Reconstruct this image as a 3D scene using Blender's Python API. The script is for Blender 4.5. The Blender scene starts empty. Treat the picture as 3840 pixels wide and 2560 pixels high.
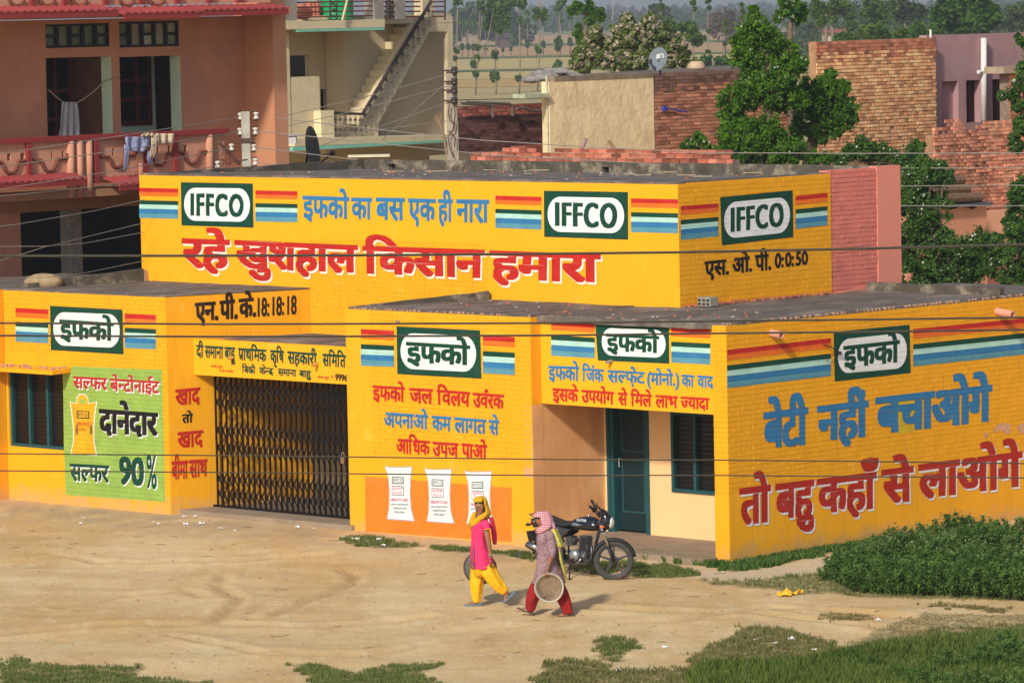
import bpy, bmesh, math, random
import numpy as np
from mathutils import Vector, Matrix, noise as mnoise
random.seed(7); rng = np.random.default_rng(11)
SC = bpy.context.scene; COL = SC.collection
R = math.radians

# ---------------------------------------------------------------- camera, sky, sun
CF, CP, CR, CYAW, CH = 16700.0, R(4.304), R(-1.185), R(44.03), 8.6
cFw = np.array([0, math.cos(CP), -math.sin(CP)]); cUp = np.array([0, math.sin(CP), math.cos(CP)]); cRt = np.array([1.0, 0, 0])
cR2 = math.cos(CR)*cRt + math.sin(CR)*cUp; cU2 = -math.sin(CR)*cRt + math.cos(CR)*cUp
CC = np.array([0, 0, CH])
cam = bpy.data.cameras.new('camera'); cam.sensor_width = 36.0; cam.lens = CF/3840*36
cam.clip_start = 1.0; cam.clip_end = 12000
camo = bpy.data.objects.new('camera', cam); COL.objects.link(camo)
mm = Matrix(((cR2[0], cU2[0], -cFw[0], 0), (cR2[1], cU2[1], -cFw[1], 0), (cR2[2], cU2[2], -cFw[2], CH), (0, 0, 0, 1)))
camo.matrix_world = mm; SC.camera = camo
SUN_DIR = np.array([0.40, 0.916, 0]); SUN_EL = R(33)
sd = Vector((SUN_DIR[0]*math.cos(SUN_EL), SUN_DIR[1]*math.cos(SUN_EL), -math.sin(SUN_EL)))
sl = bpy.data.lights.new('sun', 'SUN'); sl.energy = 3.6; sl.angle = R(4); sl.color = (1.0, 0.93, 0.82)
so = bpy.data.objects.new('sun', sl); COL.objects.link(so); so.rotation_euler = sd.to_track_quat('-Z', 'Y').to_euler(); so.location = (-20, -10, 60)
wd = bpy.data.worlds.new('World'); SC.world = wd; wd.use_nodes = True
wn = wd.node_tree.nodes; bg = wn['Background']; sky = wn.new('ShaderNodeTexSky'); sky.sky_type = 'NISHITA'; sky.sun_disc = False
sky.sun_elevation = SUN_EL; sky.sun_rotation = math.atan2(-SUN_DIR[0], -SUN_DIR[1]); sky.air_density = 1.0; sky.dust_density = 2.0; sky.altitude = 200
wd.node_tree.links.new(sky.outputs[0], bg.inputs[0]); bg.inputs[1].default_value = 0.122
SC.view_settings.view_transform = 'Standard'; SC.view_settings.look = 'None'; SC.view_settings.exposure = 0.0; SC.view_settings.gamma = 1.0
SC.render.engine = 'CYCLES'; SC.cycles.max_bounces = 6; SC.cycles.diffuse_bounces = 3; SC.cycles.transparent_max_bounces = 8; SC.cycles.volume_bounces = 0
SC.cycles.volume_step_rate = 4

HAZE = 0.00038
# ---------------------------------------------------------------- measuring: photo pixel -> place (full-size pixels)
def ray(x, y): return (x-1920)*cR2 - (y-1280)*cU2 + CF*cFw
def gnd(x, y, z=0.0):
    d = ray(x, y); return CC + d*((z-CH)/d[2])
DX = np.array([math.cos(CYAW), -math.sin(CYAW), 0]); DY = np.array([math.sin(CYAW), math.cos(CYAW), 0])
OO = gnd(2738, 2117)
def loc(P):
    q = np.asarray(P)-OO; return np.array([q@DX, q@DY, P[2]])
def W(l): return OO + DX*l[0] + DY*l[1] + np.array([0, 0, l[2]])
def G(x, y, z=0.0): return loc(gnd(x, y, z))
def PY(x, y, ly):
    d = ray(x, y); return loc(CC + d*((ly-(CC-OO)@DY)/(d@DY)))
def PX(x, y, lx):
    d = ray(x, y); return loc(CC + d*((lx-(CC-OO)@DX)/(d@DX)))
def PD(x, y, dist):
    d = ray(x, y); return CC + d*(dist/d[1])

# ---------------------------------------------------------------- materials
MC = {}; MP = {}
def variants(m):
    if m.name not in MP: return [m]
    p = MP[m.name]; out = [m]
    for k, f in (('pale', (1.28, 1.32, 1.35)), ('dark', (.62, .56, .55)), ('warm', (1.0, .86, .80))): q = dict(p); q['col'] = tuple(min(.9, c*g) for c, g in zip(p['col'], f)); out.append(mat(m.name+'_'+k, **q))
    return out
def srgb(r, g, b):
    f = lambda c: (c/255/12.92) if c <= 10 else ((c/255+0.055)/1.055)**2.4
    return (f(r), f(g), f(b))
def mat(name, col, rough=0.8, var=0.12, scale=3.0, bump=0.0, bscale=40.0, dirt=None, dirtamt=0.0, dscale=1.2, metal=0.0, brick=None, rnd=0.0, spec=0.3, coords='Object', stretch=None, sss=0.0, dthr=0.5, streak=0.0, base=0.0):
    if name in MC: return MC[name]
    MP[name] = dict(col=col, rough=rough, var=var, scale=scale, bump=bump, bscale=bscale, dirt=dirt, dirtamt=dirtamt, dscale=dscale, rnd=rnd, dthr=dthr)
    m = bpy.data.materials.new(name); m.use_nodes = True; N = m.node_tree.nodes; L = m.node_tree.links
    b = N['Principled BSDF']; b.inputs['Roughness'].default_value = rough; b.inputs['Metallic'].default_value = metal
    b.inputs['Specular IOR Level'].default_value = spec
    tc = N.new('ShaderNodeTexCoord'); vec = tc.outputs[coords]
    if stretch:
        mp = N.new('ShaderNodeMapping'); mp.inputs['Scale'].default_value = stretch; L.new(vec, mp.inputs[0]); svec = mp.outputs[0]
    else: svec = vec
    n1 = N.new('ShaderNodeTexNoise'); n1.inputs['Scale'].default_value = scale; n1.inputs['Detail'].default_value = 6; n1.inputs['Roughness'].default_value = 0.65
    L.new(svec, n1.inputs['Vector'])
    mr = N.new('ShaderNodeMapRange'); mr.inputs['From Min'].default_value = 0.3; mr.inputs['From Max'].default_value = 0.7
    mr.inputs['To Min'].default_value = 1-var; mr.inputs['To Max'].default_value = 1+var; L.new(n1.outputs['Fac'], mr.inputs[0])
    mx = N.new('ShaderNodeVectorMath'); mx.operation = 'SCALE'; mx.inputs[0].default_value = col[:3]; L.new(mr.outputs[0], mx.inputs['Scale'])
    out = mx.outputs[0]
    if rnd > 0:
        oi = N.new('ShaderNodeObjectInfo'); m2 = N.new('ShaderNodeMapRange'); m2.inputs['To Min'].default_value = 1-rnd; m2.inputs['To Max'].default_value = 1+rnd
        L.new(oi.outputs['Random'], m2.inputs[0]); m3 = N.new('ShaderNodeVectorMath'); m3.operation = 'SCALE'; L.new(out, m3.inputs[0]); L.new(m2.outputs[0], m3.inputs['Scale']); out = m3.outputs[0]
    if dirt:
        n2 = N.new('ShaderNodeTexNoise'); n2.inputs['Scale'].default_value = dscale; n2.inputs['Detail'].default_value = 8; n2.inputs['Roughness'].default_value = 0.7
        L.new(svec, n2.inputs['Vector'])
        m4 = N.new('ShaderNodeMapRange'); m4.inputs['From Min'].default_value = dthr; m4.inputs['From Max'].default_value = dthr+0.22; m4.inputs['To Max'].default_value = dirtamt
        L.new(n2.outputs['Fac'], m4.inputs[0]); mix = N.new('ShaderNodeMix'); mix.data_type = 'RGBA'; L.new(m4.outputs[0], mix.inputs[0]); L.new(out, mix.inputs[6]); mix.inputs[7].default_value = (*dirt[:3], 1); out = mix.outputs[2]
    if streak or base:
        sp = N.new('ShaderNodeSeparateXYZ'); L.new(vec, sp.inputs[0])
        def layer(scl, lo, hi, amt, c_, zr=None):
            mp2 = N.new('ShaderNodeMapping'); mp2.inputs['Scale'].default_value = scl; L.new(vec, mp2.inputs[0]); nz = N.new('ShaderNodeTexNoise'); nz.inputs['Scale'].default_value = 1; nz.inputs['Detail'].default_value = 7; nz.inputs['Roughness'].default_value = .65; L.new(mp2.outputs[0], nz.inputs[0])
            src = nz.outputs[0]
            if zr:
                zz = N.new('ShaderNodeMapRange'); zz.inputs[1].default_value = zr[0]; zz.inputs[2].default_value = zr[1]; zz.inputs[3].default_value = zr[2]; zz.inputs[4].default_value = 0; L.new(sp.outputs[2], zz.inputs[0]); ad = N.new('ShaderNodeMath'); ad.operation = 'ADD'; L.new(src, ad.inputs[0]); L.new(zz.outputs[0], ad.inputs[1]); src = ad.outputs[0]
            m5 = N.new('ShaderNodeMapRange'); m5.inputs[1].default_value = lo; m5.inputs[2].default_value = hi; m5.inputs[4].default_value = amt; L.new(src, m5.inputs[0]); mi = N.new('ShaderNodeMix'); mi.data_type = 'RGBA'; L.new(m5.outputs[0], mi.inputs[0]); L.new(out, mi.inputs[6]); mi.inputs[7].default_value = (*c_, 1); return mi.outputs[2]
        if streak: out = layer((9, 9, .5), .56, .74, streak, (.42, .22, .03))
        if streak: out = layer((2.2, 2.2, 2.2), .60, .70, streak*.7, (.88, .60, .10))
        if base: out = layer((3, 3, 3), .62, .95, base, (.50, .33, .17), (0, .42, .42))
    L.new(out, b.inputs['Base Color'])
    bt = None
    if brick:
        cx = N.new('ShaderNodeSeparateXYZ'); L.new(vec, cx.inputs[0]); cb = N.new('ShaderNodeCombineXYZ')
        L.new(cx.outputs[0 if brick == 'X' else 1], cb.inputs[0]); L.new(cx.outputs[2], cb.inputs[1])
        br = N.new('ShaderNodeTexBrick'); br.inputs['Scale'].default_value = 1; br.inputs['Brick Width'].default_value = .23; br.inputs['Row Height'].default_value = .078
        br.inputs['Mortar Size'].default_value = .008; br.inputs['Mortar Smooth'].default_value = .6; L.new(cb.outputs[0], br.inputs[0])
        bm_ = N.new('ShaderNodeBump'); bm_.inputs['Strength'].default_value = 1; bm_.inputs['Distance'].default_value = .005; bm_.invert = True
        L.new(br.outputs['Fac'], bm_.inputs['Height']); bt = bm_
    if bump > 0:
        n3 = N.new('ShaderNodeTexNoise'); n3.inputs['Scale'].default_value = bscale; n3.inputs['Detail'].default_value = 5; L.new(vec, n3.inputs['Vector'])
        bp = N.new('ShaderNodeBump'); bp.inputs['Strength'].default_value = 1; bp.inputs['Distance'].default_value = bump; L.new(n3.outputs['Fac'], bp.inputs['Height'])
        if bt: L.new(bt.outputs[0], bp.inputs['Normal'])
        bt = bp
    if bt: L.new(bt.outputs[0], b.inputs['Normal'])
    MC[name] = m; return m
def leafmat(name, col, col2, trans=0.35, sc=1.5, flower=None):
    if name in MC: return MC[name]
    m = bpy.data.materials.new(name); m.use_nodes = True; N = m.node_tree.nodes; L = m.node_tree.links; N.remove(N['Principled BSDF'])
    tc = N.new('ShaderNodeTexCoord'); n1 = N.new('ShaderNodeTexNoise'); n1.inputs['Scale'].default_value = sc; n1.inputs['Detail'].default_value = 4; L.new(tc.outputs['Object'], n1.inputs[0])
    at = N.new('ShaderNodeAttribute'); at.attribute_name = 'tint'
    ad = N.new('ShaderNodeMath'); ad.operation = 'ADD'; L.new(n1.outputs[0], ad.inputs[0]); L.new(at.outputs['Fac'], ad.inputs[1])
    mr = N.new('ShaderNodeMapRange'); mr.inputs['From Min'].default_value = 0.45; mr.inputs['From Max'].default_value = 1.45; L.new(ad.outputs[0], mr.inputs[0])
    mix = N.new('ShaderNodeMix'); mix.data_type = 'RGBA'; mix.inputs[6].default_value = (*col, 1); mix.inputs[7].default_value = (*col2, 1); L.new(mr.outputs[0], mix.inputs[0])
    d = N.new('ShaderNodeBsdfDiffuse'); t = N.new('ShaderNodeBsdfTranslucent'); L.new(mix.outputs[2], d.inputs[0]); L.new(mix.outputs[2], t.inputs[0])
    ms = N.new('ShaderNodeMixShader'); ms.inputs[0].default_value = trans; L.new(d.outputs[0], ms.inputs[1]); L.new(t.outputs[0], ms.inputs[2])
    L.new(ms.outputs[0], N['Material Output'].inputs[0]); MC[name] = m; return m

YEL = (0.85, 0.385, 0.005)
C_RED = (0.50, 0.016, 0.009); C_ORG = (0.78, 0.15, 0.012); C_GRN = (0.0, 0.052, 0.028); C_PAL = (0.42, 0.68, 0.60); C_BLU = (0.028, 0.18, 0.38); C_TEA = (0.09, 0.28, 0.36)
C_WHT = (0.78, 0.79, 0.78); C_CRM = (0.80, 0.76, 0.62); C_BLK = (0.007, 0.005, 0.005); C_LGR = (0.27, 0.42, 0.075); C_OPA = (0.80, 0.20, 0.012)
def M_yel(): return mat('yellow_paint', YEL, .75, .05, 1.6, .0015, 30, dirt=(0.60, 0.30, 0.02), dirtamt=.35, dscale=.9, dthr=.52, stretch=(1, 1, .5), streak=.42, base=.65)
def M_pnt(key, col, brick=None, dirtamt=.18): return mat('paint_'+key+('_brick_'+brick if brick else ''), col, .75, .13, 3.5, .001, 45, brick=brick, dirt=tuple(c*.6+.1 for c in col), dirtamt=dirtamt, dscale=3)

# ---------------------------------------------------------------- mesh building
class MB:
    def __init__(s): s.v = []; s.f = []; s.mi = []
    def add(s, vs, fs, mi=0):
        n = len(s.v); s.v += [tuple(map(float, p)) for p in vs]; s.f += [tuple(i+n for i in f) for f in fs]; s.mi += [mi]*len(fs); return s
    def box(s, x0, x1, y0, y1, z0, z1, mi=0):
        vs = [(x, y, z) for x in (x0, x1) for y in (y0, y1) for z in (z0, z1)]
        return s.add(vs, [(0, 1, 3, 2), (4, 6, 7, 5), (0, 4, 5, 1), (2, 3, 7, 6), (0, 2, 6, 4), (1, 5, 7, 3)], mi)
    def hexa(s, P, mi=0):   # 8 points: bottom ring 4, top ring 4
        return s.add(P, [(3, 2, 1, 0), (4, 5, 6, 7), (0, 1, 5, 4), (1, 2, 6, 5), (2, 3, 7, 6), (3, 0, 4, 7)], mi)
    def quad(s, a, b, c, d, mi=0): return s.add([a, b, c, d], [(0, 1, 2, 3)], mi)
    def prism(s, pts, off, mi=0):   # polygon points (3D) extruded by off
        n = len(pts); P = [np.array(p, float) for p in pts]; Q = [p+np.array(off) for p in P]
        return s.add(P+Q, [tuple(range(n-1, -1, -1)), tuple(range(n, 2*n))]+[(i, (i+1) % n, n+(i+1) % n, n+i) for i in range(n)], mi)
    def tube(s, pts, r, n=6, mi=0, caps=True):
        P = [Vector(p) for p in pts]; rs = r if isinstance(r, (list, tuple)) else [r]*len(P); vs = []; fs = []
        up = None
        for i, p in enumerate(P):
            t = (P[min(i+1, len(P)-1)]-P[max(i-1, 0)]).normalized()
            if up is None: up = Vector((0, 0, 1)) if abs(t.z) < .9 else Vector((1, 0, 0))
            a = t.cross(up).normalized(); b = a.cross(t).normalized(); up = b
            for k in range(n):
                an = 2*math.pi*k/n; vs.append(p + a*math.cos(an)*rs[i] + b*math.sin(an)*rs[i])
        for i in range(len(P)-1):
            for k in range(n): fs.append((i*n+k, i*n+(k+1) % n, (i+1)*n+(k+1) % n, (i+1)*n+k))
        if caps: fs.append(tuple(range(n-1, -1, -1))); fs.append(tuple((len(P)-1)*n+k for k in range(n)))
        return s.add(vs, fs, mi)
    def loft(s, rings, n=20, mi=0, fold=0.0, fk=7, caps=True, ph=0.0):   # rings: (cx,cy,cz,rx,ry)
        vs = []; fs = []
        for j, r in enumerate(rings):
            cx, cy, cz, rx, ry = r[:5]; fo = r[5] if len(r) > 5 else fold
            for k in range(n):
                a = 2*math.pi*k/n; w = 1+fo*math.sin(fk*a+ph+cz*6)+fo*.6*math.sin((fk+4)*a-cz*15+ph)
                vs.append((cx+rx*w*math.cos(a), cy+ry*w*math.sin(a), cz+(r[6]*math.cos(a) if len(r) > 6 else 0)))
        for j in range(len(rings)-1):
            for k in range(n): fs.append((j*n+k, j*n+(k+1) % n, (j+1)*n+(k+1) % n, (j+1)*n+k))
        if caps: fs.append(tuple(range(n-1, -1, -1))); fs.append(tuple((len(rings)-1)*n+k for k in range(n)))
        return s.add(vs, fs, mi)
    def lathe(s, prof, c, axis='z', n=24, mi=0):   # prof: (r,h)
        vs = []; fs = []
        for (r, h) in prof:
            for k in range(n):
                a = 2*math.pi*k/n; u, v = r*math.cos(a), r*math.sin(a)
                p = {'z': (u, v, h), 'y': (u, h, v), 'x': (h, u, v)}[axis]; vs.append((c[0]+p[0], c[1]+p[1], c[2]+p[2]))
        for j in range(len(prof)-1):
            for k in range(n): fs.append((j*n+k, j*n+(k+1) % n, (j+1)*n+(k+1) % n, (j+1)*n+k))
        return s.add(vs, fs, mi)
    def ball(s, c, r, n=8, m=6, mi=0):
        rr = r if isinstance(r, (tuple, list)) else (r, r, r); vs = []; fs = []
        for j in range(1, m):
            for k in range(n):
                a = 2*math.pi*k/n; b = math.pi*j/m; vs.append((c[0]+rr[0]*math.sin(b)*math.cos(a), c[1]+rr[1]*math.sin(b)*math.sin(a), c[2]+rr[2]*math.cos(b)))
        vs += [(c[0], c[1], c[2]+rr[2]), (c[0], c[1], c[2]-rr[2])]; T = len(vs)-2
        for j in range(m-2):
            for k in range(n): fs.append((j*n+k, (j+1)*n+k, (j+1)*n+(k+1) % n, j*n+(k+1) % n))
        for k in range(n): fs.append((T, k, (k+1) % n)); fs.append((T+1, (m-2)*n+(k+1) % n, (m-2)*n+k))
        return s.add(vs, fs, mi)
def mesh_obj(name, me, parent=None):
    o = bpy.data.objects.new(name, me); COL.objects.link(o)
    if parent is not None: o.parent = parent
    return o
class Frame:   # 'B' axes follow the village grid, 'W' world axes
    def __init__(s, kind='W', base=(0, 0, 0)):
        s.kind = kind; s.base = np.array(base, float)
    def matrix(s):
        if s.kind == 'B':
            return Matrix.Translation(Vector(W(s.base))) @ Matrix.Rotation(-CYAW, 4, 'Z')
        return Matrix.Translation(Vector(s.base))
def tag(o, label=None, cat=None, group=None, kind=None):
    if label: o['label'] = label
    if cat: o['category'] = cat
    if group: o['group'] = group
    if kind: o['kind'] = kind
    return o
def thing(name, label, cat, fr, group=None):
    o = bpy.data.objects.new(name, None); o.empty_display_size = .2; COL.objects.link(o); o.matrix_world = fr.matrix(); tag(o, label, cat, group); FR[o.name] = fr; return o
FR = {}
def part(name, mb, ms, parent, smooth=False, label=None, kind=None, bevel=0):
    ms = ms if isinstance(ms, (list, tuple)) else [ms]
    fr = None; q = parent
    while q is not None and fr is None:
        fr = FR.get(q.name); q = q.parent
    b = fr.base if fr is not None else np.zeros(3)
    me = bpy.data.meshes.new(name); me.from_pydata([(p[0]-b[0], p[1]-b[1], p[2]-b[2]) for p in mb.v], [], mb.f)
    for m in ms: me.materials.append(m)
    if len(ms) > 1: me.polygons.foreach_set('material_index', mb.mi)
    if smooth: me.polygons.foreach_set('use_smooth', [True]*len(me.polygons))
    me.update()
    o = mesh_obj(name, me, parent)
    if bevel:
        bv = o.modifiers.new('bevel', 'BEVEL'); bv.width = bevel; bv.segments = 2; bv.limit_method = 'ANGLE'
    tag(o, label, kind=kind); return o
def solo(name, mb, ms, fr, label, cat, group=None, smooth=False, kind=None):   # a thing that is one mesh
    ms = ms if isinstance(ms, (list, tuple)) else [ms]; b = fr.base
    me = bpy.data.meshes.new(name); me.from_pydata([(p[0]-b[0], p[1]-b[1], p[2]-b[2]) for p in mb.v], [], mb.f)
    for m in ms: me.materials.append(m)
    if len(ms) > 1: me.polygons.foreach_set('material_index', mb.mi)
    if smooth: me.polygons.foreach_set('use_smooth', [True]*len(me.polygons))
    me.update(); o = mesh_obj(name, me); o.matrix_world = fr.matrix(); tag(o, label, cat, group, kind); return o
def np_mesh(name, V, Fq, m, parent=None, tint=None, smooth=False):   # V (n,3), Fq (m,k)
    me = bpy.data.meshes.new(name); n = len(V); k = Fq.shape[1]; me.vertices.add(n); me.vertices.foreach_set('co', np.ascontiguousarray(V, dtype=np.float32).ravel())
    me.loops.add(Fq.size); me.loops.foreach_set('vertex_index', Fq.astype(np.int32).ravel())
    me.polygons.add(len(Fq)); me.polygons.foreach_set('loop_start', np.arange(0, Fq.size, k, dtype=np.int32)); me.polygons.foreach_set('loop_total', np.full(len(Fq), k, dtype=np.int32))
    if tint is not None:
        a = me.attributes.new('tint', 'FLOAT', 'POINT'); a.data.foreach_set('value', tint.astype(np.float32))
    me.materials.append(m)
    if smooth: me.polygons.foreach_set('use_smooth', [True]*len(Fq))
    me.update(calc_edges=True); me.validate()
    return mesh_obj(name, me, parent)

# planes of the village grid. kind 'Y': faces -y (front); kind 'X': faces +x (right side)
class Pl:
    def __init__(s, kind, val, u0=0.0, slant=0.0): s.k = kind; s.v = val; s.u0 = u0; s.sl = slant
    def pt(s, x, y, off=0.0):
        if s.sl:   # a side face that runs a little askew
            d = ray(x, y); n = DX-DY*s.sl; k = OO@DX*0; q = CC-OO; t = (s.v+off-s.sl*s.u0*1.0-(q@n))/(d@n); return loc(CC+t*d)
        return PY(x, y, s.v-off) if s.k == 'Y' else PX(x, y, s.v+off)
    def uv(s, p): return (p[0] if s.k == 'Y' else p[1], p[2])
    def at(s, u, z, off=0.0): return (u, s.v-off, z) if s.k == 'Y' else (s.v+off+s.sl*(u-s.u0), u, z)
def patch(pl, pts, off, parent, name, m, thick=0.0):   # painted polygon given by pixel corners
    mb = MB(); P = [pl.at(*pl.uv(pl.pt(x, y)), off) for x, y in pts]; n = len(P)
    mb.add(P, [tuple(range(n))]); return part(name, mb, m, parent)
def fwall(mb, pl, u0, u1, z0, z1, holes=(), thick=.25, mi=0, reveal=None):   # wall with openings: front, reveals, top, ends
    us = sorted({u0, u1, *[min(max(h[i], u0), u1) for h in holes for i in (0, 1)]}); zs = sorted({z0, z1, *[min(max(h[i], z0), z1) for h in holes for i in (2, 3)]})
    for i in range(len(us)-1):
        for j in range(len(zs)-1):
            cu, cz = (us[i]+us[i+1])/2, (zs[j]+zs[j+1])/2
            if any(h[0] < cu < h[1] and h[2] < cz < h[3] for h in holes): continue
            for o in (0, -thick):
                mb.quad(pl.at(us[i], zs[j], o), pl.at(us[i+1], zs[j], o), pl.at(us[i+1], zs[j+1], o), pl.at(us[i], zs[j+1], o), mi)
    def edge(ua, za, ub, zb, m_): mb.quad(pl.at(ua, za), pl.at(ub, zb), pl.at(ub, zb, -thick), pl.at(ua, za, -thick), m_)
    for (a, b, c, d) in [(u0, z0, u1, z0), (u1, z0, u1, z1), (u1, z1, u0, z1), (u0, z1, u0, z0)]: edge(a, b, c, d, mi)
    for h in holes:
        r_ = mi if reveal is None else reveal
        for (a, b, c, d) in [(h[0], h[2], h[1], h[2]), (h[1], h[2], h[1], h[3]), (h[1], h[3], h[0], h[3]), (h[0], h[3], h[0], h[2])]: edge(a, b, c, d, r_)
    return mb

# bricks: real boxes proud of a recessed bed, the ones that show largest as parts
def bricks(parent, pl, u0, u1, z0, z1, m, budget=100, holes=(), bw=.23, bh=.078, j=.010, proud=.0062, jit=.0024, near='low', gapmat=None, top=None, missing=0.0, rest_m=None, rot=0.0):
    fr = FR[parent.name]; full = []; rest = MB(); vs_ = variants(m) if rot >= 0 and 'paint' not in m.name else [m]; nv = len(vs_); sgn = -1 if pl.k == 'Y' else 1
    k0 = int(math.floor(z0/bh)); k1 = int(math.ceil(z1/bh))
    for k in range(k0, k1):
        a, b = max(k*bh+j/2, z0), min((k+1)*bh-j/2, z1)
        if b-a < bh*.3: continue
        off = .5*bw if k % 2 == 0 else 0
        i0 = int(math.floor((u0-off)/bw)); i1 = int(math.ceil((u1-off)/bw))
        for i in range(i0, i1):
            c, d = max(i*bw+off+j/2, u0), min((i+1)*bw+off-j/2, u1)
            if d-c < .03: continue
            if any(h[0]-.01 < (c+d)/2 < h[1]+.01 and h[2]-.01 < (a+b)/2 < h[3]+.01 for h in holes): continue
            if top is not None and b > top((c+d)/2): continue
            if missing and random.random() < missing: continue
            if d-c > bw-j-.001 and b-a > bh-j-.001: full.append((c, d, a, b))
            else:
                pr = proud+random.uniform(-jit, jit); A = pl.at(c, a, -.02); B = pl.at(d, b, pr); rest.box(A[0], B[0], A[1], B[1], a, b, random.choice((0, 0, 1, 2, 3)) if nv > 1 else 0)
    # largest in view first
    def size(q):
        w = W(pl.at((q[0]+q[1])/2, q[2])); return w[1]
    full.sort(key=size); mes = {}; hw = (bw-j)/2; hh = (bh-j)/2
    for n, (c, d, a, b) in enumerate(full):
        pr = proud+random.uniform(-jit, jit)
        if n < budget:
            vi = random.choice((0, 0, 1, 2, 3)) if nv > 1 else 0; me = mes.get(vi)
            if me is None:
                mb = MB()
                if pl.k == 'Y': mb.box(-hw, hw, 0, .03, -hh, hh)
                else: mb.box(-.03, 0, -hw, hw, -hh, hh)
                me = bpy.data.meshes.new('brick'); me.from_pydata(mb.v, [], mb.f); me.materials.append(vs_[vi]); mes[vi] = me
            o = mesh_obj('brick', me, parent); p = np.array(pl.at((c+d)/2, (a+b)/2, pr))-fr.base
            o.location = p; o.rotation_euler = (0, random.uniform(-1, 1)*rot if pl.k == 'Y' else 0, random.uniform(-.012, .012))
        else:
            A = pl.at(c, a, -.02); B = pl.at(d, b, pr); rest.box(A[0], B[0], A[1], B[1], a, b, random.choice((0, 0, 1, 2, 3)) if nv > 1 else 0)
    if rest.f: part('bricks', rest, vs_, parent, kind='stuff')

# ---------------------------------------------------------------- lettering (Blender's own font, rasterised so strokes can be thickened)
GL = {}
def glyph(ch):
    if ch in GL: return GL[ch]
    c = bpy.data.curves.new('g', 'FONT'); c.body = ch; c.size = 1; c.resolution_u = 4
    o = bpy.data.objects.new('g', c); COL.objects.link(o); bpy.context.view_layer.update()
    dg = bpy.context.evaluated_depsgraph_get(); me = bpy.data.meshes.new_from_object(o.evaluated_get(dg)); me.calc_loop_triangles()
    V = np.array([v.co[:2] for v in me.vertices]) if len(me.vertices) else np.zeros((0, 2)); T = [tuple(t.vertices) for t in me.loop_triangles]
    # advance width: measured from a pair
    bpy.data.objects.remove(o); bpy.data.curves.remove(c); bpy.data.meshes.remove(me); GL[ch] = (V, T); return GL[ch]
AD = {}
def xmax(s):
    c = bpy.data.curves.new('g', 'FONT'); c.body = s; o = bpy.data.objects.new('g', c); COL.objects.link(o); bpy.context.view_layer.update()
    r = max(q[0] for q in o.bound_box); bpy.data.objects.remove(o); bpy.data.curves.remove(c); return r
def advance(ch):
    if ch not in AD: AD[ch] = xmax(ch+'|')-xmax('|')
    return AD[ch]
RES = 88   # cells per em unit
def word_mask(tokens):
    """tokens in visual order; prefixes: '~' half form (stem cut), '^R' reph on previous, '^r' rakar stroke on previous"""
    Wd = int((sum(advance(t.strip('~')) if not t.startswith('^') else 0 for t in tokens)+1.2)*RES)+40; Hh = int(2.0*RES); mask = np.zeros((Hh, Wd), bool)
    x = 0.3; y0 = 0.6; prev = (x, x)
    def tri(a, b, c, lim=None):
        mnx, mxx = int(min(a[0], b[0], c[0])*RES)-1, int(max(a[0], b[0], c[0])*RES)+2; mny, mxy = int(min(a[1], b[1], c[1])*RES)-1, int(max(a[1], b[1], c[1])*RES)+2
        mnx = max(mnx, 0); mny = max(mny, 0); X, Y = np.meshgrid((np.arange(mnx, mxx)+.5)/RES, (np.arange(mny, mxy)+.5)/RES)
        e = lambda p, q: (X-p[0])*(q[1]-p[1])-(Y-p[1])*(q[0]-p[0])
        e1, e2, e3 = e(a, b), e(b, c), e(c, a); ins = ((e1 >= -1e-9) & (e2 >= -1e-9) & (e3 >= -1e-9)) | ((e1 <= 1e-9) & (e2 <= 1e-9) & (e3 <= 1e-9))
        if lim is not None: ins &= X < lim
        mask[mny:mxy, mnx:mxx] |= ins[:max(0, Hh-mny), :max(0, Wd-mnx)]
    def stroke(p, q, w):
        d = np.array(q)-np.array(p); n = np.array([-d[1], d[0]])/np.hypot(*d)*w/2; P = [np.array(p)+n, np.array(q)+n, np.array(q)-n, np.array(p)-n]; tri(P[0], P[1], P[2]); tri(P[0], P[2], P[3])
    for t in tokens:
        if t == '^R':
            cx = prev[1]-.10
            for k in range(6):
                a0, a1 = math.pi*(.05+k*.17), math.pi*(.05+(k+1)*.17)
                stroke((cx+.09*math.cos(a0), y0+.72+.09*math.sin(a0)), (cx+.09*math.cos(a1), y0+.72+.09*math.sin(a1)), .06)
            continue
        if t == '^r':
            sx = prev[1]-.19; stroke((sx, y0+.30), (sx-.2, y0+.06), .07); continue
        half = t.startswith('~'); ch = t[1:] if half else t
        V, T = glyph(ch); A = advance(ch); lim = x+A-.175 if half else None
        for a, b, c in T: tri((V[a][0]+x, V[a][1]+y0), (V[b][0]+x, V[b][1]+y0), (V[c][0]+x, V[c][1]+y0), lim)
        if A > .05: prev = (x, x+A)
        x += A+(.09 if ch.isascii() and (ch.isalpha() or ch == ':') else 0)-(.16 if half else 0)-(.19 if ch == 'ि' else 0)
    return mask, y0
HB = {}
def headbase():
    if 'd' not in HB:
        V, T = glyph('प'); HB['d'] = (V[:, 1].max(), V[:, 1].min())
        V, T = glyph('I'); HB['l'] = (V[:, 1].max(), V[:, 1].min())
    return HB
def dilate(m, rx, ry):
    o = m.copy()
    for dx in range(-rx, rx+1):
        sh = np.roll(m, dx, 1); o |= sh
    m2 = o.copy()
    for dy in range(-ry, ry+1): m2 |= np.roll(o, dy, 0)
    return m2
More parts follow.
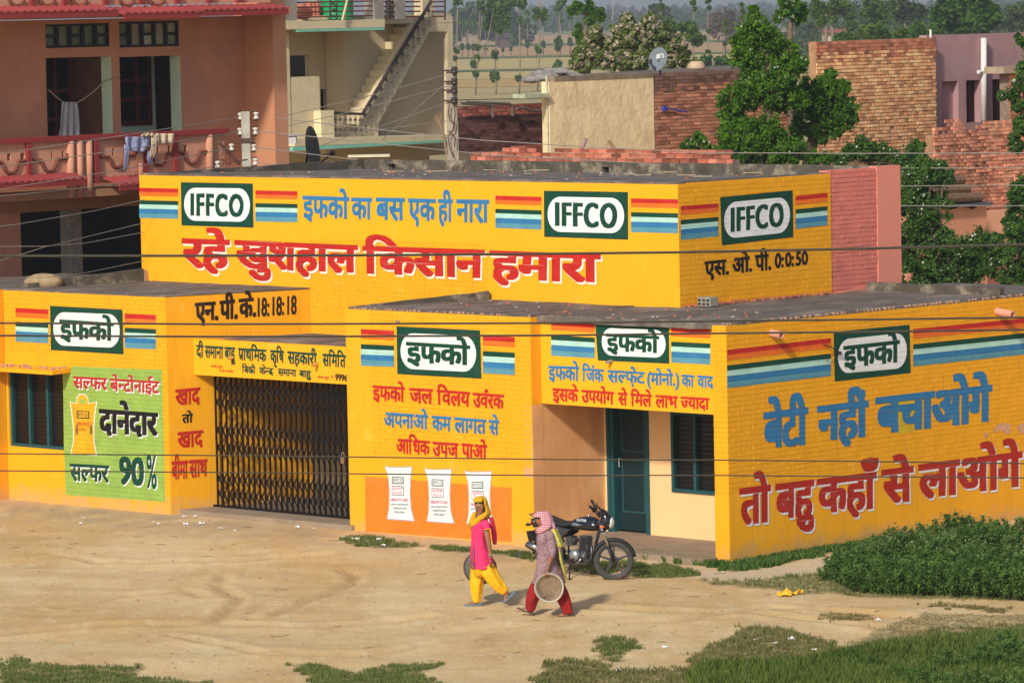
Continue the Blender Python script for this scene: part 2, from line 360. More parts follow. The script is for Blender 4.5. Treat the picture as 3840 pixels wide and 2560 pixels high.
def lettering(parent, pl, tokens, xl, xr, ytl, ytr, ybl, ybr, m, bold=(2, 1), off=.006, shadow=None, latin=False, name='lettering'):
    if isinstance(tokens, str): tokens = list(tokens)
    mask, y0 = word_mask(tokens); mask = dilate(mask, *bold)
    hb = headbase()['l' if latin else 'd']; top = (y0+hb[0])*RES+bold[1]; base = (y0+hb[1])*RES-bold[1]
    cols = np.where(mask.any(0))[0]; c0, c1 = cols[0], cols[-1]+1
    A, B, C_, D = [np.array(pl.uv(pl.pt(*q))) for q in ((xl, ytl), (xr, ytr), (xl, ybl), (xr, ybr))]
    ph0 = random.uniform(0, 6)
    def mp(cx, cy):
        cx, cy = cx+.6*math.sin(cy*.12+cx*.045+ph0), cy+.5*math.sin(cx*.08+cy*.03+ph0)
        u = (cx-c0)/(c1-c0); v = (top-cy)/(top-base); return (A*(1-u)+B*u)*(1-v)+(C_*(1-u)+D*u)*v
    # merge runs
    rects = []; active = {}
    for y in range(mask.shape[0]+1):
        runs = set()
        if y < mask.shape[0] and mask[y].any():
            d = np.diff(np.concatenate([[0], mask[y].astype(np.int8), [0]])); s = np.where(d == 1)[0]; e = np.where(d == -1)[0]; runs = set(zip(s.tolist(), e.tolist()))
        for r in list(active):
            if r not in runs: rects.append((r[0], r[1], active.pop(r), y))
        for r in runs:
            if r not in active: active[r] = y
    def build(nm, mt, o_, du=0, dz=0):
        mb = MB()
        for (x0, x1, ya, yb) in rects:
            mb.quad(*[pl.at(q[0]+du, q[1]+dz, o_) for q in (mp(x0, ya), mp(x1, ya), mp(x1, yb), mp(x0, yb))])
        return part(nm, mb, mt, parent)
    if shadow:
        sm, du, dz = shadow
        for kk in (.5, 1.0): build(name+'_shadow', sm, off-.002*kk-.0003, du*kk, dz*kk)
    return build(name, m, off)
def stack(parent, pl, xl, xr, ytl, ytr, ybl, ybr, brick=None, off=.004):   # the painted colour bands
    fr_ = [(0, .13, 'red', C_RED), (.132, .262, 'orange', C_ORG), (.41, .545, 'green', C_GRN), (.547, .69, 'pale', C_PAL), (.692, .845, 'blue', C_BLU), (.847, 1, 'teal', C_TEA)]
    for a, b, k, c in fr_:
        L0, L1, R0, R1 = ytl+(ybl-ytl)*a, ytl+(ybl-ytl)*b, ytr+(ybr-ytr)*a, ytr+(ybr-ytr)*b
        patch(pl, [(xl, L0), (xr, R0), (xr, R1), (xl, L1)], off, parent, 'stripe', M_pnt(k, c, brick))
def logo(parent, pl, quad, pill, text, tb, brick=None, latin=False, bold=(3, 2)):   # quad 4 px corners; pill (xl,xr,ytl,ytr,ybl,ybr)
    patch(pl, quad, .004, parent, 'logo_panel', M_pnt('green', C_GRN, brick))
    A, B, C_, D = [np.array(pl.uv(pl.pt(*q))) for q in ((pill[0], pill[2]), (pill[1], pill[3]), (pill[0], pill[4]), (pill[1], pill[5]))]
    Wd = np.linalg.norm(B-A); Hh = np.linalg.norm(C_-A); r = min(.5*Hh, .3*Wd)*.98; pts = []
    ru = r/Wd; rv = min(.5, r/Hh*1.0)
    for cu, cv, a0 in ((1-ru, rv, -90), (1-ru, 1-rv, 0), (ru, 1-rv, 90), (ru, rv, 180)):
        for k in range(9):
            a = R(a0+k*11.25); u = cu+ru*math.cos(a); v = cv+rv*math.sin(a); pts.append((A*(1-u)+B*u)*(1-v)+(C_*(1-u)+D*u)*v)
    mb = MB(); mb.add([pl.at(q[0], q[1], .006) for q in pts], [tuple(range(len(pts)))]); part('logo_oval', mb, M_pnt('white', C_WHT, brick), parent)
    lettering(parent, pl, text, *tb, M_pnt('green', C_GRN, brick), bold=bold, off=.008, latin=latin)
# ================================================================ the painted yellow building
bld = thing('painted_building', 'long flat-roofed yellow building covered in painted slogans and green logo panels', 'building', Frame('B', (0, 0, 0)))
yel = M_yel(); ybr = mat('yellow_brick_paint', tuple(c*.98 for c in YEL), .78, .07, 4, .002, 60, dirt=(.45, .22, .02), dirtamt=.3, dscale=1.3, dthr=.55, streak=.40)
yexp = mat('plaster_orange', (.74, .38, .16), .85, .15, 1.6, .002, 25, dirt=(.86, .58, .34), dirtamt=.55, dscale=1.6, dthr=.48, stretch=(1, 1, .6))
peach = mat('plaster_peach', (.86, .55, .27), .85, .05, 1.5, .001, 25, dirt=(.6, .35, .15), dirtamt=.15)
roofm = mat('roof_cement', (.125, .104, .088), .95, .35, 3.0, .012, 9, dirt=(.33, .285, .24), dirtamt=.7, dscale=1.8, dthr=.48, stretch=(1, .5, 1))
paraM = mat('stained_parapet', (.085, .072, .055), .95, .3, 3.0, .008, 12, dirt=(.42, .36, .26), dirtamt=.95, dscale=2.6, dthr=.50)
pinkB = mat('pink_paint_brick', (.68, .20, .155), .85, .12, 3, .003, 40, dirt=(.40, .12, .09), dirtamt=.35, dscale=2)
pinkP = mat('pink_paint', (.74, .26, .19), .85, .07, 2, .002, 25, dirt=(.5, .16, .12), dirtamt=.25, dscale=2)
brk = mat('raw_mortar_edge', (.44, .27, .18), .95, .3, 8)
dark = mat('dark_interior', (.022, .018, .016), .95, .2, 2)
teal = mat('teal_gloss_paint', (.003, .022, .027), .5, .2, 3, dirt=(.012, .045, .045), dirtamt=.3, dscale=4)
tealL = mat('teal_frame_paint', (.012, .072, .082), .6, .15, 5)
blackI = mat('black_iron', (.007, .006, .006), .55, .2, 10, metal=.2)
tan = mat('inner_tan_wall', (.20, .14, .07), .9, .1, 2)
slabc = mat('floor_cement', (.30, .225, .155), .95, .15, 2.2, .004, 20, dirt=(.17, .13, .10), dirtamt=.6, dscale=1.5)
XB, XC, XD = -8.24, -4.02, -12.45      # edges of the middle wall and of the left wing
PLU, PLM, PLL, PLS, PLP, PLR, PLUS, PLN = Pl('Y', 2.34), Pl('Y', -.13), Pl('Y', -.35), Pl('Y', .30), Pl('Y', .10), Pl('X', 0.0), Pl('X', -3.03), Pl('X', XD, -.35, (PY(1163, 1065, 2.34)[0]-XD)/2.69)
XDB = PLN.at(2.34, 0)[0]
YS = PLN.pt(729, 1400)[1]; YG = PLN.pt(794, 1500)[1]; PLS = Pl('Y', YS); XS0 = PLN.at(YS, 0)[0]; XG0 = PLN.at(YG, 0)[0]; print('YS', YS, YG, XS0)
def edge_roof(name, x0, x1, y0, y1, z, th=.10, m=None, slope=0.0):   # roof slab with a ragged cement edge
    mb = MB(); nx = max(2, int((x1-x0)/.35)); ny = max(2, int((y1-y0)/.35)); V = []; F_ = []
    for j in range(ny+1):
        for i in range(nx+1):
            x = x0+(x1-x0)*i/nx; y = y0+(y1-y0)*j/ny; e = i in (0, nx) or j in (0, ny)
            h = z-slope*(y-y0)+random.uniform(-.006, .012)+(.012*mnoise.noise((x*.7, y*.7, z)))
            V.append((x+(random.uniform(.0, .02) if i == 0 else random.uniform(-.02, 0) if i == nx else 0), y+(random.uniform(.0, .025) if j == 0 else 0), h))
    for j in range(ny):
        for i in range(nx): a = j*(nx+1)+i; F_.append((a, a+1, a+nx+2, a+nx+1))
    mb.add(V, F_); n = len(V)
    ring = [i for i in range(nx+1)]+[j*(nx+1)+nx for j in range(1, ny+1)]+[ny*(nx+1)+i for i in range(nx-1, -1, -1)]+[j*(nx+1) for j in range(ny-1, 0, -1)]
    base = len(mb.v); mb.v += [(V[i][0], V[i][1], V[i][2]-th) for i in ring]; k = len(ring)
    for q in range(k): mb.f.append((ring[q], base+q, base+(q+1) % k, ring[(q+1) % k])); mb.mi.append(0)
    return part(name, mb, m or roofm, bld)
# --- right volume
mb = MB(); mb.box(-.25, -.007, .26, 9.2, 0, 3.66); mb.box(-.255, 0, .262, 9.19, 0, 1.17); part('wall', mb, yel, bld)
mb = MB(); mb.box(-.285, -.007, .007, .258, 0, 3.67); mb.box(-.29, .001, -.001, .26, -.02, 1.05); part('column', mb, yel, bld)
bricks(bld, Pl('X', -.007), .0, 9.2, 1.17, 3.67, ybr, budget=215)
bricks(bld, Pl('Y', .007), -.285, -.002, 1.05, 3.67, ybr, budget=0)
edge_roof('roof', XB+.02, XC-.01, -.12, 2.33, 3.70); edge_roof('roof', XC-.01, -.005, .01, 2.33, 3.697); edge_roof('roof', -3.02, -.005, 2.33, 9.2, 3.694)
# mortar crumbs along the edges
mb = MB()
for k in range(130):
    y = random.uniform(0, 9); s = random.uniform(.006, .02); mb.box(-.03-s, -.001, y, y+s*2, 3.67, 3.70+s*.6)
for k in range(90):
    x = random.uniform(XB, -.1); s = random.uniform(.01, .022); y = -.13 if x < XC else .1; mb.box(x, x+s*2, y-.003, y+s, 3.68, 3.70+s*.4)
part('mortar_edge', mb, brk, bld, kind='stuff')
# --- middle wall
pB = PY(1386, 1149, -.13)[0]
mb = MB(); mb.box(XB, XC, -.123, .12, 0, 3.67); part('wall', mb, yel, bld)
zs = PY(1500, 1715, -.13)[2]
mb = MB(); mb.box(XB-.002, pB, -.13, -.12, 0, 3.672); mb.box(pB, XC-.35, -.131, -.121, -.02, zs); mb.box(XC-.35, XC+.001, -.132, -.121, -.02, zs-.15); part('plaster_band', mb, yel, bld)
bricks(bld, Pl('Y', -.123), pB, XC, zs, 3.67, ybr, budget=45)
mb = MB(); mb.box(XC-.2, XC, .12, 1.55, 0, 2.275); mb.box(XC-.2, XC+.004, -.126, .12, .0, 2.276); part('porch_side_wall', mb, yexp, bld)
mb = MB(); mb.box(XC-.2, XC+.003, -.125, .1, 2.277, 3.672); part('wall', mb, yel, bld)
mb = MB(); mb.box(XB-.25+.25, XB+.2, .12, 2.34, 0, 3.6); part('wall', mb, yel, bld)
# --- porch
mb = MB(); mb.box(XC+.004, -.287, .10, .24, 2.285, 3.672); part('sign_beam', mb, mat('yellow_smooth', (.88, .405, .006), .7, .03, 2, .0008, 20, streak=.30), bld)
mb = MB(); mb.box(XC+.004, -.26, .24, 1.56, 2.95, 3.05); part('ceiling', mb, peach, bld)
mb = MB(); fwall(mb, Pl('Y', 1.55), XC, -.25, 0, 3.0, [(-3.96, -3.05, -.1, 2.33), (-2.55, -1.15, .83, 2.12)], .2); part('porch_back_wall', mb, peach, bld)
mb = MB(); mb.box(XC+.002, -.252, -.30, 1.9, -.06, .10); part('porch_floor', mb, slabc, bld)
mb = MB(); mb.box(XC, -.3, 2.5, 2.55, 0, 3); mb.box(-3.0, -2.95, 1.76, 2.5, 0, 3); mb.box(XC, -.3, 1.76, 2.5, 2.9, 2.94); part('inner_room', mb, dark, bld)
door = MB(); door.box(-3.90, -3.82, 1.55, 1.72, .1, 2.33); door.box(-3.96, -3.90, 1.53, 1.7, .1, 2.33); door.box(-3.12, -3.04, 1.53, 1.7, .1, 2.33); door.box(-3.96, -3.04, 1.531, 1.7, 2.26, 2.331)
dr = part('door_frame', door, tealL, bld)
lf = MB(); lf.box(-3.815, -3.125, 1.64, 1.68, .13, 2.26); leaf = part('door', lf, teal, bld)
lf = MB()
for z0, z1 in ((.42, 1.28), (1.4, 2.15)):
    x0, x1 = -3.72, -3.22
    lf.box(x0, x1, 1.632, 1.64, z0, z0+.025); lf.box(x0, x1, 1.632, 1.64, z1-.025, z1); lf.box(x0, x0+.025, 1.6325, 1.64, z0, z1); lf.box(x1-.025, x1, 1.6325, 1.64, z0, z1)
part('door_moulding', lf, tealL, leaf)
lf = MB(); lf.tube([(-3.75, 1.60, 1.15), (-3.75, 1.60, 1.3)], .012); lf.box(-3.765, -3.735, 1.6, 1.64, 1.15, 1.17); lf.box(-3.765, -3.735, 1.6, 1.64, 1.28, 1.3); part('handle', lf, mat('steel', (.5, .5, .5), .35, .1, metal=.9), leaf)
def window(x0, x1, z0, z1, y, muls, bars, parent=bld):
    f = MB(); w = .055
    f.box(x0, x1, y-.01, y+.07, z0, z0+w); f.box(x0, x1, y-.01, y+.07, z1-w, z1); f.box(x0, x0+w, y-.008, y+.07, z0+w, z1-w); f.box(x1-w, x1, y-.008, y+.07, z0+w, z1-w)
    for q in muls: f.box(q-w/2, q+w/2, y-.006, y+.07, z0+w, z1-w)
    fr = part('window', f, tealL, parent)
    b = MB(); n = int((z1-z0)/.075)
    for k in range(1, n):
        zz = z0+(z1-z0)*k/n; b.tube([(x0, y+.05, zz), (x1, y+.05, zz)], .006, 4)
    part('window_bars', b, mat('bar_iron', (.006, .006, .006), .8), fr)
    g = MB(); g.box(x0+.02, x1-.02, y+.075, y+.08, z0, z1); part('pane', g, mat('dark_glass', (.008, .006, .005), .4, .3, 3, spec=.4), fr); return fr
window(-2.55, -1.15, .83, 2.12, 1.53, [-2.05, -1.6], 0)
# --- upper block
a0 = PY(1158, 897, 2.34); a1 = PY(1825, 914, 2.34)
mb = MB(); mb.box(-16.11, -3.037, 2.347, 2.58, 0, 5.68); part('wall', mb, yel, bld)
mb = MB(); mb.box(-16.112, a0[0], 2.34, 2.35, 2.9, 5.683); mb.box(a0[0], a1[0], 2.34, 2.35, a0[2], 5.683); mb.box(a1[0], -3.034, 2.34, 2.35, 2.9, 5.683); part('plaster_band', mb, mat('yellow_smooth', (.88, .405, .006), .7, .03, 2, .0008, 20, streak=.30), bld)
bricks(bld, Pl('Y', 2.347), a0[0], a1[0], 2.95, a0[2], ybr, budget=0)
mb = MB(); mb.box(-3.28, -3.037, 2.58, 6.155, 3.5, 5.70); mb.box(-16.11, -15.98, 2.58, 8.0, 0, 5.45); mb.box(-16.1, -3.3, 7.87, 8.0, 0, 5.44); part('wall', mb, yel, bld)
bricks(bld, Pl('X', -3.037), 2.345, 6.155, 3.68, 5.70, ybr, budget=40)
yk = 7.38
mb = MB(); mb.box(-3.28, -3.055, 6.157, 8.0, 2.0, 5.75); part('wall', mb, pinkB, bld, label='pink brick end of the upper wall')
mb = MB(); mb.box(-3.2, -3.03, yk, 8.002, 2.0, 5.772); mb.prism([(-3.2, 6.16, 3.55), (-3.2, yk, 3.55), (-3.2, yk, 3.80), (-3.2, 6.16, 3.70)], (.168, 0, 0)); part('plaster_frame', mb, pinkP, bld)
bricks(bld, Pl('X', -3.055), 6.157, yk, 3.66, 5.745, pinkB, budget=0, proud=.012, jit=.006)
edge_roof('roof', -16.0, -3.05, 2.36, 7.95, 5.715, slope=.027)
cz = PX(1459, 594, -16.11)
def parapet(p0, p1, z0, h0, h1, w, m=paraM):
    a = np.array(p0, float); b = np.array(p1, float); d = (b-a)/np.linalg.norm(b-a); n = np.array([d[1], -d[0]])*w; mb = MB(); N_ = max(2, int(np.linalg.norm(b-a)/.3)); prev = None; rows = []
    for k in range(N_+1):
        t = k/N_; p = a+(b-a)*t; h = h0+(h1-h0)*t+random.uniform(-.008, .008); q = p+n
        rows.append([(p[0], p[1], z0), (p[0], p[1], z0+h), (q[0], q[1], z0+h), (q[0], q[1], z0)])
    V = [v for r_ in rows for v in r_]; F_ = []
    for k in range(N_):
        for j in range(4): F_.append((k*4+j, k*4+(j+1) % 4, (k+1)*4+(j+1) % 4, (k+1)*4+j))
    F_ += [(3, 2, 1, 0), tuple(N_*4+j for j in range(4))]; mb.add(V, F_); return part('parapet', mb, m, bld)
parapet((-16.1, 2.42), (-16.1, 7.9), 5.45, .27, .30, .14); hx = [PY(1468, 615, 7.86)[0], PY(2270, 640, 7.86)[0]]; xs_ = [-15.95, hx[0]-.09, hx[0]+.09, hx[1]-.09, hx[1]+.09, -3.1]
for i in (0, 2, 4): parapet((xs_[i], 7.86), (xs_[i+1], 7.86), 5.45, .305, .31, -.13)
for h_ in hx:
    mb = MB(); mb.box(h_-.09, h_+.09, 7.86, 7.99, 5.68, 5.755); mb2 = MB(); mb2.box(h_-.09, h_+.09, 7.97, 7.99, 5.45, 5.68); part('parapet', mb, paraM, bld); part('drain_hole', mb2, dark, bld)
mb = MB(); mb.prism([(-3.28, 2.58, 5.5), (-3.06, 2.58, 5.5), (-3.06, 8.0, 5.5), (-3.28, 8.0, 5.5)], (0, 0, .22)); part('roof_edge', mb, roofm, bld)
parapet((-8.1, -.05), (-7.35, 2.3), 3.695, .02, .15, .12); parapet((-16.62, -.2), (-16.05, 2.25), 3.76, .08, .24, .12); parapet((-2.95, 6.95), (-.12, 6.95), 3.69, .16, .13, -.12)
mb = MB(); mb.prism([(-16.06, 2.24, 3.76), (-15.92, 2.24, 3.76), (-15.95, 2.24, 3.97), (-16.06, 2.24, 3.99)], (0, .09, 0)); part('broken_parapet_end', mb, brk, bld)
# --- left wing
WX0, WX1, WZ0, WZ1 = -16.74, -15.22, .96, 2.34
mb = MB(); fwall(mb, Pl('Y', -.343), -16.85, XD-.007, 0, 3.74, [(WX0, WX1, WZ0, WZ1)], .2); part('wall', mb, yel, bld)
mb = MB(); mb.box(-16.85, XD-.004, -.351, -.342, -.05, WZ0-.02); mb.box(WX1, WX1+.04, -.35, -.342, WZ0, WZ1); mb.box(-16.9, -14.98, -.352, -.342, WZ1+.09, WZ1+.33); part('plaster_band', mb, yel, bld)
bricks(bld, Pl('Y', -.343), WX1+.04, XD-.003, WZ0-.02, 3.74, ybr, budget=0, holes=[(-16.9, -14.98, WZ1, WZ1+.33)]); bricks(bld, Pl('Y', -.343), -16.85, WX1+.04, WZ1+.34, 3.74, ybr, budget=0)
mb = MB(); mb.prism([(XD-.2, -.342, -.02), (XD, -.342, -.02), (XDB, 2.34, -.02), (XD-.2, 2.34, -.02)], (0, 0, 3.765)); part('wall', mb, yel, bld)
mb = MB(); mb.prism([(XD-.1, -.34, 3.755), (XD-.003, -.34, 3.755), (XDB-.003, 2.335, 3.755), (XD-.1, 2.335, 3.755)], (0, 0, .02)); part('roof', mb, roofm, bld)
mb = MB(); mb.box(-19.2, -16.8, -2.2, -.36, -.02, 3.76); part('wall', mb, yel, bld)
edge_roof('roof', -16.84, XD-.006, -.34, 2.33, 3.77); edge_roof('roof', -19.1, -16.82, -2.19, 3, 3.78)
mb = MB(); mb.prism([(-17.0, -.35, 2.345), (-17.0, -.78, 2.335), (-17.0, -.78, 2.40), (-17.0, -.35, 2.43)], (2.0, 0, 0)); part('window_ledge', mb, yel, bld)
mb = MB()
for k in range(70):
    x = random.uniform(-16.9, -15.1); y = random.uniform(-.75, -.37); s = random.uniform(.012, .035); mb.box(x, x+s*1.6, y, y+s, 2.40, 2.425+s*.6)
part('ledge_rubble', mb, brk, bld, kind='stuff')
window(WX0, WX1, WZ0, WZ1, -.30, [-16.22, -15.72], 0)
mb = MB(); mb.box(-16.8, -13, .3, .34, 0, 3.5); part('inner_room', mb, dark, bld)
# --- gate bay
sg = PLS.pt(1000, 1300); zt = PLS.pt(729, 1270)[2]; zb = PLS.pt(734, 1405)[2]
mb = MB(); mb.box(XS0-.02, XB+.05, YS, YS+.12, zb, zt); part('sign_board', mb, mat('yellow_smooth', (.88, .405, .006), .7, .03, 2, .0008, 20, streak=.30), bld)
mb = MB(); mb.box(XD+.002, XB+.1, YS+.12, 2.339, zt-.12, zt-.03); part('canopy_slab', mb, roofm, bld)
mb = MB(); mb.box(XD-.1, XB+.1, -.20, 2.9, -.06, .085); part('step', mb, slabc, bld)
mb = MB(); mb.box(XD+.002, XB, 2.30, 2.338, .08, 2.85); part('inner_wall', mb, tan, bld)
mb = MB(); mb.box(XB-.04, XB-.002, .7, 2.3, .08, 2.85); part('inner_wall', mb, tan, bld)
for x0, x1 in ((-10.55, -9.55), (-9.15, -8.35)):
    f = MB(); f.box(x0, x1, 2.24, 2.297, .09, 2.3); d_ = part('door', f, teal, bld)
    f = MB(); f.box(x0-.06, x0, 2.2, 2.297, .09, 2.36); f.box(x1, x1+.06, 2.2, 2.297, .09, 2.36); f.box(x0-.06, x1+.06, 2.205, 2.297, 2.3, 2.361); f.box(x0+.48, x0+.5, 2.23, 2.241, .09, 2.3); part('door_frame', f, tealL, d_)
gate = part('gate', MB().box(XG0, XB-.02, YG-.03, YG+.03, .085, .12).box(XG0, XB-.02, YG-.04, YG+.04, zb-.02, zb+.03).box(XB-.05, XB-.02, YG-.025, YG+.025, .12, zb-.02), blackI, bld, label='black collapsible iron gate, closed and padlocked')
NB = 29; gx = [XG0+.03+(XB-XG0-.08)*(k+.5)/NB for k in range(NB)]
bme = None
for k, x in enumerate(gx):
    b = MB(); b.box(-.016, .016, -.012, .012, 0, zb-.12)
    if bme is None:
        bme = bpy.data.meshes.new('gate_bar'); bme.from_pydata(b.v, [], b.f); bme.materials.append(blackI)
    o = mesh_obj('bar', bme, gate); o.location = (x, YG, .12)
dxg = gx[1]-gx[0]; lme = {}
def strip(name, p, q, w=.014, t=.005):
    p = np.array(p); q = np.array(q); key = tuple(np.round(q-p, 3))
    if key not in lme:
        d = (q-p); L_ = np.linalg.norm(d); d /= L_; n = np.array([-d[2], 0, d[0]])*w; b = MB(); b.prism([-n, n, d*L_+n, d*L_-n], (0, t, 0)); me = bpy.data.meshes.new('lattice_strip'); me.from_pydata(b.v, [], b.f); me.materials.append(blackI); lme[key] = me
    o = mesh_obj(name, lme[key], gate); o.location = tuple(p)
for z0, hh in ((.20, .26), (.46, .26), (.98, .30), (1.28, .30), (1.78, .26), (2.04, .24)):
    for k in range(NB-1):
        strip('lattice_strip', (gx[k], YG-.015, z0), (gx[k+1], YG-.015, z0+hh)); strip('lattice_strip', (gx[k], YG-.022, z0+hh), (gx[k+1], YG-.022, z0))
lk = MB(); lk.box(-8.98, -8.9, YG-.06, YG-.03, 1.02, 1.14); lk.tube([(-8.97, YG-.045, 1.13), (-8.97, YG-.045, 1.19), (-8.94, YG-.045, 1.21), (-8.91, YG-.045, 1.19), (-8.91, YG-.045, 1.13)], .008, 6); part('padlock', lk, mat('old_brass', (.35, .2, .12), .5, .2, metal=.6), gate)
# --- pipes
def pipe(name, p, d, r, L_, m, parent=bld):
    d = np.array(d, float); d /= np.linalg.norm(d); p = np.array(p); mb = MB(); n = 16; a = np.cross(d, (0, 0, 1)); a /= np.linalg.norm(a); b = np.cross(a, d); V = []; F_ = []
    for rr, t in ((r, 0), (r, L_), (r*.78, L_), (r*.78, L_*.3)):
        for k in range(n): an = 2*math.pi*k/n; V.append(p+d*t+a*math.cos(an)*rr+b*math.sin(an)*rr)
    for j in range(3):
        for k in range(n): F_.append((j*n+k, j*n+(k+1) % n, (j+1)*n+(k+1) % n, (j+1)*n+k))
    F_.append(tuple(3*n+k for k in range(n))); mb.add(V, F_); return part(name, mb, m, parent, smooth=True)
pk = mat('pink_clay_pipe', (.66, .30, .20), .8, .15, 8)
p = PLR.pt(2893, 1247); pipe('drain_pipe', (-.05, p[1], p[2]), (1, -.05, -.12), .06, .27, pk)
p = PLR.pt(3738, 1166); pipe('drain_pipe', (-.05, p[1], p[2]), (1, -.05, -.12), .063, .40, pk)
p = PLS.pt(873, 1338); pipe('drain_pipe', (p[0], YS+.03, p[2]), (.15, -1, -.15), .03, .16, mat('yellow_pipe', (.55, .28, .04), .7)); p = PLS.pt(1190, 1362); pipe('drain_pipe', (p[0], YS+.03, p[2]), (.15, -1, -.15), .03, .17, mat('yellow_pipe', (.55, .28, .04), .7))
p = PLP.pt(2295, 1353); pipe('tap_pipe', (p[0], .12, p[2]), (-.1, -1, -.1), .025, .14, mat('rusty_pipe', (.30, .22, .14), .6, .3, 20)); p = PLM.pt(1497, 1203); pipe('drain_pipe', (p[0], -.1, p[2]), (-.1, -1, -.1), .022, .09, mat('rusty_pipe', (.30, .22, .14)))
# cable clamp on the right wall
p = PLR.pt(3138, 1322); mb = MB(); P0 = np.array([.02, p[1], p[2]])
mb.tube([P0+(0, -.35, .16), P0+(.05, -.2, .1), P0+(.04, -.1, .05), P0, P0+(.05, .06, -.02)], .008, 5); mb.ball(tuple(P0+(.04, 0, 0)), .03); mb.tube([P0+(0, -.28, -.12), P0+(.06, -.12, .02), P0+(.02, .02, .0)], .006, 5)
mb.box(.0, .05, p[1]-.05, p[1]+.05, p[2]-.02, p[2]+.02); part('cable_clamp', mb, mat('black_rubber', (.02, .018, .016), .6), bld)

# --- painted decoration
K = dict
def zc(o, s): return lambda x, y: (o[0]+x*s, o[1]+y*s)
z5 = zc((500, 560), .4252); z6 = zc((1400, 560), .5102); z7 = zc((2500, 560), .5697); zL = zc((0, 1000), .625); zM = zc((1280, 1100), .625); zP = zc((1950, 1150), .638); zR = zc((2640, 1100), .7013); zG = zc((700, 1060), .574)
def T(pl, z, w, xl, xr, tl, tr, bl, br, m, bold=(3, 2), **k):
    a = z(xl, tl); b = z(xr, tr); c = z(xl, bl); d = z(xr, br); return lettering(bld, pl, w, a[0], b[0], a[1], b[1], c[1], d[1], m, bold=bold, **k)
def S(pl, z, xl, xr, tl, tr, bl, br, brick=None):
    a = z(xl, tl); b = z(xr, tr); c = z(xl, bl); d = z(xr, br); stack(bld, pl, a[0], b[0], a[1], b[1], c[1], d[1], brick)
def LG(pl, z, quad, pill, w, tb, brick=None, latin=False, bold=(4, 2)):
    a = z(pill[0], pill[2]); b = z(pill[1], pill[3]); c = z(pill[0], pill[4]); d = z(pill[1], pill[5]); t = [z(tb[0], tb[2]), z(tb[1], tb[3]), z(tb[0], tb[4]), z(tb[1], tb[5])]
    logo(bld, pl, [z(*q) for q in quad], (a[0], b[0], a[1], b[1], c[1], d[1]), w, (t[0][0], t[1][0], t[0][1], t[1][1], t[2][1], t[3][1]), brick, latin, bold)
red, blu, blk, grn, crm, wht = M_pnt('red', C_RED), M_pnt('blue', C_BLU), M_pnt('black', C_BLK), M_pnt('green', C_GRN), M_pnt('cream', C_CRM), M_pnt('white', C_WHT)
redX, bluX, blkX, grnX, whtX = [M_pnt(k, c, 'X') for k, c in (('red', C_RED), ('blue', C_BLU), ('black', C_BLK), ('green', C_GRN), ('white', C_WHT))]
redY, bluY, blkY, whtY = [M_pnt(k, c, 'Y') for k, c in (('red', C_RED), ('blue', C_BLU), ('black', C_BLK), ('white', C_WHT))]
# upper front
S(PLU, z5, 54, 397, 340, 347, 605, 613); S(PLU, z5, 1078, 1448, 362, 370, 636, 643); S(PLU, z6, 898, 1237, 340, 350, 577, 590); S(PLU, z6, 1895, 2240, 360, 368, 608, 617)
LG(PLU, z5, [(420, 290), (1055, 302), (1061, 691), (426, 671)], (450, 1030, 338, 345, 628, 641), 'IFFCO', (507, 975, 388, 398, 586, 597), latin=True, bold=(5, 2))
LG(PLU, z6, [(1254, 304), (1872, 314), (1874, 664), (1257, 643)], (1283, 1845, 347, 358, 605, 618), 'IFFCO', (1337, 1795, 390, 398, 563, 580), latin=True, bold=(6, 1))
T(PLU, z5, 'इफको', 1495, 1905, 410, 424, 606, 616, blu); T(PLU, z5, 'का', 1922, 2108, 425, 429, 613, 621, blu)
T(PLU, z6, 'बस', 18, 233, 355, 359, 521, 524, blu); T(PLU, z6, 'एक', 257, 460, 362, 365, 525, 529, blu); T(PLU, z6, 'ही', 475, 586, 364, 367, 530, 536, blu); T(PLU, z6, 'नारा', 610, 852, 367, 371, 537, 542, blu)
sh = (crm, .036, -.036)
T(PLU, z5, 'रहे', 427, 857, 783, 800, 1040, 1055, red, bold=(4, 2), shadow=sh, off=.010); T(PLU, z5, 'खुशहाल', 895, 1985, 802, 845, 1050, 1092, M_pnt('red', C_RED, 'X'), bold=(4, 2), shadow=sh, off=.010)
a, b, c, d = z5(2025, 850), z6(825, 738), z5(2025, 1095), z6(825, 950)
lettering(bld, PLU, ['ि', 'क', 'स', 'ा', 'न'], a[0], b[0], a[1], b[1], c[1], d[1], redX, bold=(4, 2), off=.010, shadow=sh)
T(PLU, z6, 'हमारा', 857, 1673, 743, 771, 955, 980, red, bold=(4, 2), shadow=sh, off=.010)
# upper side
S(PLUS, z7, 92, 339, 373, 356, 597, 572, 'Y'); S(PLUS, z7, 848, 1057, 308, 287, 523, 500, 'Y')
LG(PLUS, z7, [(351, 315), (828, 270), (832, 577), (362, 632)], (377, 810, 352, 312, 590, 545), 'IFFCO', (418, 768, 386, 350, 545, 505), 'Y', True, (6, 1))
T(PLUS, z7, 'एस.', 247, 408, 738, 722, 838, 822, blkY); T(PLUS, z7, 'ओ.', 430, 560, 716, 702, 820, 803, blkY); T(PLUS, z7, 'पी.', 580, 685, 698, 688, 803, 792, blkY); T(PLUS, z7, '0:0:50', 710, 928, 684, 668, 782, 757, blkY, latin=True, bold=(3, 2))
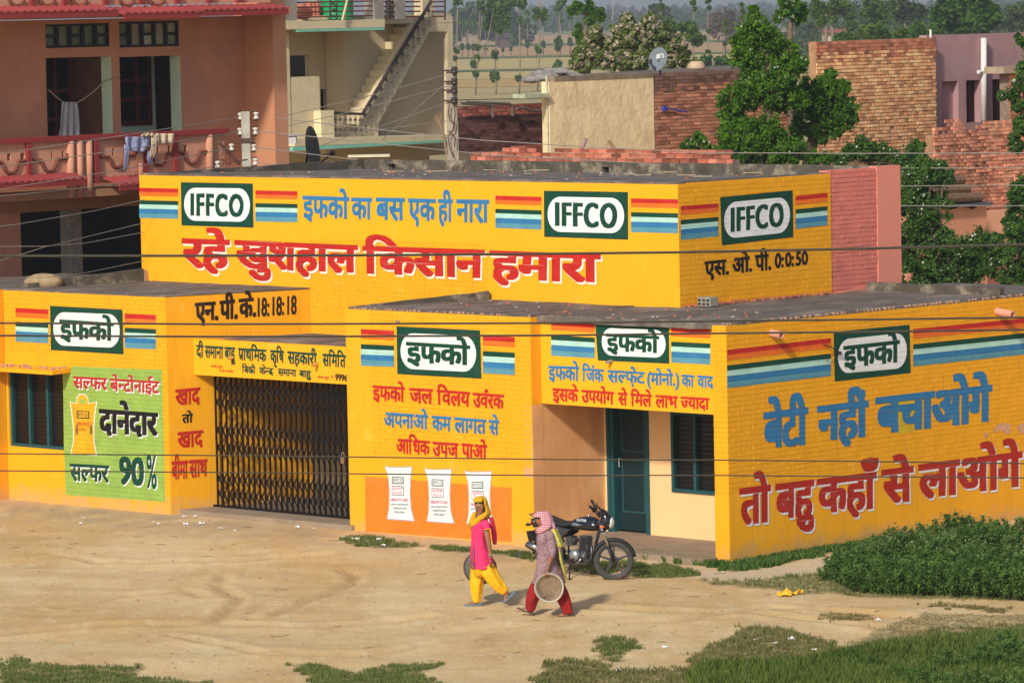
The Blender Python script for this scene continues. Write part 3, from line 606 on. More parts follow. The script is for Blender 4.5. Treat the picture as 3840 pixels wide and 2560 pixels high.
# left wing
S(PLL, zL, 94, 290, 247, 257, 448, 459, 'X'); S(PLL, zL, 749, 936, 281, 290, 487, 495, 'X')
LG(PLL, zL, [(301, 234), (735, 257), (741, 525), (306, 499)], (321, 720, 270, 286, 470, 487), 'इफको', (358, 685, 317, 336, 433, 446), 'X')
p = [zL(*q) for q in ((427, 596), (972, 617), (992, 1410), (395, 1368), (384, 1090), (379, 645), (426, 640))]
patch(PLL, p, .003, bld, 'green_panel', M_pnt('lightgreen', C_LGR, 'X', .25))
shw = (whtX, .022, -.022); red2 = M_pnt('darkred', (.45, .02, .02), 'X')
T(PLL, zL, ['स', '~ल', 'फ', 'र'], 441, 645, 657, 667, 728, 740, red2, shadow=shw, off=.010); T(PLL, zL, ['ब', 'े', '~न', 'ट', 'ो', 'न', 'ा', 'ई', 'ट'], 662, 960, 671, 688, 745, 760, red2, shadow=shw, off=.010)
T(PLL, zL, 'दानेदार', 595, 952, 851, 876, 1000, 1013, blkX, shadow=shw, off=.010, bold=(5, 2)); T(PLL, zL, ['स', '~ल', 'फ', 'र'], 422, 657, 1180, 1192, 1282, 1292, grnX, shadow=shw, off=.010); T(PLL, zL, '90', 717, 868, 1137, 1147, 1303, 1313, grnX, shadow=shw, off=.010, latin=True, bold=(4, 2)); T(PLL, zL, '%', 882, 943, 1127, 1130, 1325, 1330, grnX, shadow=shw, off=.010, latin=True, bold=(2, 1))
bag = [(425, 812), (462, 822), (464, 790), (478, 768), (512, 768), (527, 790), (531, 822), (578, 812), (569, 870), (562, 950), (563, 1050), (579, 1127), (428, 1118), (445, 1040), (443, 950), (433, 870)]
cx0, cy0 = 503, 950
patch(PLL, [zL(cx0+(x-cx0)*1.08, cy0+(y-cy0)*1.03) for x, y in bag], .0042, bld, 'painted_sack_outline', whtX)
patch(PLL, [zL(*q) for q in bag], .006, bld, 'painted_sack', M_pnt('sack', (.74, .38, .008), 'X', .1))
patch(PLL, [zL(*q) for q in ((480, 792), (513, 793), (511, 822), (482, 821))], .008, bld, 'painted_sack_handle', M_pnt('lightgreen', C_LGR, 'X', .25))
patch(PLL, [zL(*q) for q in ((462, 862), (538, 866), (538, 912), (462, 908))], .008, bld, 'painted_sack_label', grnX); patch(PLL, [zL(*q) for q in ((469, 868), (532, 871), (532, 905), (469, 902))], .0095, bld, 'painted_sack_label', M_pnt('sack', (.74, .38, .008), 'X', .1))
T(PLL, zL, 'IFFCO', 473, 528, 876, 879, 896, 899, grnX, bold=(2, 1), latin=True, off=.011)
T(PLL, zL, ['स', '~ल', 'फ', 'र'], 466, 498, 932, 935, 952, 955, red2, bold=(1, 1), off=.009); T(PLL, zL, ['ब', 'े', '~न', 'ट', 'ो'], 501, 537, 935, 938, 955, 958, red2, bold=(1, 1), off=.009); T(PLL, zL, 'SULPHUR', 468, 520, 965, 968, 980, 983, red2, bold=(1, 1), off=.009, latin=True)
for k in range(9):
    for xa in (455, 540): patch(PLL, [zL(xa+k*1.8, 955-(k % 3)*12), zL(xa+k*1.8+.9, 955-(k % 3)*12), zL(xa+k*1.8+.9, 1005), zL(xa+k*1.8, 1005)], .008, bld, 'painted_sack_line', grnX)
# NPK side face and the word column
for w, xl, xr, t in ((['ए', 'न', '.'], 52, 206, (133, 120, 252, 243)), (['प', 'ी', '.'], 213, 332, (118, 107, 243, 234)), (['क', 'े', '.'], 338, 452, (107, 97, 230, 221))): T(PLN, zG, w, xl, xr, *t, M_pnt('brown', (.02, .008, .004)), bold=(4, 2))
T(PLN, zG, '18:18:18', 462, 717, 100, 82, 222, 206, M_pnt('brown', (.02, .008, .004)), latin=True, bold=(3, 1))
for w, xl, xr, t, m_ in (('खाद', 1050, 1200, (736, 722, 832, 818), red), ('तो', 1090, 1157, (886, 880, 938, 932), blk), ('खाद', 1063, 1218, (992, 978, 1088, 1074), red), ('बीमा', 1028, 1126, (1168, 1160, 1278, 1270), red), ('साथ', 1133, 1243, (1160, 1152, 1266, 1256), red)): T(PLN, zL, w, xl, xr, *t, m_)
# society sign
sgx = lambda x, t: t+(x-62)*.0705
for w, xl, xr in (('दी', 64, 112), ('समाना', 120, 241), ('बाहु', 248, 318), (['प', '^r', 'ा', 'थ', 'ि', 'म', 'क'], 338, 522), (['क', 'ृ', 'ि', 'ष'], 547, 637), ('सहकारी', 660, 852), (['स', 'ि', 'म', 'ि', 'त'], 888, 1041)):
    T(PLS, zG, w, xl, xr, sgx(xl, 405), sgx(xr, 405), sgx(xl, 485), sgx(xr, 485), grn, bold=(3, 2))
for w, xl, xr in ((['ि', 'ब', 'क', '^r', 'ी'], 362, 450), (['क', 'े', '~न', 'द', '^r'], 475, 568), ('समाना', 597, 718), ('बाहु', 736, 814)):
    T(PLS, zG, w, xl, xr, sgx(xl, 522), sgx(xr, 522), sgx(xl, 567), sgx(xr, 567), grn, bold=(3, 2))
T(PLS, zG, ['स', 'म', '~प', 'र', '^R', 'क'], 160, 200, 537, 540, 552, 555, red, bold=(1, 1)); T(PLS, zG, ['स', 'ू', 'त', '^r', '.'], 206, 236, 540, 542, 555, 557, red, bold=(1, 1)); T(PLS, zG, 'M.98134-08202', 215, 307, 566, 572, 578, 584, red, bold=(2, 1), latin=True)
T(PLS, zG, ['स', 'म', '~प', 'र', '^R', 'क'], 857, 897, 608, 611, 625, 628, red, bold=(1, 1)); T(PLS, zG, ['स', 'ू', 'त', '^r'], 902, 930, 611, 613, 628, 630, red, bold=(1, 1)); T(PLS, zG, 'M.', 944, 964, 604, 605, 622, 624, red, bold=(2, 1), latin=True); T(PLS, zG, '9996', 972, 1052, 594, 600, 637, 643, blk, bold=(3, 2), latin=True)
# middle wall
S(PLM, zM, 118, 317, 213, 224, 433, 440, 'X'); S(PLM, zM, 851, 1041, 252, 262, 478, 489, 'X')
LG(PLM, zM, [(332, 197), (833, 221), (842, 511), (337, 483)], (357, 810, 236, 255, 450, 472), 'इफको', (390, 775, 291, 312, 415, 432), 'X')
for w, xl, xr, t, m_ in (('इफको', 189, 382, (551, 563, 638, 652), redX), ('जल', 409, 551, (566, 575, 655, 663), redX), (['ि', 'व', 'ल', 'य'], 573, 774, (577, 592, 665, 679), redX), (['उ', 'व', '^R', 'र', 'क'], 789, 978, (595, 608, 680, 694), redX),
    ('अपनाओ', 257, 523, (710, 729, 800, 817), bluX), ('कम', 543, 661, (732, 740, 822, 828), bluX), ('लागत', 678, 871, (742, 755, 832, 845), bluX), ('से', 885, 948, (757, 762, 845, 851), bluX),
    (['अ', 'ा', 'ि', 'ध', 'क'], 332, 533, (869, 885, 957, 970), redX), ('उपज', 548, 704, (887, 898, 973, 985), redX), ('पाओ', 722, 876, (898, 910, 983, 996), redX)): T(PLM, zM, w, xl, xr, *t, m_, bold=(3, 2))
patch(PLM, [zM(*q) for q in ((143, 1095), (1023, 1165), (1022, 1490), (147, 1425))], .003, bld, 'orange_panel', M_pnt('opanel', C_OPA, None, .3))
sb = [(263, 1034), (285, 1041), (350, 1042), (410, 1040), (425, 1041), (417, 1110), (413, 1190), (419, 1290), (438, 1363), (350, 1357), (277, 1351), (288, 1290), (290, 1200), (284, 1100)]
gry = mat('painted_grey', (.34, .36, .40), .8, .1, 5); mag = M_pnt('magenta', (.55, .03, .16)); ink = M_pnt('ink', (.03, .07, .10))
for q, (dx_, dy_, l1, l2) in enumerate(((0, 0, 'एस.ओ.पी', '0:0:50'), (238, 14, 'एन.पी.के', '18:18:18'), (478, 28, ['य', 'ू', 'ि', 'र', 'य', 'ा'], '17:44:0'))):
    f = lambda x, y: zM(x+dx_, y+dy_); cx0, cy0 = 350, 1198
    patch(PLM, [f(cx0+(x-cx0)*1.05, cy0+(y-cy0)*1.02) for x, y in sb], .0045, bld, 'painted_sack_outline', gry)
    patch(PLM, [f(cx0+(x-cx0)*.98, cy0+(y-cy0)*.985) for x, y in sb], .006, bld, 'painted_sack', wht)
    for (a, b, c, d, m_, o_) in ((306, 376, 1098, 1140, grn, .0075), (311, 371, 1103, 1134, wht, .009), (306, 377, 1152, 1208, grn, .0075), (309, 374, 1156, 1204, wht, .009)): patch(PLM, [f(a, c), f(b, c+3), f(b, d+3), f(a, d)], o_, bld, 'painted_sack_label', m_)
    for xa in (296, 402): patch(PLM, [f(xa, 1100), f(xa+1.5, 1100), f(xa+1.5, 1330), f(xa, 1330)], .0075, bld, 'painted_sack_line', gry)
    tt = lambda w, a, b, c, d, m_, lt=True, bo=(1, 1): lettering(bld, PLM, w, f(a, c)[0], f(b, c)[0], f(a, c)[1], f(b, c+3)[1], f(a, d)[1], f(b, d+3)[1], m_, bold=bo, latin=lt, off=.0105)
    tt('IFFCO', 315, 368, 1108, 1129, grn, bo=(2, 1)); tt(l1, 312, 370, 1162, 1176, mag, False); tt(l2, 318, 364, 1185, 1199, mag)
    tt(['उ', 'व', '^R', 'र', 'क'], 300, 330, 1228, 1244, mag, False); tt('FERTILISER', 333, 400, 1227, 1244, mag)
    tt('INDIAN FARMERS FERTILISER', 302, 400, 1258, 1268, ink); tt('COOPERATIVE LIMITED', 310, 392, 1280, 1291, ink); tt('KANDLA (GUJRAT)', 320, 385, 1303, 1314, ink)
# porch sign
S(PLP, zP, 184, 440, 83, 98, 287, 302); S(PLP, zP, 890, 1119, 119, 130, 327, 339)
LG(PLP, zP, [(442, 88), (876, 106), (878, 334), (459, 315)], (482, 857, 122, 138, 284, 301), 'इफको', (508, 820, 156, 174, 262, 272))
for w, xl, xr, t, m_ in (('इफको', 167, 350, (345, 353, 428, 436), blu), (['ि', 'ज', 'ं', 'क'], 365, 494, (361, 368, 437, 443), blu), (['स', '~ल', 'फ', '़', 'े', 'ट'], 515, 736, (371, 384, 443, 452), blu), ('(मोनो.)', 748, 938, (386, 396, 458, 466), blu), ('का', 950, 1026, (397, 402, 470, 474), blu), ('वाद', 1043, 1139, (402, 409, 474, 480), blu),
    ('इसके', 192, 344, (477, 486, 553, 560), red), ('उपयोग', 362, 553, (488, 500, 562, 573), red), ('से', 577, 633, (503, 507, 577, 580), red), (['ि', 'म', 'ल', 'े'], 650, 776, (509, 517, 581, 588), red), ('लाभ', 797, 928, (517, 525, 590, 597), red), (['~ज', 'य', 'ा', 'द', 'ा'], 945, 1114, (527, 536, 598, 606), red)): T(PLP, zP, w, xl, xr, *t, m_, bold=(3, 2))
# right side wall
patch(PLR, [zR(*q) for q in ((1003, 578), (1060, 566), (1128, 572), (1135, 650), (1118, 735), (1060, 752), (1012, 740), (995, 660))], .0015, bld, 'repainted_patch', mat('greenish_yellow', (.62, .40, .012), .8, .12, 4, brick='Y'))
for q in (((1560, 705), (1600, 690), (1638, 700), (1640, 742), (1612, 752), (1590, 728), (1562, 740)), ((1500, 745), (1520, 742), (1514, 770), (1499, 775)), ((1672, 712), (1711, 690), (1711, 745), (1690, 750)), ((1545, 722), (1556, 722), (1556, 742), (1548, 746))): patch(PLR, [zR(*p) for p in q], .0016, bld, 'scuffed_patch', mat('scuffed_plaster', (.62, .33, .20), .9, .35, 14))
def S2(xl, xr, tl, tr, bl, br): S(PLR, zR, xl, xr, tl, tr, bl, br, 'Y')
S2(123, 678, 302, 238, 505, 440); S2(1118, 1770, 190, 127, 390, 320)
LG(PLR, zR, [(692, 205), (1098, 167), (1104, 425), (699, 470)], (715, 1083, 248, 208, 430, 397), 'इफको', (742, 1046, 282, 248, 396, 368), 'Y')
T(PLR, zR, 'बेटी', 315, 555, 637, 607, 832, 808, bluY, bold=(5, 2)); T(PLR, zR, 'नहीं', 603, 878, 604, 570, 792, 766, bluY, bold=(5, 2)); T(PLR, zR, 'बचाओगे', 916, 1541, 558, 488, 752, 682, bluY, bold=(5, 2))
shy = (whtY, .036, -.036)
for w, xl, xr, t in (('तो', 187, 355, (1043, 1022, 1238, 1220)), ('बहु', 378, 587, (1018, 995, 1208, 1190)), ('कहाँ', 602, 932, (992, 952, 1175, 1148)), ('से', 947, 1118, (945, 922, 1122, 1110)), ('लाओगे', 1142, 1702, (915, 842, 1100, 1030))): T(PLR, zR, w, xl, xr, *t, M_pnt('darkred2', (.42, .018, .006), 'Y'), bold=(4, 2), shadow=shy, off=.010)
# ================================================================ ground and fields
def poly_mask(X, Y, poly):
    ins = np.zeros(X.shape, bool); n = len(poly)
    for i in range(n):
        x1, y1 = poly[i]; x2, y2 = poly[(i+1) % n]
        c = ((y1 > Y) != (y2 > Y)) & (X < (x2-x1)*(Y-y1)/(y2-y1+1e-12)+x1); ins ^= c
    return ins
z8 = zc((2040, 1850), .7653); z9 = zc((0, 1850), .7653); zW = zc((1700, 1820), .338)
def gp(pts, z): return [tuple(gnd(*z(*q))[:2]) for q in pts]
GR = [gp([(0, 815), (80, 812), (150, 835), (300, 850), (520, 860), (740, 850), (640, 890), (800, 905), (1010, 925), (1000, 960), (0, 960)], z9),
      gp([(1430, 832), (1600, 840), (1700, 862), (1730, 885), (1830, 842), (1900, 825), (2150, 825), (2130, 850), (2050, 875), (2130, 928), (2100, 960), (1500, 960), (1540, 905)], z9),
      gp([(240, 722), (300, 710), (420, 712), (490, 740), (470, 765), (380, 772), (400, 820), (340, 815), (270, 775)], z8),
      gp([(0, 825), (200, 810), (270, 835), (330, 872), (690, 862), (740, 785), (850, 735), (1010, 662), (1230, 680), (1420, 742), (1500, 770), (1660, 720), (1900, 660), (2352, 640), (2500, 960), (-50, 960)], z8),
      gp([(445, 298), (560, 305), (740, 332), (850, 348), (850, 368), (740, 350), (560, 325), (450, 318)], z8),
      gp([(835, 345), (915, 355), (1080, 320), (1500, 240), (1700, 215), (1700, 240), (1500, 275), (1240, 330), (1080, 362), (930, 385), (850, 370)], z8),
      gp([(430, 345), (600, 350), (740, 380), (765, 405), (600, 418), (430, 412)], z8),
      gp([(758, 425), (870, 442), (1000, 432), (1180, 405), (1300, 395), (1450, 362), (1700, 300), (2600, 240), (2600, 540), (2200, 530), (1700, 510), (1480, 495), (1300, 495), (1060, 478), (860, 460)], z8),
      gp([(-20, 700), (220, 705), (330, 740), (600, 735), (760, 750), (930, 780), (930, 840), (780, 800), (560, 765), (200, 735), (-20, 725)], zW),
      gp([(1690, 212), (1850, 210), (1960, 240), (2070, 252), (2060, 262), (1900, 266), (1780, 262), (1690, 240)], z9), gp([(2115, 258), (2310, 272), (2310, 292), (2130, 275)], z9),
      gp([(1350, 598), (1420, 595), (1600, 608), (1590, 622), (1400, 625)], z8), gp([(1890, 530), (2170, 560), (2300, 580), (2200, 592), (1900, 548)], z8), gp([(150, 340), (420, 330), (420, 350), (300, 400), (150, 380)], z8), gp([(1850,590),(2352,600),(2352,680),(1650,735),(1500,735)], z8)]
PATHP = gp([(470, 328), (560, 340), (740, 365), (930, 388), (1100, 362), (1300, 325), (1500, 285), (1560, 300), (1480, 350), (1280, 400), (1180, 412), (1000, 435), (850, 440), (770, 420), (740, 385), (600, 355), (470, 345)], z8)
def gh_np(X, Y):
    q = (np.stack([X, Y], -1)-OO[:2]); lx = q@DX[:2]; ly = q@DY[:2]; out = np.zeros(X.shape)
    flat = out.ravel(); xs = X.ravel(); ys = Y.ravel(); lyf = ly.ravel(); lxf = lx.ravel()
    for i in range(len(flat)):
        x, y = xs[i], ys[i]
        if -40 < x < 40 and 35 < y < 90:
            m = min(max((-lyf[i]-.9)/2.5, 0), 1) if lxf[i] < 0 else min(max(math.hypot(max(lxf[i], 0), min(lyf[i], 0))/3, 0), 1)
            flat[i] = m*(.07*mnoise.noise((x*.22, y*.45, 1.3))+.035*mnoise.noise((x*.6+y*.25, y*1.1, 4.1))+.012*mnoise.noise((x*2.1, y*4, 7)))-.012*(1-m)*0
    return out
def gh(x, y): return float(gh_np(np.array([[x]]), np.array([[y]]))[0, 0])
def axis(lo, hi, st, far, g=1.35):
    a = list(np.arange(lo, hi, st)); d = st
    up = [hi]
    while up[-1] < far[1]: d *= g; up.append(up[-1]+d)
    d = st; dn = [lo]
    while dn[-1] > far[0]: d *= g; dn.append(dn[-1]-d)
    return np.array(sorted(set(dn+a+up)))
RUTS = [gp([(1690, 375), (1745, 395), (1735, 440), (1650, 480), (1520, 520), (1430, 565), (1320, 605), (1240, 612)], z9), gp([(1100, 400), (1070, 440), (1120, 480), (1180, 520), (1120, 580), (1050, 625), (960, 640)], z9), gp([(300, 560), (600, 500), (900, 470), (1010, 505)], z9), gp([(0, 690), (500, 650), (1000, 640), (1500, 650), (2100, 600)], z9), gp([(850, 700), (1300, 790), (1800, 780), (2300, 700)], z9), gp([(0, 560), (500, 590), (1000, 590), (1600, 660), (2352, 700)], z8), gp([(600, 640), (1100, 560), (1700, 600), (2352, 640)], z8), gp([(100, 700), (400, 640), (900, 620)], z8), gp([(0,250),(500,330),(1000,330),(1600,300)],z9)]
def rutd(x, y):
    b_ = 9
    for r_ in RUTS:
        for (x1, y1), (x2, y2) in zip(r_[:-1], r_[1:]):
            dx_, dy_ = x2-x1, y2-y1; t_ = max(0, min(1, ((x-x1)*dx_+(y-y1)*dy_)/(dx_*dx_+dy_*dy_+1e-9))); b_ = min(b_, math.hypot(x-x1-t_*dx_, (y-y1-t_*dy_)*.55))
    return b_
ax = axis(-9, 9, .075, (-4000, 4000)); ay = axis(54, 75, .09, (-50, 6000))
Xg, Yg = np.meshgrid(ax, ay); Zg = gh_np(Xg, Yg)
gmask = np.zeros(Xg.shape); pmask = poly_mask(Xg, Yg, PATHP).astype(float)
nz = np.zeros(Xg.shape)
near = (np.abs(Xg) < 12) & (Yg > 50) & (Yg < 80)
idx = np.argwhere(near)
for j, i in idx: nz[j, i] = mnoise.noise((Xg[j, i]*1.6, Yg[j, i]*1.6, 0))*.5+mnoise.noise((Xg[j, i]*5, Yg[j, i]*5, 3))*.35
Xw, Yw = Xg+nz*.22, Yg+nz*.3
rut = np.zeros(Xg.shape)
for j, i in idx[::1]:
    if Yg[j, i] < 71: d_ = rutd(Xg[j, i]+nz[j, i]*.12, Yg[j, i]+nz[j, i]*.25); rut[j, i] = math.exp(-(d_/.10)**2); Zg[j, i] += -.035*rut[j, i]+.022*math.exp(-((d_-.2)/.10)**2)
for p_ in GR: gmask = np.maximum(gmask, poly_mask(Xw, Yw, p_).astype(float))
V = np.stack([Xg.ravel(), Yg.ravel(), Zg.ravel()], 1); ny_, nx_ = Xg.shape
I = np.arange(ny_*nx_).reshape(ny_, nx_); Fq = np.stack([I[:-1, :-1].ravel(), I[:-1, 1:].ravel(), I[1:, 1:].ravel(), I[1:, :-1].ravel()], 1)
gm = bpy.data.materials.new('sandy_ground'); gm.use_nodes = True; N = gm.node_tree.nodes; L = gm.node_tree.links; b = N['Principled BSDF']; b.inputs['Roughness'].default_value = .95; b.inputs['Specular IOR Level'].default_value = .1
def nnoise(sc, det=6, st=None, rough=.6):
    tc = N.new('ShaderNodeTexCoord'); mp = N.new('ShaderNodeMapping'); mp.inputs['Scale'].default_value = st or (1, 1, 1); L.new(tc.outputs['Object'], mp.inputs[0]); n = N.new('ShaderNodeTexNoise'); n.inputs['Scale'].default_value = sc; n.inputs['Detail'].default_value = det; n.inputs['Roughness'].default_value = rough; L.new(mp.outputs[0], n.inputs[0]); return n.outputs[0]
def rng_(s, a, b2, c=0., d=1.):
    m = N.new('ShaderNodeMapRange'); m.inputs[1].default_value = a; m.inputs[2].default_value = b2; m.inputs[3].default_value = c; m.inputs[4].default_value = d; L.new(s, m.inputs[0]); return m.outputs[0]
def mixc(f, A, B):
    m = N.new('ShaderNodeMix'); m.data_type = 'RGBA'; L.new(f, m.inputs[0])
    for s_, i_ in ((A, 6), (B, 7)):
        if isinstance(s_, tuple): m.inputs[i_].default_value = (*s_, 1)
        else: L.new(s_, m.inputs[i_])
    return m.outputs[2]
c = mixc(rng_(nnoise(.45, 8, (1, .40, 1)), .38, .64), (.70, .53, .285), (.61, .395, .17))
c = mixc(rng_(nnoise(1.5, 9, (1, .35, 1), .72), .52, .74, 0, .55), c, (.46, .27, .115))
c = mixc(rng_(nnoise(3.2, 9, (1, .4, 1), .78), .50, .66, 0, .45), c, (.78, .64, .42))
c = mixc(rng_(nnoise(26, 6, (1, .5, 1)), .59, .70, 0, .55), c, (.30, .19, .10))
at = N.new('ShaderNodeAttribute'); at.attribute_name = 'rut'; c = mixc(at.outputs['Fac'], c, (.42, .25, .115)); at = N.new('ShaderNodeAttribute'); at.attribute_name = 'pale'; c = mixc(at.outputs['Fac'], c, (.62, .50, .33))
at = N.new('ShaderNodeAttribute'); at.attribute_name = 'damp'; c = mixc(at.outputs['Fac'], c, (.36, .285, .20))
at = N.new('ShaderNodeAttribute'); at.attribute_name = 'grass'; f_ = N.new('ShaderNodeMath'); f_.operation = 'MULTIPLY'; L.new(at.outputs['Fac'], f_.inputs[0]); L.new(rng_(nnoise(9, 4), .3, .6, .2, .75), f_.inputs[1]); c = mixc(f_.outputs[0], c, (.14, .13, .05))
L.new(c, b.inputs['Base Color'])
bp = N.new('ShaderNodeBump'); bp.inputs['Distance'].default_value = .03; bp.inputs['Strength'].default_value = .9; L.new(nnoise(8, 9, (1, .5, 1), .75), bp.inputs['Height']); L.new(bp.outputs[0], b.inputs['Normal'])
go = np_mesh('ground', V, Fq, gm, smooth=True)
q = np.stack([Xg.ravel(), Yg.ravel()], 1)-OO[:2]; lxg, lyg = q@DX[:2], q@DY[:2]
damp = np.clip(1-np.abs(lyg+1.1)/1.7, 0, 1)*(lxg < -3)*np.clip(.6+nz.ravel()*1.5, 0, 1)*np.where(lxg < -12, 1.0, .75)
for nm, arr in (('grass', gmask.ravel()), ('pale', pmask.ravel()*.8), ('damp', damp), ('rut', (rut*(.15+.35*np.clip(nz+.5, 0, 1))).ravel())):
    a = go.data.attributes.new(nm, 'FLOAT', 'POINT'); a.data.foreach_set('value', arr.astype(np.float32))
tag(go, kind='structure')
# fields far behind, one sheet per strip
def sheet(name, ya, yb, col, col2, z, x0=-700, x1=900, sc=.02):
    m = mat('crop_'+str(len(MC)), col, .95, .2, sc*4, dirt=col2, dirtamt=.7, dscale=sc, stretch=(.25, 2.5, 1), spec=.05)
    d0, d1 = gnd(1900, ya)[1], gnd(1900, yb)[1]; mb = MB(); mb.quad((x0, d0, z), (x1, d0, z), (x1, d1, z), (x0, d1, z)); solo(name, mb, m, Frame('W', (0, 0, 0)), None, None, kind='structure')
GOLD, STR, GRL = (.52, .40, .16), (.46, .36, .17), (.12, .18, .055)
sheet('field', 620, 375, (.40, .32, .15), (.28, .26, .10), .05); sheet('field', 374, 330, STR, (.40, .26, .12), .10); sheet('field', 329, 300, (.50, .33, .12), (.36, .27, .08), .10); sheet('field', 299, 271, GOLD, (.44, .30, .12), .10)
sheet('field_verge', 270.5, 262, GRL, (.30, .25, .10), .15); sheet('field', 261.5, 223, GOLD, STR, .15); sheet('field_verge', 222.5, 217, GRL, (.22, .22, .08), .2); sheet('field', 216.5, 179, (.48, .30, .14), (.40, .24, .12), .2)
sheet('field_verge', 178.5, 172, GRL, (.2, .2, .08), .25); sheet('field', 171.5, 138, (.50, .33, .17), (.40, .26, .14), .25); sheet('field', 137.5, 70, (.30, .28, .14), (.14, .18, .07), .3, -2500, 3000)
sheet('field_path', 266, 264, (.55, .45, .30), (.5, .4, .25), .2)

# ================================================================ plants
def leaves(centers, radii, n, size, flat=.0, elong=1.6, squash=1.0, droop=0.0):
    """n diamond leaves scattered in balls: returns verts, faces, tint"""
    k = len(centers); pick = rng.integers(0, k, n); c = np.array(centers)[pick]; r = np.array(radii)[pick][:, None]
    d = rng.normal(size=(n, 3)); d /= np.linalg.norm(d, axis=1)[:, None]; rad = np.abs(rng.normal(size=(n, 1)))*.62
    p = c+d*rad*r*np.array([1, 1, squash]); nn = rng.normal(size=(n, 3))*.75+d*.5+np.array([0, -.2, .75]); nn /= np.linalg.norm(nn, axis=1)[:, None]
    t = rng.normal(size=(n, 3))+np.array([0, 0, -droop]); t -= (t*nn).sum(1)[:, None]*nn; t /= np.linalg.norm(t, axis=1)[:, None]; s = np.cross(nn, t)
    L_ = size*(.6+.8*rng.random((n, 1))); wd_ = L_/elong
    V = np.stack([p-t*L_/2, p+s*wd_/2+nn*wd_*.15, p+t*L_/2, p-s*wd_/2+nn*wd_*.15], 1).reshape(-1, 3)
    ct = rng.random(k)[pick]*.55+rng.random(n)*.35; return V, np.arange(4*n).reshape(n, 4), np.repeat(ct, 4)
def clusters(lobes, per, sub=.30):
    C_, R_ = [], []
    for (x, y, z, r) in lobes:
        for _ in range(per):
            d = rng.normal(size=3); d /= np.linalg.norm(d); C_.append(np.array([x, y, z])+d*r*(.35+.65*rng.random())*np.array([1, 1, .9])); R_.append(r*sub*(.6+.8*rng.random()))
    return C_, R_
bark = mat('bark', (.16, .115, .08), .95, .3, 12, .01, 30); barkP = mat('pale_bark', (.22, .17, .13), .95, .25, 12, .01, 30); barkD = mat('dark_bark', (.07, .045, .03), .95, .3, 12, .01, 30)
LM = dict(near=leafmat('leaf_near', (.028, .095, .010), (.15, .31, .030), .42, .8), dark=leafmat('leaf_dark', (.030, .085, .018), (.12, .23, .045), .38, .6), pop=leafmat('leaf_poplar', (.05, .11, .02), (.16, .25, .05), .4, .5), far=leafmat('leaf_far', (.045, .075, .03), (.10, .14, .045), .3, .05),
          far2=leafmat('leaf_distant', (.05, .07, .05), (.09, .11, .06), .3, .02), bare=leafmat('twigs', (.11, .08, .075), (.20, .15, .13), .1, .1), blo=leafmat('leaf_blossom_tree', (.08, .13, .03), (.22, .28, .08), .35, .5), weed=leafmat('leaf_weed', (.030, .080, .016), (.17, .29, .07), .35, 1.2), grass=leafmat('grass_blade', (.085, .125, .03), (.25, .29, .09), .35, .9), dry=leafmat('grass_dry', (.12, .12, .04), (.34, .27, .12), .3, .9))
flw = leafmat('petal_white', (.62, .62, .52), (.80, .78, .70), .3, 1); flp = leafmat('petal_pinkish', (.40, .33, .23), (.64, .56, .44), .3, 1); flr = leafmat('petal_tan', (.5, .33, .25), (.6, .45, .35), .3, 1)
def tree(name, label, depth, lobes, trunks, n, leaf, lm, per=9, sub=.32, flowers=None, group=None, bk=None, cat='tree', tr=.12, elong=1.6, droop=.2, squash=1.0, grow=1.0):
    k = depth/CF
    base = PD(trunks[0][0][0], trunks[0][0][1], depth); fr = Frame('W', (base[0], base[1], min(base[2], 0) if base[2] < 3 else 0)); root = thing(name, label, cat, fr, group)
    lb = []
    for q in lobes:
        p = PD(q[0], q[1], depth+(q[3] if len(q) > 3 else 0)); lb.append((p[0], p[1]+random.uniform(-.4, .4)*q[2]*k, p[2], q[2]*k*grow))
    C_, R_ = clusters(lb, int(per*2.4), sub*.80); V, F_, t = leaves(C_, R_, n, leaf, elong=elong, droop=droop, squash=squash); o = np_mesh('crown', V-fr.base, F_, lm, root, t)
    mb = MB(); first = True
    for path in trunks:
        P = [PD(x, y, depth) for x, y in path]
        if first: P = [np.array([P[0][0], P[0][1], fr.base[2]])]+P if P[0][2] > fr.base[2]+.3 else P; first = False
        m_ = len(P); mb.tube([tuple(p) for p in P], [tr*(1-.75*i/(m_-1)) for i in range(m_)], 7)
    top = np.array([lobes[0][0], 0])
    for (x, y, z, r) in lb[:14]:     # limbs reaching into each clump of the crown
        P0 = PD(*trunks[0][-1], depth); a = np.array(P0)*.45+np.array([x, y, z])*.55+(0, 0, -.15*r); mb.tube([tuple(P0), tuple(a), (x, y, z)], [tr*.3, tr*.2, tr*.08], 5)
    part('trunk', mb, bk or bark, root, smooth=True)
    if flowers:
        nf, sz, fm = flowers; C2 = [np.array(c)+np.array([0, -1, .4])*r*.7 for c, r in zip(C_, R_)]; sel = rng.choice(len(C2), max(3, int(len(C2)*.6)), replace=False)
        V, F_, t = leaves([C2[i] for i in sel], [R_[i]*.55 for i in sel], nf, sz, elong=1.2); np_mesh('blossom', V-fr.base, F_, fm, root, t)
    return root
z3 = zc((1650, 0), .5102); z4 = zc((2640, 0), .5102); zB = zc((1690, 0), .3444); zC = zc((2700, 0), .4847); zT = zc((2500, 560), .5697); z1 = zc((0, 0), .472); z2 = zc((900, 0), .4082); zQ = zc((0, 640), .2933)
def LB(z, sc, L_): return [(*z(a, b), r*sc, *rest) for a, b, r, *rest in L_]
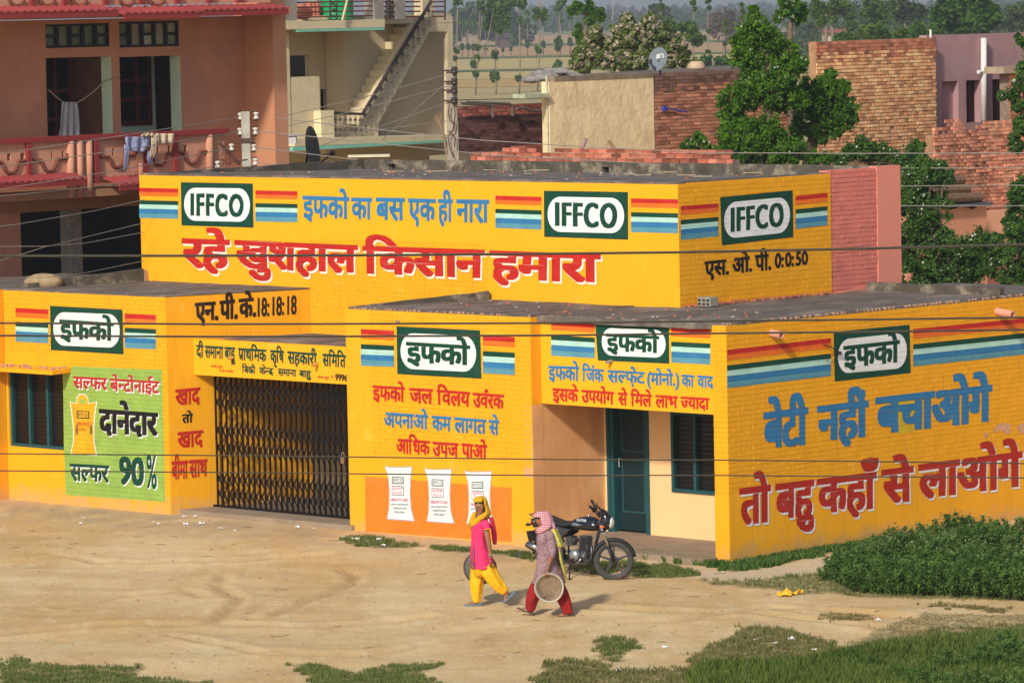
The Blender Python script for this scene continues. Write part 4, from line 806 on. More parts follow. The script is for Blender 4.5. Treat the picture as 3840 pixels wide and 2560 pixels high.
tree('flowering_tree', 'dense green tree with white blossom, rising behind the brown brick wall', 90, LB(z4, .5102, [(370, 230, 120), (330, 330, 120), (460, 290, 140), (340, 430, 110), (560, 380, 110), (400, 150, 60), (370, 70, 30), (430, 520, 150), (560, 560, 150), (680, 470, 80), (330, 640, 120), (230, 740, 120), (480, 700, 180), (180, 830, 60), (260, 900, 90), (620, 720, 130)]), [[z4(470, 1250), z4(470, 900), z4(460, 500)]], 70000, .075, LM['near'], per=11, flowers=(420, .05, flw), tr=.16, grow=1.15)
tree('flowering_tree', 'low spreading green tree in front, left of the dark trunk', 88, LB(z4, .5102, [(220, 990, 110), (350, 960, 120), (480, 970, 110), (560, 1060, 120), (380, 1090, 150), (200, 1120, 100), (680, 1120, 90), (800, 1160, 60), (560, 1160, 100), (300, 1180, 120), (900, 1170, 40)]), [[z4(420, 1300), z4(420, 1100)]], 45000, .07, LM['near'], per=11, flowers=(30, .06, flw), tr=.12, grow=1.2)
tree('flowering_tree', 'bushy round tree with a dark bare trunk against the tan brick wall', 91, LB(z4, .5102, [(800, 640, 90), (900, 600, 80), (980, 680, 100), (1030, 640, 50), (900, 740, 130), (1020, 820, 100), (1080, 870, 50), (820, 850, 130), (950, 920, 110), (740, 780, 100), (850, 1000, 80), (930, 540, 35), (700, 950, 80), (1060, 760, 50)]), [[z4(775, 1200), z4(785, 1090), z4(800, 1000), z4(860, 850)]], 42000, .075, LM['near'], per=10, flowers=(90, .06, flw), bk=barkD, tr=.2, grow=1.15)
tree('flowering_tree', 'thin tree top of drooping leaves and white blossom above the dense tree', 112, LB(zC, .4847, [(470, 110, 45), (520, 60, 60), (590, 50, 70), (640, 100, 50), (440, 150, 30), (600, 150, 40), (500, 20, 40), (570, 110, 60)]), [[zC(540, 330), zC(545, 200), zC(560, 110)]], 3500, .16, LM['near'], per=7, flowers=(150, .12, flw), tr=.12)
tree('flowering_tree', 'small leafy branch tree in front of the brown brick wall', 96, LB(z3, .5102, [(1900, 1010, 50), (1850, 1060, 60), (1950, 1060, 50), (1870, 1130, 50), (1790, 1080, 30), (2020, 1090, 30)]), [[z3(1900, 1250), z3(1890, 1090)]], 2600, .10, LM['near'], per=7, flowers=(60, .07, flw), tr=.04)
tree('flowering_tree', 'wide tree with pale blossom below the rubble brick wall, right of the pink wall', 84, LB(zT, .5697, [(1640, 200, 90), (1590, 330, 110), (1720, 170, 90), (1820, 190, 60), (1640, 470, 150), (1740, 380, 120), (1600, 620, 130), (1760, 580, 130), (1850, 640, 100), (1960, 690, 130), (2080, 640, 110), (2150, 720, 90), (1680, 760, 140), (1830, 800, 150), (2000, 810, 130), (1620, 860, 100), (1760, 880, 90), (2170, 620, 60), (1900, 900, 60)]), [[zT(1750, 1000), zT(1760, 800)]], 70000, .07, LM['dark'], per=12, flowers=(700, .045, flw), tr=.12, grow=1.2)
tree('flowering_tree', 'leafy tree top in front of the foot of the tan brick wall', 89, LB(z4, .5102, [(1090, 1110, 80), (1180, 1090, 80), (1260, 1130, 80), (1350, 1150, 90), (1450, 1180, 90), (1560, 1090, 70), (1540, 1180, 90), (1620, 1220, 80), (1480, 1260, 110), (1700, 1270, 90), (1000, 1170, 60), (1780, 1290, 50)]), [[z4(1400, 1400), z4(1400, 1200)]], 36000, .07, LM['dark'], per=10, flowers=(200, .05, flw), tr=.1, grow=1.2)
tree('flowering_tree', 'dark green tree cut off by the right edge, in front of the rubble wall', 83, LB(zT, .5697, [(2330, 250, 70), (2320, 350, 80), (2290, 460, 70), (2340, 560, 100), (2320, 700, 110), (2290, 820, 80), (2350, 860, 120), (2260, 520, 50), (2230, 870, 40), (2420, 400, 120), (2430, 650, 140)]), [[zT(2390, 1000), zT(2380, 700), zT(2390, 400)]], 36000, .07, LM['dark'], per=10, flowers=(90, .05, flw), tr=.12, grow=1.15)
tree('flowering_tree', 'hanging leafy boughs at the right edge over the doorway of the mauve house', 86, LB(z4, .5102, [(2270, 690, 70), (2200, 700, 40), (2330, 620, 70), (2320, 780, 60), (2330, 300, 50), (2300, 270, 30), (2310, 960, 60), (2340, 880, 60), (2300, 1080, 60), (2280, 1020, 40), (2420, 500, 140), (2420, 800, 150)]), [[z4(2440, 1300), z4(2430, 900), z4(2420, 500)]], 12000, .08, LM['dark'], per=9, flowers=(60, .07, flw), tr=.12)
tree('blossoming_tree', 'wide tree covered in faded pinkish blossom behind the satellite dish', 135, LB(z3, .5102, [(1150, 240, 50), (1120, 330, 70), (1060, 420, 80), (1190, 420, 90), (1380, 150, 50), (1350, 230, 80), (1450, 280, 90), (1300, 430, 90), (1550, 160, 55), (1600, 240, 80), (1650, 330, 90), (1750, 330, 70), (1760, 430, 80), (1480, 400, 100), (1060, 500, 50), (1850, 470, 50), (1280, 330, 60), (1640, 440, 90), (1000, 470, 40), (1400, 480, 80)]), [[z3(1440, 560), z3(1430, 420), z3(1420, 300)], [z3(1440, 560), z3(1300, 470), z3(1200, 380)], [z3(1440, 560), z3(1560, 460), z3(1620, 340)], [z3(1440, 560), z3(1680, 500), z3(1750, 380)]], 60000, .12, LM['blo'], per=14, sub=.34, flowers=(24000, .085, flp), tr=.10, bk=barkD, grow=1.25)
tree('green_tree', 'fresh green tree leaning over behind the blossoming tree', 200, LB(z3, .5102, [(1010, 60, 45), (1080, 50, 60), (1150, 90, 60), (1120, 140, 65), (970, 80, 30), (1180, 130, 35), (1010, 250, 35), (1040, 300, 45), (1020, 200, 20)]), [[z3(1060, 460), z3(1065, 250), z3(1090, 120)]], 7000, .22, LM['near'], per=9, tr=.14)
tree('round_tree', 'dense dark green round tree standing over the tan and mauve walls', 260, LB(zC, .4847, [(1760, 60, 110), (1870, 20, 120), (1980, 60, 120), (1730, 160, 90), (1850, 150, 120), (1990, 170, 120), (2090, 150, 80), (1900, 220, 100), (1680, 110, 50), (2080, 70, 60)]), [[zC(1890, 330), zC(1890, 180)]], 16000, .38, LM['dark'], per=12, tr=.3)
# grey bare tree and other trees beyond the walls
tree('bare_tree', 'brownish grey leafless tree right of the dish, beyond the houses', 520, LB(z3, .5102, [(2040, 140, 90), (2120, 130, 90), (2180, 170, 80), (2060, 230, 90), (2150, 260, 90), (2010, 200, 60)]), [[z3(2090, 350), z3(2090, 220)]], 8000, .35, LM['bare'], per=10, tr=.35, elong=5)
ET = [('tall feathery green tree above the tan brick wall, leftmost', [(760, 40, 60), (820, 90, 50), (740, 100, 40), (790, 170, 40)], 820), ('tall feathery green tree above the middle of the tan brick wall', [(880, 40, 80), (950, 60, 60), (860, 120, 60), (1000, 130, 40), (1010, 200, 35)], 870), ('spreading green tree behind the tan wall with a thin top', [(1180, 40, 90), (1250, 100, 90), (1150, 110, 60), (1320, 60, 70), (1200, 200, 60)], 1200), ('grey green tree left of the dense round tree', [(1420, 50, 80), (1480, 100, 70), (1390, 130, 60), (1560, 90, 60)], 1430)]
for i, (lab, lb, tx) in enumerate(ET): tree('feathery_tree', lab, 300+i*25, LB(zC, .4847, lb), [[zC(tx, 330), zC(tx, 150), zC(tx+5, 30)]], 4500, .34, LM['pop'] if i != 3 else LM['far'], per=8, tr=.16, bk=barkP)
SH = [(1130, 240, 60), (1250, 250, 60), (1400, 250, 60), (1530, 240, 70), (1010, 270, 40), (930, 290, 40), (1640, 250, 60), (1180, 285, 50), (1300, 290, 50)]
for i, (a, b_, r) in enumerate(SH):
    tree('shrub', ['low shrub on the skyline of the tan brick wall, beside its middle', 'pale bush on the tan wall skyline, right of its middle', 'dark bush on the tan wall skyline before the grey green tree', 'pale bush on the tan wall skyline nearest the mauve house', 'small shrub on the tan wall skyline right of the farmhouse', 'smallest shrub in front of the far farmhouse', 'low shrub at the foot of the dense round tree', 'thin bush low on the tan wall skyline near the farmhouse', 'low dark bush in the gap of the tan wall skyline'][i], 230+i*4, LB(zC, .4847, [(a, b_, r), (a+25, b_+12, r*.6), (a-28, b_+15, r*.6)]), [[zC(a, b_+r+20), zC(a, b_)]], 1500, .25, [LM['pop'], LM['dark']][i % 2], per=8, tr=.06, group='shrubs behind the tan brick wall', cat='shrub')
tree('dark_tree', 'dark hazy tree at the top right corner', 420, LB(zC, .4847, [(2280, 120, 90), (2350, 180, 90), (2230, 200, 60), (2390, 80, 90)]), [[zC(2300, 320), zC(2300, 200)]], 4000, .5, LM['far'], per=9, tr=.2)
tree('small_tree', 'small dark bush tree above the roof, right of the blossoming tree', 330, LB(z3, .5102, [(1960, 450, 50), (2050, 460, 60), (2120, 480, 40)]), [[z3(2040, 520), z3(2040, 470)]], 2500, .25, LM['dark'], per=7, tr=.08)
tree('leafy_tree', 'soft green tree behind the satellite dish', 300, LB(z3, .5102, [(1720, 210, 80), (1830, 220, 80), (1880, 290, 70), (1750, 290, 60), (1660, 180, 40)]), [[z3(1800, 400), z3(1800, 260)]], 6000, .3, LM['pop'], per=9, tr=.14)
tree('round_tree', 'dark rounded tree on the skyline above the satellite dish', 700, LB(z3, .5102, [(1590, 60, 50), (1640, 80, 50), (1560, 80, 35), (1620, 120, 50), (1670, 120, 35)]), [[z3(1610, 200), z3(1610, 100)]], 2500, .6, LM['far'], per=9, tr=.3)
# trees at the far edge of the fields
for i, (lab, lb, tx) in enumerate([('broad dark tree at the far edge of the fields, beside the beige house', [(160, 120, 90), (240, 90, 90), (150, 200, 90), (280, 160, 90), (110, 260, 70)], 200), ('dark rounded tree at the far field edge, middle of the group', [(400, 130, 100), (330, 220, 80), (450, 220, 90), (500, 130, 80)], 420), ('green leafy tree at the far field edge over the dark shed', [(520, 250, 80), (590, 200, 70), (520, 150, 60)], 540), ('brown half bare tree at the far field edge', [(600, 200, 60), (560, 290, 50), (640, 260, 50)], 590)]):
    tree('field_tree', lab, 930+15*i, LB(z3, .5102, lb), [[z3(tx, 345), z3(tx, 240)]], 5000, 1.0, [LM['far'], LM['far'], LM['pop'], LM['bare']][i], per=9, tr=.5)
# poplars standing in the fields
def poplar(label, depth, path, clumps, n=900, leaf=.30, tr=.095, group='young poplars in the fields'):
    return tree('poplar', label, depth, LB(zB, .3444, clumps), [[zB(*q) for q in p_] for p_ in path], int(n*1.8), leaf, LM['pop'], per=7, sub=.36, bk=barkP, tr=tr, group=group, squash=1.9)
poplar('thin poplar nearest the beige house', 430, [[(65, 1060), (60, 640), (75, 250), (75, 30)]], [(90, 10, 45), (60, 30, 30), (70, 560, 25), (45, 640, 28), (50, 540, 18)], 700)
poplar('forked poplar with a leafy collar low on its trunk', 430, [[(268, 1080), (285, 780), (310, 600), (340, 180), (335, 0)], [(295, 680), (385, 540), (460, 150)]], [(250, 705, 40), (270, 800, 38), (290, 520, 30), (330, 60, 50), (345, 130, 25), (290, 620, 20)], 1100)
poplar('poplar with a wide leafy top and a bushy tuft low down', 432, [[(495, 1050), (500, 870), (485, 640), (500, 470), (500, 200)]], [(480, 590, 38), (478, 835, 52), (430, 30, 90), (520, 60, 100), (560, 160, 90), (470, 190, 90), (420, 280, 60), (600, 250, 60), (520, 320, 60), (620, 60, 60)], 5000)
poplar('poplar with a straight bare trunk in the middle of the field', 428, [[(745, 1045), (755, 800), (755, 430), (745, 100), (750, 0)]], [(738, 850, 32), (755, 215, 30), (690, 20, 60), (740, 40, 50), (790, 30, 40), (640, 50, 40), (790, 85, 20)], 1300)
poplar('tall poplar right of the straight one, with small tufts', 445, [[(945, 1000), (960, 800), (965, 560), (985, 300), (975, 0)]], [(925, 820, 36), (955, 545, 36), (940, 120, 45), (1010, 200, 50), (930, 180, 40), (1020, 130, 35)], 1200)
poplar('poplar behind the plastered house with three tufts on its trunk', 560, [[(1165, 750), (1168, 430), (1195, 130), (1200, 0)]], [(1175, 440, 38), (1160, 520, 32), (1172, 690, 32), (1140, 740, 35), (1190, 60, 55), (1150, 90, 28), (1220, 20, 40)], 1100, .5)
ORD = ['first', 'second', 'third', 'fourth', 'fifth', 'sixth', 'seventh', 'eighth', 'ninth', 'tenth', 'eleventh']
far_pop = [(125, 190), (192, 200), (246, 210), (385, 250), (572, 330), (658, 300), (836, 120), (932, 300), (1010, 160), (1197, 140), (1302, 90)]
pp = poplar('slender young poplar in the far row, seventh from the left', 750, [[(836, 625), (836, 400), (836, 130)]], [(836, 500, 22), (836, 150, 36), (838, 230, 22), (836, 460, 16)], 420, .6, .12, 'far row of young poplars')
for (x, tp) in far_pop:
    if x == 836: continue
    r_ = pp.copy(); COL.objects.link(r_); p0 = PD(*zB(x, 625), 750); r_.matrix_world = Matrix.Translation(Vector((p0[0], p0[1], 0))) @ Matrix.Rotation(random.uniform(0, 6), 4, 'Z') @ Matrix.Scale((625-tp)/(625-130)*.98, 4)
    r_['label'] = 'slender young poplar in the far row across the fields, %s from the left' % ORD[far_pop.index((x, tp))]
    for ch in pp.children: c_ = ch.copy(); COL.objects.link(c_); c_.parent = r_
for i, (x, y0_, y1_, lab) in enumerate([(1625, 165, -40, 'thin poplar rising over the satellite dish'), (1865, 400, -10, 'slim poplar with a tufted tip right of the dish'), (1972, 480, -20, 'tall thin poplar left of the bare grey tree'), (2092, 490, 150, 'short poplar in front of the bare grey tree'), (2222, 160, 10, 'poplar tip behind the dense flowering tree')]):
    tree('poplar', lab, 340, LB(z3, .5102, [(x, y1_+30, 22), (x, (y0_+y1_)*.5, 16), (x+4, y1_+80, 14), (x-3, y0_*.8+y1_*.2, 14)]), [[z3(x-5, y0_), z3(x, y1_)]], 420, .3, LM['pop'], per=6, bk=barkP, tr=.10, group='poplars beyond the brick houses')
# far woods: masses nobody could count
def wood(label, d0, d1, x0, x1, n, h, leafsz, lm, cnt):
    C_, R_ = [], []
    for _ in range(n):
        y = random.uniform(d0, d1); x = random.uniform(x0, x1)*y; hh = h*random.uniform(.55, 1.15)*(1+.25*mnoise.noise((x*.012, y*.01, 0)))
        for k in range(4): C_.append(np.array([x+random.uniform(-.3, .3)*hh, y, hh*(.25+.2*k)])); R_.append(hh*(.30-.045*k))
    V, F_, t = leaves(C_, R_, cnt, leafsz); o = np_mesh('far_wood', V, F_, lm, None, t); tag(o, label, 'wood', kind='stuff')
wood('hazy line of trees along the horizon', 1320, 1500, -.03, .13, 420, 5.6, 1.1, LM['far'], 60000)
wood('bluish distant wood behind the tree line', 2100, 2600, -.03, .13, 420, 7.2, 1.8, LM['far2'], 45000)
wood('green thicket behind the brick houses on the right', 500, 760, .060, .13, 130, 7.0, .6, LM['far'], 40000)
# lattice pylon and far farmhouse
steelg = mat('galvanised_steel', (.35, .36, .38), .6, .1, metal=.3)
P = PD(*zB(1848, 180), 1250); mb = MB(); w0 = 2.6; hz = 26
for sx in (-1, 1):
    for sy in (-1, 1): mb.tube([(P[0]+sx*w0, P[1]+sy*w0, 0), (P[0]+sx*.5, P[1]+sy*.5, hz)], .09, 4)
for k in range(9):
    za, zb_ = hz*k/9, hz*(k+1)/9; wa, wb = w0-(w0-.5)*k/9, w0-(w0-.5)*(k+1)/9
    for s_ in (-1, 1): mb.tube([(P[0]-s_*wa, P[1]-wa, za), (P[0]+s_*wb, P[1]-wb, zb_)], .06, 4)
    mb.tube([(P[0]-wb, P[1]-wb, zb_), (P[0]+wb, P[1]-wb, zb_)], .06, 4)
for zz in (13, 17, 21): mb.tube([(P[0]-5, P[1], zz), (P[0]+5, P[1], zz)], .12, 4)
solo('lattice_pylon', mb, steelg, Frame('W', (P[0], P[1], 0)), 'steel lattice pylon on the hazy horizon', 'pylon')
P = PD(*zC(900, 300), 380); k = 380/CF*.4847; fr = Frame('W', (P[0], P[1], 0)); fh = thing('farmhouse', 'far pale farmhouse with a reddish roof above the tan wall', 'house', fr)
mb = MB(); mb.box(P[0]-80*k, P[0]+85*k, P[1], P[1]+5, 0, PD(*zC(900, 255), 380)[2]); part('wall', mb, mat('far_wall', (.42, .37, .30), .9), fh)
zt_ = PD(*zC(900, 228), 380)[2]; zb_ = PD(*zC(900, 256), 380)[2]; mb = MB(); mb.prism([(P[0]-90*k, P[1]-.4, zb_), (P[0]-90*k, P[1]+2.5, zt_), (P[0]-90*k, P[1]+5.4, zb_)], (180*k, 0, 0)); part('roof', mb, mat('far_roof', (.30, .10, .07), .9), fh)
mb = MB(); mb.box(P[0]-20*k, P[0]-2*k, P[1]-.02, P[1], zb_-1.6, zb_-.4); part('window', mb, dark, fh)
P = PD(*z3(500, 345), 900); mb = MB(); k = 900/CF*.5102; mb.box(P[0]-70*k, P[0]+10*k, P[1], P[1]+6, 0, 2.2); mb.prism([(P[0]-75*k, P[1]-.5, 2.2), (P[0]-75*k, P[1]+3, 3.2), (P[0]-75*k, P[1]+6.5, 2.2)], (90*k, 0, 0)); solo('field_shed', mb, mat('shed_dark', (.08, .06, .06), .9), Frame('W', (P[0], P[1], 0)), 'low dark shed at the far edge of the fields', 'shed')
# ================================================================ neighbouring houses
def uvz(pl, z, x, y): p = pl.pt(*z(x, y)); return pl.uv(p)
def qbox(mb, pl, z, pts, thick, mi=0, off=0.0):   # polygon given in photo pixels on a plane, given real thickness behind it
    P = [pl.at(*uvz(pl, z, x, y), off) for x, y in pts]; o = (0, thick, 0) if pl.k == 'Y' else (-thick, 0, 0); mb.prism(P, o, mi); return mb
def rect_hole(pl, z, x0, y0, x1, y1):
    a = uvz(pl, z, x0, y0); b = uvz(pl, z, x1, y1); c = uvz(pl, z, x0, y1); d = uvz(pl, z, x1, y0); return ((a[0]+c[0])/2, (b[0]+d[0])/2, (c[1]+b[1])/2, (a[1]+d[1])/2)
# ---- pink balcony house (left)
pkw = mat('terracotta_paint', (.56, .25, .15), .88, .12, 1.2, .002, 20, dirt=(.44, .18, .11), dirtamt=.6, dscale=.8, dthr=.46)
pkl = mat('pink_wall_light', (.58, .28, .18), .88, .12, 2, dirt=(.42, .18, .11), dirtamt=.5, dscale=1.5)
redt = mat('red_trim', (.27, .035, .032), .7, .12, 6); mint = mat('mint_paint', (.58, .78, .62), .85, .08, 2); conc = mat('grey_concrete', (.27, .25, .22), .95, .25, 5, .004, 25, dirt=(.12, .11, .10), dirtamt=.5, dscale=3)
drw = mat('dark_red_wood', (.12, .018, .012), .6, .2, 5)
ph = thing('balcony_house', 'terracotta pink house with red corrugated eaves and a balcony hung with washing', 'house', Frame('B', (-20, 3, 0)))
A0 = Pl('X', -20.0); A1 = Pl('X', -18.95); A2 = Pl('X', -19.2)
u0 = PX(-700, 500, -20)[1]; u1 = PX(925, 500, -20)[1]; zf2 = uvz(A1, z1, 900, 150)[1]; zf1 = uvz(A1, z1, 700, 1500)[1]
h1 = rect_hole(A0, z1, 372, 455, 893, 1140); h2 = rect_hole(A0, z1, 957, 448, 1440, 1140); t1 = rect_hole(A0, z1, 362, 190, 873, 378); t2 = rect_hole(A0, z1, 948, 170, 1425, 374)
h1 = (h1[0], h1[1], zf1+.1, h1[3]); h2 = (h2[0], h2[1], zf1+.1, h2[3])
mb = MB(); fwall(mb, A0, u0, u1+.3, zf1, zf2, [h1, h2, t1, t2], .30); part('wall', mb, pkw, ph)
mb = MB(); uA = rect_hole(A0, z1, 1900, 100, 1960, 200)[0]; A2u = uvz(A2, z1, 2205, 500)[0]; A2v = uvz(A2, z1, 2290, 1000)[0]
mb.box(-20.3, -19.2, u1+.02, A2v, 0, 12); part('pier', mb, mat('pier_paint', (.58, .27, .15), .88, .06, 1.5, .001, 20), ph)
for hh in (h1, h2):
    mb = MB(); mb.box(-20.29, -20.004, hh[1]-.012, hh[1]-.002, hh[2], hh[3]); part('door_jamb', mb, mint, ph)
# rooms behind
mb = MB(); mb.box(-23.5, -23.4, u0, u1, zf1, zf2); mb.box(-23.4, -20.3, h1[1]+.1, h1[1]+.2, zf1, zf2); mb.box(-23.4, -20.3, u1-.4, u1-.3, zf1, zf2); mb.box(-23.5, -20.3, u0, u1, zf2-.1, zf2-.02); part('inner_room', mb, mat('inner_brown', (.16, .07, .045), .9), ph)
dd = MB(); zt = h1[3]
for k in range(5):
    a = h1[0]+(h1[1]-h1[0]-.1)*k/4; dd.box(-21.2, -21.14, a, a+.07, zf1, zt)
for f_ in (.25, .5, .72): dd.box(-21.2, -21.145, h1[0], h1[1]-.05, zf1+(zt-zf1)*f_, zf1+(zt-zf1)*f_+.07)
dp = part('panelled_door', dd, drw, ph); dd = MB(); dd.box(-21.26, -21.21, h1[0], h1[1]-.02, zf1, zt); part('pane', dd, mat('black_glass', (.006, .006, .007), .3, .1), dp)
mw = MB(); mm_ = Pl('X', -21.3); r0 = rect_hole(mm_, z1, 930, 445, 1235, 1150); mw.box(-21.5, -21.3, r0[0]-1, r0[1], zf1, zf2-.1); part('mint_wall', mw, mint, ph)
r1 = rect_hole(mm_, z1, 960, 448, 1190, 998); ww = MB(); w_ = .09
ww.box(-21.3, -21.24, r1[0]-.5, r1[1], r1[2], r1[2]+w_); ww.box(-21.3, -21.24, r1[1]-w_, r1[1], r1[2], r1[3]); um = r1[0]+(r1[1]-r1[0])*.5
ww.box(-21.3, -21.24, um-.05, um+.05, r1[2], r1[3])
for f_ in (.35, .62): ww.box(-21.3, -21.245, r1[0]-.5, r1[1], r1[2]+(r1[3]-r1[2])*f_, r1[2]+(r1[3]-r1[2])*f_+.08)
wf = part('window', ww, drw, ph); ww = MB(); ww.box(-21.299, -21.28, r1[0]-.5, r1[1], r1[2], r1[3]); part('pane', ww, mat('black_glass', (.006, .006, .007), .3, .1), wf)
# transoms: panes and bars
gl = [mat('reflecting_pane_%d' % k, tuple(q*1.9 for q in c_), .35, .5, 2.5, dirt=d_, dirtamt=.8, dscale=5, spec=.6) for k, (c_, d_) in enumerate([((.035, .06, .02), (.09, .09, .04)), ((.075, .085, .045), (.04, .05, .02)), ((.16, .13, .09), (.06, .07, .03)), ((.28, .27, .24), (.2, .19, .16))])]  # mottled base colours paint the reflections into the glass
for ti, (r_, pat) in enumerate(((t1, [0, 1, 1, 0, 1, 0, 0, 1]), (t2, [0, 0, 2, 3, 2, 2, 1, 2]))):
    f = MB(); w_ = .035; x_ = -20.08; cols = [r_[0]+(r_[1]-r_[0])*k/5 for k in range(6)]; zm = r_[2]+(r_[3]-r_[2])*.5
    for c_ in cols: f.box(x_-.03, x_+.05, c_-w_ if c_ > r_[0] else c_, c_+w_ if c_ < r_[1] else c_, r_[2], r_[3])
    f.box(x_-.03, x_+.052, r_[0], r_[1], r_[2], r_[2]+w_*1.3); f.box(x_-.03, x_+.052, r_[0], r_[1], r_[3]-w_*1.3, r_[3])
    for k in (0, 2, 4): f.box(x_-.03, x_+.048, cols[k], cols[k+1], zm-w_*.8, zm+w_*.8)
    fo = part('transom_window', f, mat('black_frame', (.012, .012, .014), .6), ph); n_ = 0
    for k in range(5):
        for (za, zb_) in (((r_[2], zm), (zm, r_[3])) if k in (0, 2, 4) else ((r_[2], r_[3]),)):
            g = MB(); g.box(x_-.02, x_-.005, cols[k]+.02, cols[k+1]-.02, za+.02, zb_-.02); part('pane', g, gl[pat[n_ % 8]], fo); n_ += 1
# slabs, eaves
def eave(x0, x1, ytop, ybot, nm='corrugated_eave', d=.55):   # sloping red corrugated sheet, photo px in z1
    a = uvz(A1, z1, x0, ytop); b_ = uvz(A1, z1, x1, ytop); ztop = (a[1]+b_[1])/2; P_ = Pl('X', -18.95+d); c_ = uvz(P_, z1, x0, ybot); zb_ = (c_[1]+uvz(P_, z1, x1, ybot)[1])/2
    mb = MB(); n = int((b_[0]-a[0])/.06); V = []; F_ = []
    for i in range(n+1):
        u = a[0]+(b_[0]-a[0])*i/n; h = .022*math.sin(u*2*math.pi/.18)
        V += [(-18.94, u, ztop+h), (-18.95+d, u, zb_+h), (-18.95+d, u, zb_+h-.03), (-18.94, u, ztop+h-.03)]
    for i in range(n):
        for j in range(4): F_.append((i*4+j, i*4+4+j, i*4+4+(j+1) % 4, i*4+(j+1) % 4))
    mb.add(V, F_); mb.add([V[0], V[1], V[2], V[3]], [(0, 1, 2, 3)]); mb.add(V[-4:], [(0, 1, 2, 3)]); part(nm, mb, mat('red_sheet', (.30, .048, .048), .7, .15, 5, dirt=(.24, .03, .03), dirtamt=.5, dscale=6), ph)
    mb = MB(); mb.box(-18.95+d-.04, -18.95+d-.01, a[0], b_[0], zb_-.13, zb_-.035); part('fascia', mb, redt, ph); return zb_
eave(-1800, 790, 62, 103); eave(835, 1440, 52, 98); eave(1455, 2140, 38, 72); eave(-1800, 545, 1432, 1482); eave(800, 1085, 1398, 1462); eave(1090, 1700, 1395, 1455)
mb = MB(); mb.box(-20.0, -18.9, u0, A2v-.1, zf2+.02, zf2+.16); part('floor_slab', mb, mat('slab_edge', (.42, .22, .12), .9, .1), ph)
mb = MB(); mb.box(-20.0, -18.9, u0, PX(840, 700, -18.95)[1], zf1-.15, zf1-.01); part('floor_slab', mb, mat('slab_edge', (.42, .22, .12), .9), ph)
# parapets
zr = uvz(A1, z1, 800, 1105)[1]; uR = PX(840, 510, -18.95)[1]; zp1 = uvz(A1, z1, 300, 1440)[1]
zr2 = zf2+1.2
slots = []
for cx_, w_ in ((130, 75), (460, 55), (950, 60), (1305, 58), (1435, 60)):
    r_ = rect_hole(A1, z1, cx_-w_, 1180, cx_+w_*.9, 1225); c_ = (r_[0]+r_[1])/2
    hp = zr-zp1; slots.append((r_[0], c_-.12, zp1+.56*hp, zp1+.74*hp)); slots.append((c_+.10, r_[1], zp1+.56*hp, zp1+.74*hp))
mb = MB(); fwall(mb, A1, u0, uR, zp1-.1, zr, slots, .12); part('parapet', mb, pkl, ph)
mb = MB(); mb.box(-19.1, -18.86, u0, uR+.05, zr, zr+.09); part('rail_cap', mb, redt, ph)
for xx, ww_ in ((218, 14), (752, 13), (1138, 13), (1383, 13)):
    u_ = uvz(A1, z1, xx, 1300)[0]; mb = MB(); mb.box(-18.94, -18.87, u_-.05, u_+.05, zp1-.1, zr-.002); part('post', mb, redt, ph)
for xx in (555, 625, 700, 1105, 1660):
    u_ = uvz(A1, z1, xx, 1300)[0]; mb = MB(); mb.tube([(-18.93, u_, zp1-.35), (-18.93, u_, zr-.01)], .075, 12); part('half_column', mb, pkl, ph, smooth=True)
for cx_ in (75, 385, 925, 1260, 1520):   # moulded swag ornaments
    c_ = uvz(A1, z1, cx_, 1300)[0]; zc_ = zp1+.52*(zr-zp1); mb = MB(); pts_ = [(-.42, .02), (-.2, .01), (-.16, -.08), (-.11, -.16), (-.05, -.20), (.05, -.20), (.11, -.16), (.16, -.08), (.2, .01), (.42, .02), (.46, .10)]
    mb.tube([(-18.93, c_+a, zc_+b_) for a, b_ in pts_], .035, 6); part('swag_moulding', mb, mat('brown_trim', (.20, .06, .04), .8), ph)
mb = MB(); fwall(mb, A1, u0, uvz(A1, z1, 2150, 30)[0], zf2+.25, zr2, (), .12); part('parapet', mb, pkl, ph)
for xx in (245, 505, 828, 1112, 1398, 1650, 1885):
    u_ = uvz(A1, z1, xx, 30)[0]; mb = MB(); mb.box(-18.94, -18.87, u_-.06, u_+.06, zf2+.25, zr2); part('post', mb, redt, ph)
for xx in (125, 370, 625, 1000, 1240):
    c_, zc_ = uvz(A1, z1, xx, -10); mb = MB(); mb.tube([(-18.93, c_+.17*math.cos(a), zc_-.02+.12*math.sin(a)) for a in np.linspace(math.pi, 2*math.pi, 9)], .04, 6); part('swag_moulding', mb, mat('brown_trim', (.20, .06, .04), .8), ph)
# ground floor: black open bays, column, left wall piece
zg = zf1-.15
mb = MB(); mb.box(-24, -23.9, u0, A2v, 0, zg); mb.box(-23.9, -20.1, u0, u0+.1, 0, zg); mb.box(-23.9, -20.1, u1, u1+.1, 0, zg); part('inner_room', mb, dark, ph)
mb = MB(); ua = uvz(A0, zQ, 905, 900)[0]; ub = uvz(A0, zQ, 1050, 900)[0]; mb.box(-20.3, -20.0, ua, ub, 0, zg); part('column', mb, conc, ph)
ua = uvz(A0, zQ, 260, 900)[0]; mb = MB(); mb.box(-20.3, -19.98, u0, ua, 0, zg); part('wall', mb, mat('pink_lower', (.55, .25, .17), .88, .08), ph)
mb = MB(); mb.box(-20.25, -19.95, u0, A2v, zg-.28, zg-.01); part('beam', mb, mat('slab_edge', (.42, .22, .12)), ph)
